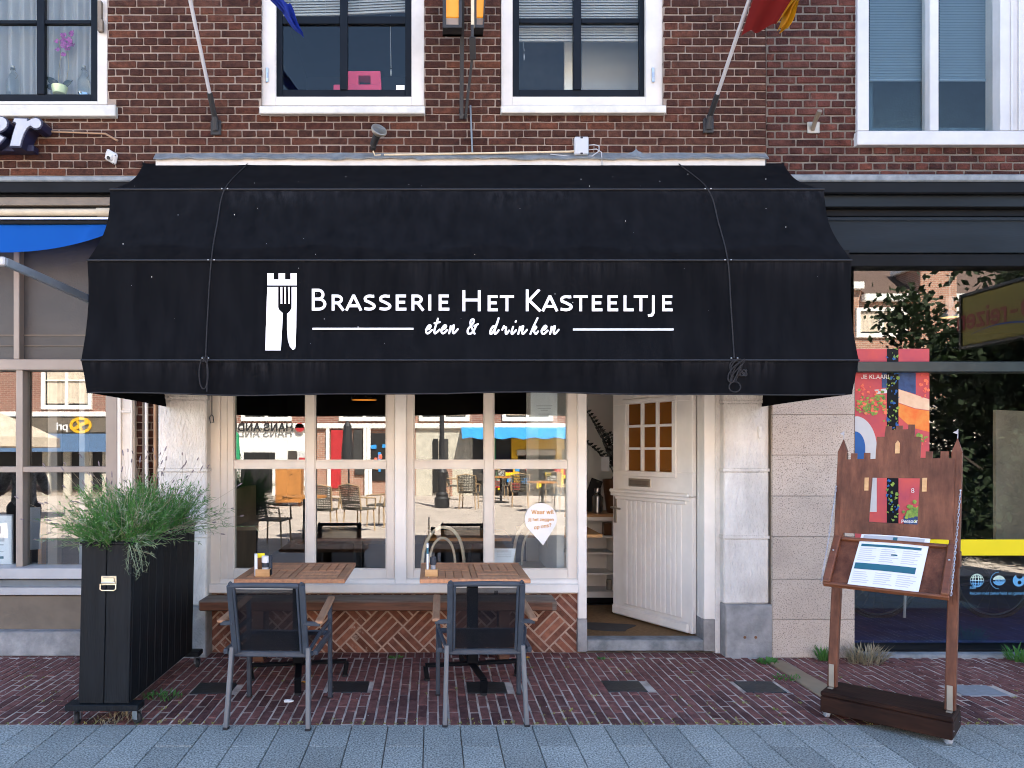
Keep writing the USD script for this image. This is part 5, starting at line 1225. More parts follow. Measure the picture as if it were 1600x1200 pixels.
# ================================================================ planter with lavender
pla = thing('planter_box', 'tall black board planter box on castors left of the left armchair', 'planter', (-1.88, -.94, 0))
px0, px1, py0, py1, pz0, pz1 = -2.030, -1.735, -1.50, -.36, .12, 1.045
shr = .03
def pv(x, y, z): return (x - (1 - (z - pz0) / (pz1 - pz0)) * .02, y, z)
for k in range(2):
    a = px0 + (px1 - px0) * k / 2; b = px0 + (px1 - px0) * (k + 1) / 2
    t_ = MB().box(a + .002, b - .002, py0, py0 + .022, pz0, pz1 - .002, .003); t_.v[0][:, 0] -= (1 - (t_.v[0][:, 2] - pz0) / (pz1 - pz0)) * .02; t_.build('board', 'planter_black', pla)
    t_ = MB().box(a + .002, b - .002, py1 - .022, py1, pz0, pz1 - .002, .003); t_.v[0][:, 0] -= (1 - (t_.v[0][:, 2] - pz0) / (pz1 - pz0)) * .02; t_.build('board', 'planter_black', pla)
for xs_ in (px0, px1 - .022):
    for k in range(9):
        a = py0 + .023 + (py1 - py0 - .046) * k / 9; b = py0 + .023 + (py1 - py0 - .046) * (k + 1) / 9
        t_ = MB().box(xs_ + rnd.uniform(-.001, .001), xs_ + .022, a + .002, b - .002, pz0, pz1 - .002, .003); t_.v[0][:, 0] -= (1 - (t_.v[0][:, 2] - pz0) / (pz1 - pz0)) * .02; t_.build('board', 'planter_black', pla)
MB().box(px0 - .008, px1 + .008, py0 - .008, py0 + .03, pz1 - .004, pz1 + .012, .004).box(px0 - .008, px0 + .03, py0 + .03, py1, pz1 - .004, pz1 + .012, .004).box(px1 - .03, px1 + .008, py0 + .03, py1, pz1 - .004, pz1 + .012, .004).box(px0 - .008, px1 + .008, py1, py1 + .008, pz1 - .004, pz1 + .012, .004).build('rim', 'planter_black', pla)
MB().box(px0 + .02, px1 - .02, py0 + .02, py1 - .02, .9, 1.0).build('soil', 'soil', pla)
for y_ in (py0 - .03, py1 - .06): MB().box(px0 - .085, px1 + .045, y_, y_ + .10, .085, .12, .004).build('foot_rail', 'planter_black', pla)
def castor(parent, x, y, yaw, mat='steel', world=True, r=.033):
    cs, sn = math.cos(yaw), math.sin(yaw); R = np.array([[cs, -sn, 0], [sn, cs, 0], [0, 0, 1]])
    w = MB().lathe([(.012, -.012), (r - .006, -.013), (r, -.008), (r, .008), (r - .006, .013), (.012, .012)], (0, 0, 0), 22, axis='x').move(R, (x, y, r))
    c = w.build('castor', 'rubber' if mat == 'steel' else 'grey_plastic', parent, 40, world=world)
    f = MB()
    for s in (-1, 1): f.box(s * .017 - .0015, s * .017 + .0015, -.016, .022, -.008, .045, .001)
    f.box(-.019, .019, -.02, .03, .044, .048, .001).box(-.022, .022, -.022, .032, .0485, .052, .001)
    f.move(R, (x, y, r)); f.build('fork', mat, c, world=world)
    h = MB().tube([(-.02, 0, 0), (.02, 0, 0)], .008, 10).move(R, (x, y, r)); h.build('hub', 'steel', c, world=world)
castor(pla, -2.06, py0 + .02, .1); castor(pla, -1.715, py0 + .02, 1.15); castor(pla, -2.06, py1 - .02, .3); castor(pla, -1.715, py1 - .02, .6)
lt_ = MB().box(-1.915, -1.825, py0 - .006, py0, .805, .86, .004).box(-1.905, -1.835, py0 - .014, py0 - .006, .82, .852, .004)
lt_.tube([(-1.915, py0 - .012, .815), (-1.915, py0 - .016, .785), (-1.905, py0 - .016, .778), (-1.835, py0 - .016, .778), (-1.826, py0 - .016, .785), (-1.826, py0 - .012, .815)], .004, 6).tube([(-1.91, py0 - .012, .822), (-1.83, py0 - .012, .822)], .006, 8)
lt_.build('latch', 'brass', pla)

lav = thing('lavender_plant', 'bushy green lavender with sparse seed heads spilling over the black planter', 'plant', (-1.88, -.94, 1.0))
def blade(mb, p, v, L, r0, droop, n=4, side=3):
    pts = [np.array(p, float)]; v = np.array(v, float); v /= np.linalg.norm(v)
    for _ in range(n):
        v = v + np.array([rnd.gauss(0, .06), rnd.gauss(0, .06), -droop / n]); v /= np.linalg.norm(v); pts.append(pts[-1] + v * L / n)
    mb.tube(pts, np.linspace(r0, r0 * .35, n + 1), side, caps=False); return pts
gr, sv, dr_ = MB(), MB(), MB()
SHOOTS = []
for i in range(760):                                               # shoots, each with narrow leaves along it
    x_ = rnd.uniform(px0 + .03, px1 - .03); y_ = rnd.uniform(py0 + .02, py1 - .1)
    q = ((x_ + 1.88) / .15, (y_ + .95) / .58)
    out = np.array([q[0] * .66 + rnd.gauss(-.06, .32), q[1] * .55 + rnd.gauss(0, .28) - .1, rnd.uniform(.75, 1.5)])
    L = rnd.uniform(.16, .42) * (1.1 - .25 * abs(q[1]))
    far = rnd.random() < .12
    if far: out = np.array([rnd.choice([-1, -1, 1]) * rnd.uniform(.7, 1.2), rnd.uniform(-.6, .3), rnd.uniform(.2, .7)]); L *= 1.35
    pts = blade(dr_ if rnd.random() < .2 else gr, (x_, y_, 1.0), out, L, .0022, .34, 5)
    SHOOTS.append(pts)
    tgt = sv if far or rnd.random() < .2 else gr
    for k in range(1, 6):
        for _ in range(5):
            f = rnd.random(); p = pts[k - 1] + (pts[k] - pts[k - 1]) * f; d_ = pts[k] - pts[k - 1]; d_ = d_ / np.linalg.norm(d_) + np.array([rnd.gauss(0, .6), rnd.gauss(0, .6), rnd.gauss(.15, .5)])
            l_ = rnd.uniform(.03, .058); d_ /= np.linalg.norm(d_); s_ = np.cross(d_, [rnd.random() - .5, rnd.random() - .5, 1]); s_ /= np.linalg.norm(s_); w_ = rnd.uniform(.0022, .0042)
            tgt.add([p, p + d_ * l_ * .5 + s_ * w_, p + d_ * l_ + [0, 0, -.006], p + d_ * l_ * .5 - s_ * w_], [[0, 1, 2], [0, 2, 3]])
gr.build('foliage', 'leaf', lav, kind='stuff'); sv.build('pale_foliage', 'silver_leaf', lav, kind='stuff'); dr_.build('dry_stems', 'dry_stem', lav, kind='stuff')
for i in range(76):                                                # flower stalks
    x_ = rnd.uniform(px0 + .04, px1 - .03); y_ = rnd.uniform(py0 + .05, py1 - .12)
    w_ = rnd.random()
    out = np.array([rnd.gauss((x_ + 1.88) * 2.2, .35), rnd.gauss(-.05, .3), rnd.uniform(.8, 1.3)]) if w_ < .72 else np.array([rnd.choice([-1, -1, 1]) * rnd.uniform(.8, 1.5), rnd.uniform(-.5, .2), rnd.uniform(.15, .8)])
    L = rnd.uniform(.38, .60); m_ = MB()
    pts = blade(m_, (x_, y_, 1.02), out, L, .0016, .25, 6, 4)
    st_ = m_.build('flower_stalk', 'dry_stem', lav)
    d_ = pts[-1] - pts[-2]; d_ /= np.linalg.norm(d_); hd = MB(); hl = rnd.uniform(.022, .045)
    hd.tube([pts[-1] + d_ * hl * t for t in np.linspace(0, 1, 6)], [.0015, .0042, .0035, .0045, .003, .001], 5); hd.build('flower_head', 'lavender', st_)
tr = MB()                                                          # a runner that hangs over the front corner
for k in range(7):
    p0 = (px1 - .02 + rnd.uniform(-.03, .01), py0 + rnd.uniform(.0, .12), 1.04); pts = blade(tr, p0, (rnd.uniform(.1, .7), rnd.uniform(-.9, -.2), .35), rnd.uniform(.2, .33), .0022, 1.9, 8)
    for q_ in pts[2:]:
        for _ in range(5):
            d_ = np.array([rnd.gauss(0, 1), rnd.gauss(0, 1), rnd.gauss(-.3, .8)]); d_ /= np.linalg.norm(d_); s_ = np.cross(d_, [0, .3, 1]); tr.add([q_, q_ + d_ * .018 + s_ * .002, q_ + d_ * .036, q_ + d_ * .018 - s_ * .002], [[0, 1, 2], [0, 2, 3]])
tr.build('hanging_shoots', 'silver_leaf', lav, kind='stuff')

# ================================================================ castle menu stand
ROT = -43.0
SC = np.array([2.635, -1.515, 0])
ms = thing('menu_stand', 'brown wooden menu stand cut out as a castle, leaning on a base with castors', 'menu stand', SC, ROT)
def lean(z): return .25 * (z - .16) / 1.5
MB().box(-.325, .325, -.135, .135, .130, .158, .006).build('base_top', 'sign_wood_dark', ms, world=False)
MB().box(-.325, .325, -.137, -.115, .036, .129, .005).box(-.325, .325, .115, .137, .036, .129, .005).box(-.325, -.303, -.1145, .1145, .036, .129, .005).box(.303, .325, -.1145, .1145, .036, .129, .005).build('base_skirt', 'sign_wood_dark', ms, world=False)
for s in (-1, 1):
    castor(ms, s * .30, -.10, .6, 'grey_plastic', world=False, r=.03); castor(ms, s * .30, .10, .3, 'grey_plastic', world=False, r=.03)
    x_ = s * .295
    p_ = MB(); zt = 1.575
    p_.bar((x_, 0, .158), (x_, lean(zt), zt), .05, .048, up=(0, 1, 0), b=.004)
    po_ = p_.build('post', 'sign_wood', ms, world=False)
    b0 = np.array([x_, lean(zt), zt]); up = np.array([0, lean(1.16) - lean(.16), 1.0]); up /= np.linalg.norm(up)
    q_ = np.array([[-.025, -.024, 0], [.025, -.024, 0], [.025, .024, 0], [-.025, .024, 0]]) + b0; MB().add(np.vstack([q_, [b0 + up * .085]]), [[0, 1, 4], [1, 2, 4], [2, 3, 4], [3, 0, 4], [0, 2, 1], [0, 3, 2]]).build('point', 'sign_wood', po_, world=False)
    fl_ = MB().tube([b0 + up * .08, b0 + up * .135], .0022, 5); c_ = b0 + up * .118
    fl_.add([c_ + [0, 0, .012], c_ + [-.024, 0, -.002], c_ + [0, 0, -.012], c_ + [0, .002, .012], c_ + [-.024, .002, -.002], c_ + [0, .002, -.012]], [[0, 1, 2], [3, 5, 4], [0, 3, 4], [0, 4, 1], [1, 4, 5], [1, 5, 2], [0, 2, 5], [0, 5, 3]])
    fl_.build('pennant', 'pole_white', po_, world=False)
    h_ = MB().box(x_ - .012 + s * -.0, x_ + .016, -.030, -.026, .165, .30, .001).box(x_ - .012, x_ + .016, -.06, -.026, .159, .163, .001); h_.build('hinge_plate', 'plate_metal', po_, world=False)
    MB().box(x_ - .03, x_ + .03, lean(.98) - .032, lean(.98) + .03, .93, 1.02, .004).build('cross_block', 'sign_wood', po_, world=False)
def on_stand(shape, w0, w1, name, mat, parent):
    t = MB()
    for g in getattr(shape, 'geoms', [shape]):
        e = trimesh.creation.extrude_polygon(g, w1 - w0, engine='earcut'); v = e.vertices; t.add(np.stack([v[:, 0], lean(v[:, 1]) + w1 - v[:, 2], v[:, 1]], 1), e.faces)
    return t.build(name, mat, parent, world=False)
cu = lambda a: -.29 + (a - 478) / 600 * .58
def cz(a, b): return 1.08 + (970 + (a - 475) / 590 * 35 - b) / 3.528 / 266 * 1.0
out = [(478, 970), (478, 548), (527, 550), (527, 515), (560, 518), (560, 551), (600, 553), (600, 517), (633, 520), (633, 555), (665, 555), (668, 430), (710, 432), (714, 372), (745, 374), (745, 396), (770, 396), (770, 374), (805, 376), (805, 397), (835, 398), (835, 372), (868, 375), (868, 441), (902, 446), (902, 562), (930, 563), (930, 527), (965, 530), (965, 567), (1005, 569), (1005, 531), (1045, 534), (1045, 571), (1078, 573), (1078, 1005)]
hole2 = [(650, 662), (905, 674), (900, 925), (640, 910)]
castle = Polygon([(cu(a), cz(a, b)) for a, b in out], [[(cu(a), cz(a, b)) for a, b in hole2]])
brd = on_stand(castle, -.030, -.012, 'castle_board', 'sign_wood', ms)
for a, b, c_, d_ in ((611, 660, 634, 733), (918, 672, 942, 746)): on_stand(Polygon([(cu(a), cz(a, b)), (cu(c_), cz(c_, b)), (cu(c_), cz(c_, d_)), (cu(a), cz(a, d_))]), -.036, -.030, 'window_strip', 'light_wood', brd)
on_stand(Polygon([(cu(771), cz(771, 530)), (cu(795), cz(795, 530)), (cu(795), cz(795, 475)), (cu(783), cz(783, 458)), (cu(771), cz(771, 475))]), -.036, -.030, 'window_strip', 'light_wood', brd)
# lectern tray hung from chains
A_, B_ = np.array([0, lean(1.04) - .035, 1.045]), np.array([0, -.13, .795])
td = (B_ - A_) / np.linalg.norm(B_ - A_); tn = np.array([0, td[2], -td[1]]) * -1
if tn[2] < 0: tn = -tn
Lt = np.linalg.norm(B_ - A_)
def tr_pt(u, t, n): return A_ + np.array([u, 0, 0]) + td * t * Lt + tn * n
def tray_box(mb, u0, u1, t0, t1, n0, n1, b=.003): return mb.obox(tr_pt((u0 + u1) / 2, (t0 + t1) / 2, (n0 + n1) / 2), (1, 0, 0), td, tn, (u1 - u0, (t1 - t0) * Lt, n1 - n0), b)
m_ = MB(); tray_box(m_, -.285, .285, 0, .985, -.008, .004); tray = m_.build('tray', 'sign_wood', ms, world=False)
for q0, q1 in ((-.31, -.270), (.270, .31)): m_ = MB(); tray_box(m_, q0, q1, 0, 1, .005, .035, .006); m_.build('tray_side', 'tray_wood', tray, world=False)
for q in ((-.31, .31, .985, 1.03, -.012, .022), (-.2695, .2695, 0, .06, .005, .025)): m_ = MB(); tray_box(m_, *q, .004); m_.build('tray_rail', 'tray_wood', tray, world=False)
for s in (-1, 1):
    p0, p1 = np.array([s * .318, lean(1.36) - .03, 1.36]), tr_pt(s * .318, .98, .02); n_l = 34; m_ = MB()
    for k in range(n_l):
        t = (k + .5) / n_l; c_ = p0 + (p1 - p0) * t + [0, 0, -.02 * math.sin(math.pi * t)]; d_ = (p1 - p0) / np.linalg.norm(p1 - p0); L_ = np.linalg.norm(p1 - p0) / n_l * .75
        sd_ = np.array([1, 0, 0]) if k % 2 else np.cross(d_, [1, 0, 0])
        m_.tube([c_ + d_ * L_ * math.cos(a) + sd_ * .0045 * math.sin(a) for a in np.linspace(0, 2 * math.pi, 9)], .0016, 4, caps=False)
    m_.build('chain', 'steel', ms, world=False)
    m_ = MB().mesh(trimesh.creation.icosphere(1, .006).apply_translation(tr_pt(s * .29, .35, .037))).mesh(trimesh.creation.icosphere(1, .006).apply_translation(p0)); m_.build('screw', 'steel', ms, world=False)
me = thing('menu_sheet', 'white menu sheet with teal bands lying on the castle stand tray', 'menu', SC, ROT)
def sheet(name, mat, u0, u1, t0, t1, n):
    k = 10; P = np.array([[tr_pt(u0 + (u1 - u0) * i / k + .012 * (1 - (t0 + (t1 - t0) * j / k)), t0 + (t1 - t0) * j / k, n + .006 * math.sin(math.pi * (u0 + (u1 - u0) * i / k + .18) / .35) * (1 - .5 * (t0 + (t1 - t0) * j / k))) for i in range(k + 1)] for j in range(k + 1)])
    t = MB().grid(P); return t.build(name, mat, me, True, world=False)
sheet('paper', 'paper', -.18, .17, -.10, .985, .014)
sheet('header_print', 'grey_print', -.165, .145, -.075, .02, .0155)
sheet('teal_band', 'teal_print', -.165, .140, .115, .165, .0155); sheet('teal_band', 'teal_print', -.170, .135, .52, .65, .0155); sheet('teal_mark', 'teal_print', -.01, .012, -.06, .05, .0165); sheet('teal_mark', 'teal_print', .0, .032, .30, .325, .0155)
LOOK['faint_print'] = LOOK['grey_plastic']
for c0 in (-.165, -.055, .055):
    for k in range(7): sheet('text_line', 'faint_print', c0, c0 + rnd.uniform(.06, .095), .205 + k * .042, .213 + k * .042, .0155)
    for k in range(6): sheet('text_line', 'faint_print', c0, c0 + rnd.uniform(.06, .095), .70 + k * .042, .708 + k * .042, .0155)

# ================================================================ sticker and notices on the brasserie glass
stk = thing('window_sticker', 'white drop shaped sticker with orange lettering on the right brasserie pane', 'sticker', at(846, 815, GY))
ys_ = .066
drop = Polygon([(X(845 + 25 * math.cos(a), ys_), Z(811 - 25 * math.sin(a), ys_)) for a in np.linspace(math.radians(-35), math.radians(215), 30)] + [(X(848.5, ys_), Z(852, ys_))])
MB().poly(drop, ys_, ys_ + .001).build('sheet', 'sticker_white', stk)
t_ = MB(); text(t_, 'Waar wil', 830, 803, 6.2, ys_ - .001, True); text(t_, 'jij het zeggen', 825.5, 814, 4.6, ys_ - .001, True); text(t_, 'op ons?', 834, 827, 5.4, ys_ - .001, True, slope=.15); t_.build('lettering', 'orange_print', stk)
nt = thing('window_notice', 'white paper notice at the top of the rightmost brasserie pane', 'notice', at(850, 668, .10))
MB().box(X(829, .09), X(871, .09), .090, .0908, Z(669, .09), Z(560, .09)).build('sheet', 'paper', nt)
m_ = MB()
for y_, a, b in ((634, 838, 863), (638, 840, 861), (641, 845, 856), (647, 841, 859), (650, 843, 857), (653, 840, 860), (658, 841, 860), (661, 838, 863)): m_.box(X(a, .0885), X(b, .0885), .0885, .0895, Z(y_ + .6, .0885), Z(y_ - .5, .0885))
m_.build('text_line', 'grey_print', nt)
nt = thing('window_notice', 'pale card leaning inside the right window beside the middle bar', 'notice', at(788, 880, .13))
MB().poly(Polygon([(X(a, .13), Z(b, .13)) for a, b in [(772, 857), (806, 857), (802, 879), (772, 879)]]), .13, .132).build('card', 'paper', nt)
m_ = MB()
for y_ in (861, 864, 867, 870): m_.box(X(776, .1285), X(799, .1285), .1285, .1295, Z(y_ + .5, .1285), Z(y_ - .4, .1285))
m_.build('text_line', 'grey_print', nt)

# ================================================================ inside the brasserie
pen = thing('pendant_lamp', 'glowing orange pendant lamp inside the top of the left brasserie window', 'lamp', at(569, 622, .9))
MB().lathe([(.115, Z(625, .9)), (.085, Z(617, .9)), (.03, Z(610, .9)), (.012, 2.3)], (X(569, .9), .9, 0), 24).build('shade', 'pot_dark', pen, True)
MB().lathe([(.112, Z(625, .9)), (.001, Z(624, .9))], (X(569, .9), .9, 0), 24).build('bulb', 'warm_lit', pen)
MB().tube([(X(569, .9), .9, 2.3), (X(569, .9), .9, 2.75)], .004, 5).build('cord', 'rubber', pen)
def bentwood(x, y, rot, lab, grp='bentwood chairs indoors'):
    c = thing('bentwood_chair', lab, 'chair', (x, y, .08), rot, group=grp)
    MB().tube([(-.19, .19, .44)] + [(.19 * -math.cos(a), .20 + .03, .44 + .44 * math.sin(a) ** .6) for a in np.linspace(.05, math.pi - .05, 20)] + [(.19, .19, .44)], .014, 8).build('outer_hoop', 'bent_wood', c, 40, world=False)
    MB().tube([(.12 * -math.cos(a), .21, .45 + .34 * math.sin(a) ** .6) for a in np.linspace(.02, math.pi - .02, 18)], .011, 8).build('inner_hoop', 'bent_wood', c, 40, world=False)
    MB().lathe([(.001, .43), (.20, .43), (.205, .445), (.20, .455), (.001, .448)], n=24).build('seat', 'bent_wood', c, 40, world=False)
    for a, b in ((-1, -1), (1, -1), (-1, 1), (1, 1)): MB().tube([(a * .14, b * .14, .43), (a * .19, b * .2, 0)], [.015, .011], 8).build('leg', 'bent_wood', c, 40, world=False)
bentwood(X(674, .42), .42, 205, 'pale bentwood chair inside the right brasserie window, behind the condiment box')
bentwood(X(838, 1.0), 1.0, 170, 'pale bentwood chair inside under the drop shaped sticker')
def cafe_table(x, y, w, d, lab, mat):
    c = thing('indoor_table', lab, 'table', (x, y, .08))
    MB().box(-w / 2, w / 2, -d / 2, d / 2, .71, .74, .004).build('tabletop', mat, c, world=False)
    MB().box(-.04, .04, -.04, .04, .02, .71, .004).box(-.22, .22, -.03, .03, .0, .02, .003).box(-.03, .03, -.22, -.031, .0, .02, .003).box(-.03, .03, .031, .22, .0, .02, .003).build('stand', 'rubber', c, world=False)
cafe_table(X(560, 1.0), 1.0, .8, .7, 'dark wooden table inside behind the left brasserie window', 'brown_wood')
cafe_table(X(730, .9), .95, .75, .6, 'wooden table inside behind the right brasserie window', 'amber_wood')
cafe_table(X(872, 1.2), 1.25, .7, .7, 'pale wooden table inside behind the rightmost brasserie pane', 'light_wood')
# hall: cabinet, pot plant, carafe, folder
cab = thing('hall_cabinet', 'white open shelf cabinet with wooden top inside the doorway', 'cabinet', (1.62, 1.65, .08))
x0, x1, y0, y1 = 1.14, 2.02, 1.44, 1.90
MB().box(x0, x1, y0 - .02, y1, .93, .955, .004).build('worktop', 'light_wood', cab)
MB().box(x0, x1, y0 + .30, y1, .14, .929).box(x1 - .03, x1, y0, y0 + .299, .14, .929).box(x0, x0 + .03, y0, y0 + .299, .14, .929).box(x0 + .031, x1 - .031, y0, y0 + .299, .89, .928, .002).box(x0 + .031, x1 - .031, y0, y0 + .299, .14, .20, .002).box(1.775, 1.80, y0, y0 + .299, .201, .889, .002).build('carcass', 'white_shop', cab)
for z in (.36, .56, .72): MB().box(x0 + .031, 1.774, y0 + .01, y0 + .299, z, z + .02, .002).build('shelf', 'white_shop', cab)
MB().box(x0, x1, y0 + .04, y1, .08, .139).build('plinth', 'black_paint', cab)
one('shelf_box', 'small brown box on the top shelf of the hall cabinet', 'box', MB().box(X(944, 1.5), X(956, 1.5), 1.50, 1.6, .742, .86, .003), 'copper_glaze')
one('shelf_jar', 'small dull jar on the bottom shelf of the hall cabinet', 'jar', MB().lathe([(.001, 0), (.032, 0), (.034, .07), (.03, .10), (.001, .10)], (X(953, 1.52), 1.54, .201), 14), 'plate_metal', 40)
pt = thing('pot_plant', 'dark glossy leaved pot plant on the cabinet inside the doorway', 'pot plant', (X(962, 1.6), 1.62, .955))
MB().lathe([(.001, 0), (.085, 0), (.125, .33), (.118, .335), (.11, .30), (.001, .30)], n=26).build('pot', 'copper_glaze', pt, 40, world=False)
for (ex, ez, n_) in ((-.30, 1.02, 14), (-.20, .86, 12), (.02, .95, 14), (-.08, .80, 12), (.12, .90, 13), (-.36, .74, 11)):
    m_ = MB(); P = [np.array([rnd.uniform(-.04, .04), rnd.uniform(-.04, .04), .30])]
    for t in np.linspace(.12, 1, 10): P.append(np.array([ex * t ** 1.6, -.05 * t, .30 + (ez - .30) * t ** .85]))
    m_.tube(P, np.linspace(.006, .002, len(P)), 5); st_ = m_.build('stalk', 'dark_leaf', pt, world=False)
    lf_ = MB()
    for k in range(n_ * 2):
        t = .25 + .75 * k / (n_ * 2); i = t * (len(P) - 1.001); p = P[int(i)] + (P[int(i) + 1] - P[int(i)]) * (i % 1); s_ = 1 if k % 2 else -1
        d_ = np.array([s_ * .8 - ex, rnd.gauss(0, .4), .55]); d_ /= np.linalg.norm(d_); n2 = np.cross(d_, [.2, 1, .1]); n2 /= np.linalg.norm(n2); l_ = .075 * (1.15 - .5 * t)
        lf_.add([p, p + d_ * l_ * .4 + n2 * .014, p + d_ * l_, p + d_ * l_ * .4 - n2 * .014], [[0, 1, 2], [0, 2, 3]])
    lf_.build('leaves', 'dark_leaf', st_, world=False)
MB().box(-.17, -.09, -.13, -.129, .42, .56).build('tag', 'paper', pt, world=False)
cf = thing('glass_carafe', 'clear carafe with steel stopper on the cabinet inside the doorway', 'carafe', (X(934, 1.52), 1.53, .955))
MB().lathe([(.001, 0), (.055, 0), (.055, .16), (.03, .19), (.03, .215)], n=20).build('body', 'bottle_glass', cf, 40, world=False)
MB().lathe([(.032, .21), (.034, .23), (.03, .25), (.001, .25)], n=16).lathe([(.025, .01), (.028, .17), (.001, .17)], n=16).build('stopper', 'steel', cf, 40, world=False)
one('dark_folder', 'dark folder leaning on the wall at the left of the doorway cabinet', 'folder', MB().obox((X(925, 1.7), 1.72, 1.12), (.94, 0, -.34), (0, 1, 0), (.34, 0, .94), (.12, .02, .34), .004), 'rubber')

# ================================================================ weeds, litter, grit
def tuft(mb, x, y, z, n, h, spread, w=.002):
    for _ in range(n):
        a = rnd.random() * 6.283; r_ = rnd.random() ** .5 * spread; p = np.array([x + r_ * math.cos(a), y + r_ * math.sin(a) * .7, z]); l_ = h * rnd.uniform(.4, 1.1)
        d_ = np.array([math.cos(a) * .6 + rnd.gauss(0, .3), math.sin(a) * .5 + rnd.gauss(0, .3), 1.0]); d_ /= np.linalg.norm(d_); s_ = np.array([-d_[1], d_[0], .2]); s_ /= max(np.linalg.norm(s_), .1)
        ww = w * rnd.uniform(.7, 1.6)
        mb.add([p - s_ * ww * .5, p + s_ * ww * .5, p + d_ * l_ * .6 + s_ * ww, p + d_ * l_ * .6 - s_ * ww, p + d_ * l_ + [0, 0, -l_ * .15]], [[0, 1, 2], [0, 2, 3], [3, 2, 4]])
ms_ = MB()
for i in range(620):                                               # moss and small grass in the joints, most along the kerb line
    k = rnd.random(); x_ = rnd.uniform(-3.2, 4.2)
    y_ = CURB + abs(rnd.gauss(0, .03)) if k < .35 else CURB + rnd.random() ** 1.6 * 1.35
    dens = meshkit.noise([x_ * 2.3, y_ * 2.3, 3])
    if k >= .35 and dens < .52: continue
    xj = -6.9 + round((x_ + 6.9) / .0625) * .0625
    tuft(ms_, xj, y_, -.004, rnd.randrange(4, 11), rnd.uniform(.006, .022), rnd.uniform(.008, .028), .0032)
tag(ms_.build('joint_moss', 'moss'), 'yellow green moss and tiny grass in the paving joints', 'moss', kind='stuff')
def weed(px, py, lab, n, h, sp, mat='leaf', w=.004):
    d = FPX * EYE / (py - CY); m_ = MB(); tuft(m_, (px - CX) * d / FPX, d - DIST, 0, n, h, sp, w)
    one('weed', lab, 'weed', m_, mat)
weed(1199, 1036, 'low bright green weed at the foot of the right white pillar', 70, .05, .07, 'leaf', .008)
weed(1287, 1032, 'upright green weed against the pink granite pier', 60, .16, .035, 'leaf', .005)
weed(1352, 1036, 'dry bushy weed at the corner of pier and travel shop window', 240, .19, .12, 'dry_stem', .003)
weed(1596, 1032, 'dark leafy weed at the right end of the travel shop window', 90, .16, .10, 'leaf', .006)
weed(1228, 1060, 'row of small green weeds in the paving beside the yellow kerb strip', 60, .035, .09, 'leaf', .005)
weed(255, 1090, 'low grass tuft beside the black planter castor', 90, .05, .12, 'leaf', .004)
weed(618, 1028, 'small green weed in the joint before the brick panel', 40, .02, .06, 'leaf', .005)
weed(940, 1030, 'tiny weed before the doorstep', 40, .025, .03, 'leaf', .005)
weed(180, 1125, 'dry grass under the front of the black planter', 90, .05, .12, 'dry_stem', .003)
def ground_pt(px, py): d = FPX * EYE / (py - CY); return np.array([(px - CX) * d / FPX, d - DIST, 0.0])
lf2 = MB()
for px, py, s_ in ((475, 1067, .028), (723, 1040, .02), (825, 1028, .025), (512, 906, 0)):
    if not s_: continue
    p = ground_pt(px, py) + [0, 0, .004]; a = rnd.random() * 6
    lf2.add([p + [s_ * math.cos(a + k) * (1, .5)[k % 2], s_ * math.sin(a + k) * (1, .5)[k % 2], .006 * (k % 2)] for k in range(6)], [[0, 1, 2], [0, 2, 3], [0, 3, 4], [0, 4, 5]])
tag(lf2.build('fallen_leaves', 'orange_print'), 'few small yellow fallen leaves on the brick pavement', 'leaves', kind='stuff')
p = ground_pt(450, 1097); m_ = MB(); m_.add(*(lambda t: (t.vertices * [.032, .02, .008] * (1 + .25 * np.sin(t.vertices * 9)) + p + [0, 0, .008], t.faces))(trimesh.creation.icosphere(2)))
one('crumpled_paper', 'crumpled scrap of white paper on the bricks behind the left armchair', 'litter', m_, 'paper')
bs = MB()
for i in range(140):
    x_, y_ = rnd.choice([(rnd.uniform(-3.3, -2.1), rnd.uniform(-1.2, -.15)), (rnd.uniform(-3, 4), rnd.uniform(-1.45, -.1)), (rnd.uniform(2.6, 4.2), rnd.uniform(-.9, -.15))]); r_ = rnd.uniform(.003, .009)
    q_ = np.array([x_, y_, .004]); a = rnd.random() * 6; bs.add([q_ + [r_ * math.cos(a + k * 1.5) * rnd.uniform(.5, 1.4), r_ * math.sin(a + k * 1.5), .002 * (k % 2)] for k in range(4)], [[0, 1, 2], [0, 2, 3]])
tag(bs.build('petal_litter', 'bird_dirt'), 'pale petals and crumbs scattered over the bricks', 'litter', kind='stuff')
ks = ground_pt(1243, 1064)
g_ = Polygon([tuple(ground_pt(*p)[:2]) for p in ((1198, 1034), (1222, 1033), (1305, 1078), (1283, 1090))])
m_ = trimesh.creation.extrude_polygon(g_, .012, engine='earcut'); m_.apply_translation((0, 0, -.004))
put('edge_strip', m_, 'ply', pavement)
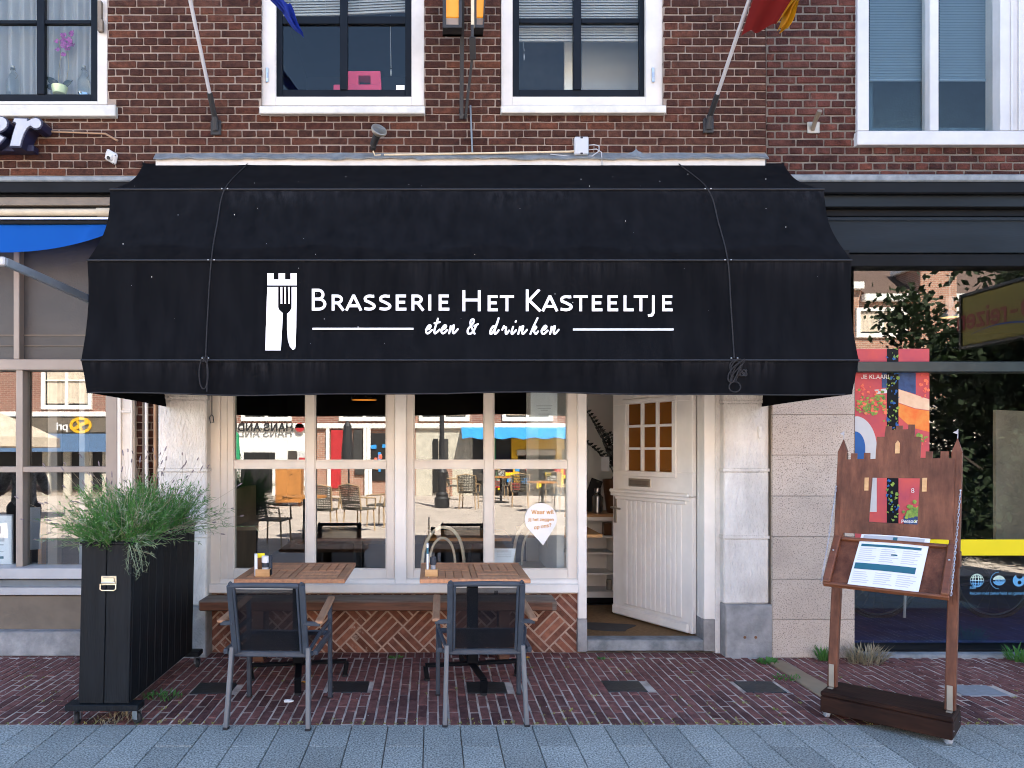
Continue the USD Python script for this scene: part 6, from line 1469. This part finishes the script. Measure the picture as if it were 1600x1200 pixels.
# ================================================================ across the square: what the shop windows mirror
YO = -19.0
DV = DIST + .15 - YO
def ox(px): return (px - CX) * DV / FPX
def oz(py, shift=0): return EYE + (CY - (py - shift)) * DV / FPX
def far_house(name, lab, x0, x1, ground, upper, eave, windows, roof=2.2, y=YO):
    h = thing(name, lab, 'building', ((x0 + x1) / 2, y, 0))
    MB().box(x0, x1, y - 8, y, 0, 3.05).build('ground_floor', ground, h)
    MB().box(x0, x1, y - 8, y + .02, 3.05, eave).build('wall', upper, h)
    MB().box(x0, x1, y - .1, y + .22, eave, eave + .25, .02).box(x0, x1, y - .1, y + .12, 2.95, 3.12, .02).build('cornice', 'white_paint', h)
    r = trimesh.creation.extrude_polygon(Polygon([(.22, eave + .25), (-4, eave + .25 + roof), (-8, eave + .25)]), x1 - x0, engine='earcut'); v = r.vertices
    put('roof', (np.stack([x0 + v[:, 2], y + v[:, 0], v[:, 1]], 1), r.faces), 'roof_tile', h)
    for wx in windows:
        for z0, z1 in ((3.2, 4.75), (5.3, 6.3)):
            if z1 > eave - .1: continue
            f = MB().box(wx - .85, wx - .72, y + .02, y + .10, z0, z1).box(wx + .72, wx + .85, y + .02, y + .10, z0, z1).box(wx - .72, wx + .72, y + .02, y + .10, z0, z0 + .14).box(wx - .72, wx + .72, y + .02, y + .10, z1 - .12, z1).box(wx - .05, wx + .05, y + .02, y + .09, z0 + .14, z1 - .12).box(wx - .72, wx - .05, y + .03, y + .08, z0 + .95, z0 + .99).box(wx + .05, wx + .72, y + .03, y + .08, z0 + .95, z0 + .99)
            w = f.build('window', 'white_shop', h)
            MB().box(wx - .72, wx + .72, y + .022, y + .026, z0 + .14, z1 - .12).build('pane', 'dark_room', w)
            P = np.array([[[a, y + .034 + .008 * math.sin(a * 40), z] for z in (z0 + .2, z1 - .14)] for a in np.linspace(wx - .68, wx + .68, 60)]); MB().grid(P, True).build('curtain', 'cream_cloth', w, True)
    return h
def front(h, mat, name, x0, x1, z0, z1, d0=.0, d1=.08): return MB().box(x0, x1, YO + d0, YO + d1, z0, z1, .01).build(name, mat, h)
def back_text(s, x, z, h_, d=.15, bold=True):
    """lettering that faces the brasserie: it runs towards -x"""
    t = meshkit.text_mesh(s, h_, .01, bold); v = t.vertices
    return np.stack([x - v[:, 0], YO + d + v[:, 2], z + v[:, 1]], 1), t.faces
fA = far_house('far_brick_house', 'far brick building with white curtained windows mirrored in the left shop window', -22, -7.1, 'taupe_paint', 'far_brick', 7.0, (-19.5, -16.1, ox(104), -9.0))
front(fA, 'dark_taupe', 'fascia', -16, -10.4, 2.42, 2.92)
put('lettering', back_text('pri', ox(109), 2.5, .24), 'print_white', fA)
lg2 = MB(); c = Point(ox(127), 2.66)
sh_ = affinity.scale(c.buffer(.24), 1.35, .95).exterior.buffer(.045).union(LineString([(c.x - .2, c.y - .12), (c.x + .02, c.y + .02), (c.x + .22, c.y + .1)]).buffer(.06)).union(LineString([(c.x + .02, c.y - .14), (c.x - .1, c.y + .13)]).buffer(.04))
for g in getattr(sh_, 'geoms', [sh_]):
    e = trimesh.creation.extrude_polygon(g, .03, engine='earcut'); v = e.vertices; lg2.add(np.stack([v[:, 0], YO + .12 - v[:, 2], v[:, 1]], 1), e.faces)
lg2.build('logo', 'yellow_shop', fA)
P = np.array([[[x_, YO + .1 + .9 * t, 2.38 - .62 * t] for t in (0, 1)] for x_ in (-16, -10.4)]); MB().grid(P).build('shop_awning', 'muted_blue', fA)
front(fA, 'dark_room', 'shop_opening', -16, -10.5, .2, 2.3)
for x_ in (-12.9, -12.2, -11.5, -10.9): front(fA, 'beige_shop', 'shop_post', x_ - .12, x_ + .12, 0, 2.3, .05, .2)
fB = far_house('far_white_shop', 'white painted shopfront with brushed black lettering mirrored in the left brasserie pane', -7.1, -3.9, 'white_shop', 'far_brick', 6.6, (-5.6,))
front(fB, 'dark_room', 'door_glass', ox(380), ox(428), .1, 2.15); front(fB, 'amber_wood', 'shelf', ox(384), ox(424), .9, 1.7, .08, .1); front(fB, 'wall_dark', 'window_glass', ox(449), ox(462), .7, 2.2); front(fB, 'poster_stone', 'window_poster', ox(463), ox(485), .6, 2.2)
for k in range(5): front(fB, 'red_shop', 'poster_line', ox(466), ox(482), .9 + .25 * k, .97 + .25 * k, .08, .09)
put('lettering', back_text('HANS ANDERS', ox(458), 2.86, .26), 'rubber', fB)
c = MB().lathe([(.001, .0), (.15, .0), (.15, .02), (.001, .02)], (ox(467), YO + .1, 2.98), 20, axis='y'); c.build('round_logo', 'red_shop', fB)
fC = far_house('far_red_shop', 'red and dark shopfront with white posts mirrored in the middle brasserie panes', -3.9, -.55, 'far_brick_pale', 'far_brick', 6.8, (-2.2,))
front(fC, 'red_shop', 'red_panel', ox(521), ox(542), 1.9, 2.9); front(fC, 'red_shop', 'red_panel', ox(514), ox(534), .25, 1.2); front(fC, 'grey_shop', 'grey_panel', ox(556), ox(570), .7, 2.9); front(fC, 'dark_room', 'shop_glass', ox(522), ox(556), 1.2, 1.85); front(fC, 'dark_room', 'shop_glass', ox(577), ox(640), .5, 2.8, 0, .06)
for px in (516, 574, 580): front(fC, 'white_shop', 'post', ox(px) - .06, ox(px) + .06, 0, 2.95, .0, .12)
front(fC, 'white_shop', 'rail', ox(514), ox(542), 1.75, 1.88, .0, .13)
for k in range(26): front(fC, rnd.choice(['amber_wood', 'poster_leaf', 'poster_flower', 'beige_shop', 'sky_blue']), 'goods', *(lambda a: (a, a + rnd.uniform(.08, .2)))(rnd.uniform(ox(580), ox(634))), *(lambda a: (a, a + rnd.uniform(.1, .3)))(rnd.uniform(.6, 2.3)), .06, .08 + k * .001)
fD = far_house('far_pale_house', 'pale plastered house front mirrored behind the black lamp post', -.55, 1.35, 'beige_shop', 'far_brick_pale', 6.3, (.4,))
front(fD, 'grey_shop', 'door', ox(686), ox(700), .1, 2.6); front(fD, 'dark_room', 'door_glass', ox(676), ox(684), .1, 2.6); front(fD, 'far_brick_pale', 'low_wall', ox(690), ox(706), 0, 1.0, .08, .3)
fE = far_house('far_yellow_shop', 'yellow shopfront with bright blue awning mirrored in the right brasserie panes', 1.35, 5.2, 'grey_shop', 'far_brick', 6.9, (3.2,))
front(fE, 'yellow_shop', 'yellow_beam', ox(798), ox(880), 2.25, 2.62, 0, .2); front(fE, 'yellow_shop', 'yellow_post', ox(798), ox(808), .3, 2.25, 0, .2); front(fE, 'yellow_shop', 'yellow_post', ox(866), ox(876), .3, 2.25, 0, .2); front(fE, 'cream_cloth', 'sign_panel', ox(806), ox(866), 2.05, 2.24, .02, .22)
front(fE, 'dark_room', 'shop_opening', ox(812), ox(862), .2, 2.0); front(fE, 'navy', 'poster', ox(774), ox(796), .8, 2.1, 0, .1)
MB().add([(ox(775), YO + .12, 1.2), (ox(795), YO + .12, 1.15), (ox(792), YO + .12, 1.55), (ox(783), YO + .12, 1.75), (ox(776), YO + .12, 1.6)], [[0, 2, 1], [0, 3, 2], [0, 4, 3]]).build('poster_shape', 'yellow_print', fE)
front(fE, 'cloth_green', 'green_post', ox(771), ox(774), .3, 2.7, 0, .15)
P = np.array([[[x_, YO + .1 + .8 * t, 3.0 - .42 * t - .03 * math.sin(x_ * 9) * t] for t in (0, .5, 1)] for x_ in np.linspace(ox(720), ox(886), 40)]); MB().grid(P).build('shop_awning', 'sky_blue', fE)
for k in range(40): front(fE, rnd.choice(['yellow_print', 'red_shop', 'sky_blue', 'white_shop', 'wall_dark']), 'goods', *(lambda a: (a, a + rnd.uniform(.1, .3)))(rnd.uniform(ox(742), ox(885))), *(lambda a: (a, a + rnd.uniform(.1, .3)))(rnd.uniform(.15, 1.2)), .06, .1 + k * .004)
fF = far_house('far_brick_house', 'far brick building with tiled roof mirrored at the top of the travel shop window', 5.2, 14.4, 'grey_shop', 'far_brick_pale', 6.9, (7, 9.5, 12.2))
fG = far_house('far_gable_house', 'sunlit brick house with white cornice and dark tiled roof mirrored in the travel shop window', 14.4, 21, 'beige_shop', 'far_brick_pale', 6.5, (14.75 + .3, 18.2), 2.6)
MB().box(16.2, 17.4, YO + .3, YO - 1, 3.1, 7.6).build('chimney_breast', 'far_brick_pale', fG); MB().box(16.05, 17.55, YO + .42, YO - 1.1, 7.6, 7.85, .02).build('chimney_cap', 'white_paint', fG)

def spot_on(px, py):
    d = FPX * EYE / (py - CY); return (px - CX) * d / FPX, -(d - DIST) + .15
def wicker(parent):
    for a, b in ((-1, -1), (1, -1), (-1, 1), (1, 1)): MB().tube([(a * .22, b * .21, 0), (a * .20, b * .19, .44)], .014, 6).build('leg', 'rattan', parent, world=False)
    MB().box(-.24, .24, -.23, .23, .42, .45, .012).build('seat', 'wicker', parent, world=False)
    bk_ = MB()
    for k in range(11):
        t = k / 10; bk_.tube([(-.24 + .0 * t, .22 + .08 * t, .47 + .40 * t)] + [(x_, .22 + .08 * t + .05 * math.cos(x_ * 6) - .03, .47 + .40 * t + .03 * math.cos(x_ * 6) * t) for x_ in np.linspace(-.2, .2, 7)] + [(.24, .22 + .08 * t, .47 + .40 * t)], .013, 4)
    for k in range(11):
        x_ = -.22 + .44 * k / 10; bk_.tube([(x_, .22 + .05 * math.cos(x_ * 6) - .03, .45), (x_, .30 + .05 * math.cos(x_ * 6) - .03, .88 + .03 * math.cos(x_ * 6))], .008, 4)
    bk_.build('backrest', 'wicker', parent, world=False)
    MB().tube([(-.24, -.2, .44), (-.26, -.18, .64), (-.26, .1, .66), (-.24, .27, .68)], .016, 6).tube([(.24, -.2, .44), (.26, -.18, .64), (.26, .1, .66), (.24, .27, .68)], .016, 6).tube([(-.24, .22, .44), (-.25, .30, .88), (0, .31, .92), (.25, .30, .88), (.24, .22, .44)], .015, 6).build('frame', 'rattan', parent, world=False)
WK = [(430, 853, 100, 'wicker chair mirrored low at the left of the left brasserie window, seen from the side'), (506, 832, 10, 'wicker chair mirrored just right of the middle bar of the left window'), (562, 830, 35, 'large wicker chair mirrored in the lower right pane of the left window'), (597, 822, 300, 'wicker chair mirrored at the right edge of the left window'),
      (732, 795, 15, 'dark wicker chair mirrored just beside the black lamp post'), (711, 781, 100, 'wicker chair mirrored behind the black lamp post, farther off'), (810, 792, 5, 'wicker chair mirrored above the drop shaped sticker'), (855, 786, 340, 'wicker chair mirrored in the rightmost pane, right of the sticker'), (880, 800, 260, 'wicker chair cut by the right edge of the rightmost brasserie pane'), (778, 780, 170, 'farther wicker chair mirrored just right of the middle bar of the right window')]
wk0 = None
for px, py, rz, lab in WK:
    x_, y_ = spot_on(px, py)
    if wk0 is None:
        wk0 = thing('wicker_chair', lab, 'chair', (x_, y_, 0), rz, group='wicker chairs of the terrace across'); wicker(wk0)
    else: dup(wk0, 'wicker_chair', (x_, y_, 0), rz, lab, 'chair', 'wicker chairs of the terrace across')
for px, py, lab in ((478, 842, 'terrace table mirrored low in the left brasserie window'), (780, 785, 'terrace table mirrored between the wicker chairs of the right window'), (845, 800, 'terrace table mirrored beside the drop shaped sticker')):
    x_, y_ = spot_on(px, py); t_ = thing('terrace_table', lab, 'table', (x_, y_, 0), group=None)
    MB().lathe([(.001, .73), (.38, .73), (.38, .755), (.001, .755)], n=28).build('tabletop', 'amber_wood', t_, 40, world=False)
    MB().lathe([(.24, 0), (.24, .02), (.035, .05), (.03, .73)], n=16).build('stand', 'iron', t_, 40, world=False)
x_, y_ = spot_on(690, 793); lp_ = thing('lamp_post', 'black cast iron lamp post mirrored in the right brasserie window', 'lamp post', (x_, y_, 0))
MB().lathe([(.20, 0), (.20, .25), (.16, .3), (.17, .36), (.12, .42), (.13, .9), (.16, .95), (.10, 1.05), (.12, 1.4), (.13, 1.5), (.07, 1.58), (.055, 3.6), (.03, 3.7)], n=20).build('post', 'iron', lp_, 30, world=False)
MB().lathe([(.05, 3.7), (.14, 3.8), (.2, 4.25), (.001, 4.25)], n=6).build('lantern', 'bottle_glass', lp_, world=False); MB().lathe([(.22, 4.25), (.1, 4.42), (.02, 4.55)], n=6).build('lantern_roof', 'iron', lp_, world=False)
x_, y_ = spot_on(455, 790); ws = thing('wooden_cabinet', 'orange wooden cabinet on the terrace mirrored in the left brasserie window', 'cabinet', (x_, y_, 0)); MB().box(-.35, .35, -.25, .25, .1, 1.25, .01).build('body', 'amber_wood', ws, world=False); MB().box(-.38, .38, -.28, .28, 1.25, 1.29, .01).build('top', 'light_wood', ws, world=False)
for k in (-1, 1): MB().box(k * .3 - .03, k * .3 + .03, -.2, .2, 0, .1).build('leg', 'brown_wood', ws, world=False)
def parasol(x, y, lab, mat, closed=False, h=2.6, r=1.5):
    p = thing('parasol', lab, 'parasol', (x, y, 0)); MB().tube([(0, 0, 0), (0, 0, h)], .025, 8).build('pole', 'iron', p, world=False); MB().lathe([(.3, 0), (.3, .06), (.03, .09)], n=20).build('foot', 'iron', p, world=False)
    if closed: MB().lathe([(.03, h + .05), (.12, h - .1), (.17, h - .8), (.20, h - 1.5), (.10, h - 1.55)], n=14).build('canopy', mat, p, world=False)
    else: MB().lathe([(.01, h + .12), (r * .5, h - .12), (r, h - .42), (r + .01, h - .62)], n=8).build('canopy', mat, p, world=False)
parasol(-9.35, -10.0, 'cream parasol mirrored at the left edge of the left shop window', 'cream_cloth', h=2.4, r=1.25)
parasol(ox(375) * .93, -16.5, 'green folded parasol mirrored at the left edge of the brasserie window', 'cloth_green', True, 2.7)
parasol(ox(552) * .9, -15.5, 'dark folded parasol mirrored in the left brasserie window', 'iron', True, 2.9)

def tree(x, y, lab, rx, rz, zc, n, name='street_tree', hs=1.0):
    t = thing(name, lab, name.split('_')[1], (x, y, 0)); b = MB().tube([(0, 0, 0), (.05, .02, 1.2 * hs), (0, 0, 2.0 * hs), (.1, .05, max(zc, 2.4 * hs))], np.array([.16, .12, .10, .05]) * hs, 8)
    for k in range(7): a = k * .9; b.tube([(0, 0, (1.7 + .15 * k) * hs), (math.cos(a) * rx * .4, math.sin(a) * rx * .4, zc - .4 + .2 * k), (math.cos(a) * rx * .8, math.sin(a) * rx * .8, zc + .2 * k)], [.05, .03, .01], 5)
    b.build('trunk', 'bark', t, world=False)
    cl = [np.array([rnd.gauss(0, .45) * rx, rnd.gauss(0, .45) * rx, zc + rnd.gauss(0, .45) * rz]) for _ in range(90)]
    c = np.array([cl[i] for i in rng.integers(0, len(cl), n)]) + rng.normal(0, .28, (n, 3))
    c = c[(c[:, 2] > .12) & (c[:, 2] < 4.8)]; n = len(c)
    d1 = rng.normal(0, 1, (n, 3)); d1 /= np.linalg.norm(d1, axis=1, keepdims=True); d2 = np.cross(d1, rng.normal(0, 1, (n, 3))); d2 /= np.linalg.norm(d2, axis=1, keepdims=True); s = rng.uniform(.045, .085, (n, 1))
    V = np.stack([c - d1 * s, c + d2 * s * .6, c + d1 * s, c - d2 * s * .6], 1).reshape(-1, 3); i = np.arange(n)[:, None] * 4
    MB().add(V, np.vstack([i + [0, 1, 2], i + [0, 2, 3]])).build('crown', 'tree_leaf', t, world=False)
tree(9.85, -5.6, 'leafy street tree mirrored in the travel shop window', 1.75, 2.6, 2.6, 60000)
tree(8.9, -5.2, 'added low dark bush that screens the sunlit ground mirrored in the travel shop window', 2.3, .75, 1.0, 30000, 'street_bush', .4)  # bush added as a dark screen before the mirrored sunlit ground

sgx = 5.05
hs = thing('hanging_sign', 'yellow projecting travel shop sign mirrored at the right edge of the dark window', 'sign', (sgx, -.6, 2.8))
MB().box(sgx - .04, sgx + .04, -1.10, -.20, 2.56, 3.02, .01).build('panel', 'sign_yellow', hs)
MB().box(sgx - .05, sgx + .05, -1.13, -1.10, 2.53, 3.05, .004).box(sgx - .05, sgx + .05, -1.0995, -.05, 3.02, 3.05, .004).box(sgx - .05, sgx + .05, -1.0995, -.20, 2.53, 2.56, .004).build('frame', 'green_black', hs)
t_ = meshkit.text_mesh('D-reizen', .17, .004, True); v = t_.vertices
put('lettering', (np.stack([sgx - .041 - v[:, 2], -.24 - v[:, 0] * .92, 2.70 + v[:, 1] + v[:, 0] * .02], 1), t_.faces), 'red_shop', hs)
P = np.array([[[sgx - .043, -.25 - .8 * t, 2.64 + .05 * math.sin(t * 3.1) + w_ * .018 * (1 - t)] for w_ in (0, 1)] for t in np.linspace(0, 1, 14)]); MB().grid(P).build('swoosh', 'royal_blue', hs)

# bicycle inside the travel shop
bx, by = X(1372, .95), .95
bi = thing('bicycle', 'dark bicycle standing inside the travel shop behind the menu stand', 'bicycle', (bx + .5, by, .06))
for k in (0, 1):
    cx_ = bx + 1.05 * k; R_ = .345
    w = MB().tube([(cx_ + R_ * math.cos(a), by, .06 + R_ + R_ * math.sin(a)) for a in np.linspace(0, 2 * math.pi, 40)], .018, 8, caps=False).build('wheel', 'tire', bi, True)
    MB().tube([(cx_ + (R_ - .028) * math.cos(a), by, .06 + R_ + (R_ - .028) * math.sin(a)) for a in np.linspace(0, 2 * math.pi, 40)], .009, 6, caps=False).build('rim', 'gunmetal', w, True)
    sp_ = MB()
    for q in range(18): a = q * math.pi / 9; sp_.tube([(cx_, by, .06 + R_), (cx_ + (R_ - .03) * math.cos(a), by, .06 + R_ + (R_ - .03) * math.sin(a))], .0012, 3)
    sp_.build('spokes', 'iron', w)
zz = .06 + .345
MB().tube([(bx, by, zz), (bx + .12, by, zz + .5), (bx + .15, by, zz + .65)], .016, 8).tube([(bx + .13, by, zz + .48), (bx + .55, by, zz - .08), (bx + .42, by, zz + .45), (bx + .13, by, zz + .52)], .016, 8).tube([(bx + 1.05, by, zz), (bx + .55, by, zz - .08)], .012, 8).tube([(bx + 1.05, by, zz), (bx + .68, by, zz + .42)], .010, 8).tube([(bx + .55, by, zz - .08), (bx + .72, by, zz + .55)], .016, 8).build('bike_frame', 'navy', bi, 40)
MB().tube([(bx + .15, by - .28, zz + .70), (bx + .13, by - .1, zz + .67), (bx + .15, by, zz + .65), (bx + .13, by + .1, zz + .67), (bx + .15, by + .28, zz + .70)], .012, 8).build('handlebar', 'steel', bi, 40)
MB().mesh(trimesh.Trimesh(*(lambda t: (t.vertices * [.14, .08, .04] + [bx + .74, by, zz + .58], t.faces))(trimesh.creation.icosphere(2)))).build('saddle', 'rubber', bi, True)
MB().tube([(bx + .20, by - .06, .07), (bx + .24, by - .02, zz)], .012, 6).build('kickstand', 'frame_white', bi)

# passer-by mirrored in the left shop window
import manifold3d as m3
def body(bones, ref=.02):
    out = None
    for (a, ra), (b, rb) in bones:
        h = m3.Manifold.batch_hull([m3.Manifold.sphere(ra, 16).translate(list(map(float, a))), m3.Manifold.sphere(rb, 16).translate(list(map(float, b)))])
        out = h if out is None else out + h
    q = out.refine_to_length(ref).to_mesh(); t = trimesh.Trimesh(q.vert_properties[:, :3], q.tri_verts, process=True); trimesh.smoothing.filter_taubin(t, iterations=12); return t
pe_ = thing('person', 'person in patterned blouse and dark trousers mirrored in the left shop window', 'person', (-5.0, -3.1, 0), 150)
hip, knee, ank = .82, .45, .07
B = [(((0, 0, .92), .13), ((0, 0, 1.12), .115)), (((0, 0, 1.12), .115), ((0, .0, 1.26), .12)), (((-.13, 0, 1.30), .06), ((.13, 0, 1.30), .06)), (((0, 0, 1.3), .06), ((0, .01, 1.40), .048)), (((0, .01, 1.47), .082), ((0, .03, 1.42), .06)), (((0, .11, 1.455), .012), ((0, .085, 1.475), .012))]
for s in (-1, 1):
    B += [(((s * .08, 0, .86), .10), ((s * .09, .01, knee), .06)), (((s * .09, .01, knee), .06), ((s * .09, -.02, ank), .04)), (((s * .09, -.03, .04), .035), ((s * .10, .13, .03), .028))]
    el = (s * .26, .08, 1.05); ha = (s * .12, .28, 1.12)
    B += [(((s * .17, 0, 1.30), .052), (el, .04)), ((el, .04), (ha, .028)), ((ha, .03), ((ha[0] - s * .03, ha[1] + .06, ha[2] + .01), .03))]
    for k in range(4): B.append((((ha[0] - s * .03, ha[1] + .07, ha[2] - .02 + .016 * k), .009), ((ha[0] - s * .06, ha[1] + .13 - .006 * abs(k - 1.5), ha[2] - .025 + .016 * k), .007)))
    B.append((((ha[0], ha[1] + .03, ha[2] + .03), .010), ((ha[0] - s * .01, ha[1] + .07, ha[2] + .055), .008)))
put('body', body(B), 'skin', pe_, True, world=False)
C = [(((0, 0, .90), .145), ((0, 0, 1.12), .13)), (((0, 0, 1.12), .13), ((0, 0, 1.26), .135)), (((-.13, 0, 1.30), .072), ((.13, 0, 1.30), .072))] + [(((s * .17, 0, 1.30), .065), ((s * .235, .06, 1.11), .055)) for s in (-1, 1)]
put('blouse', body(C), 'blouse', pe_, True, world=False)
D_ = [(((-.06, 0, .86), .12), ((.06, 0, .86), .12))] + [x for s in (-1, 1) for x in [(((s * .08, 0, .86), .112), ((s * .09, .01, knee), .075)), (((s * .09, .01, knee), .075), ((s * .09, -.015, .1), .055))]]
put('trousers', body(D_), 'trousers', pe_, True, world=False)
put('hair', body([(((0, -.02, 1.50), .088), ((0, -.05, 1.36), .07))]), 'hair', pe_, True, world=False)
ey = MB()
for s in (-1, 1): ey.mesh(trimesh.creation.icosphere(1, .012).apply_translation((s * .032, .083, 1.49)))
ey.box(-.025, .025, .082, .094, 1.418, 1.426, .003); ey.build('face_features', 'hair', pe_, world=False)
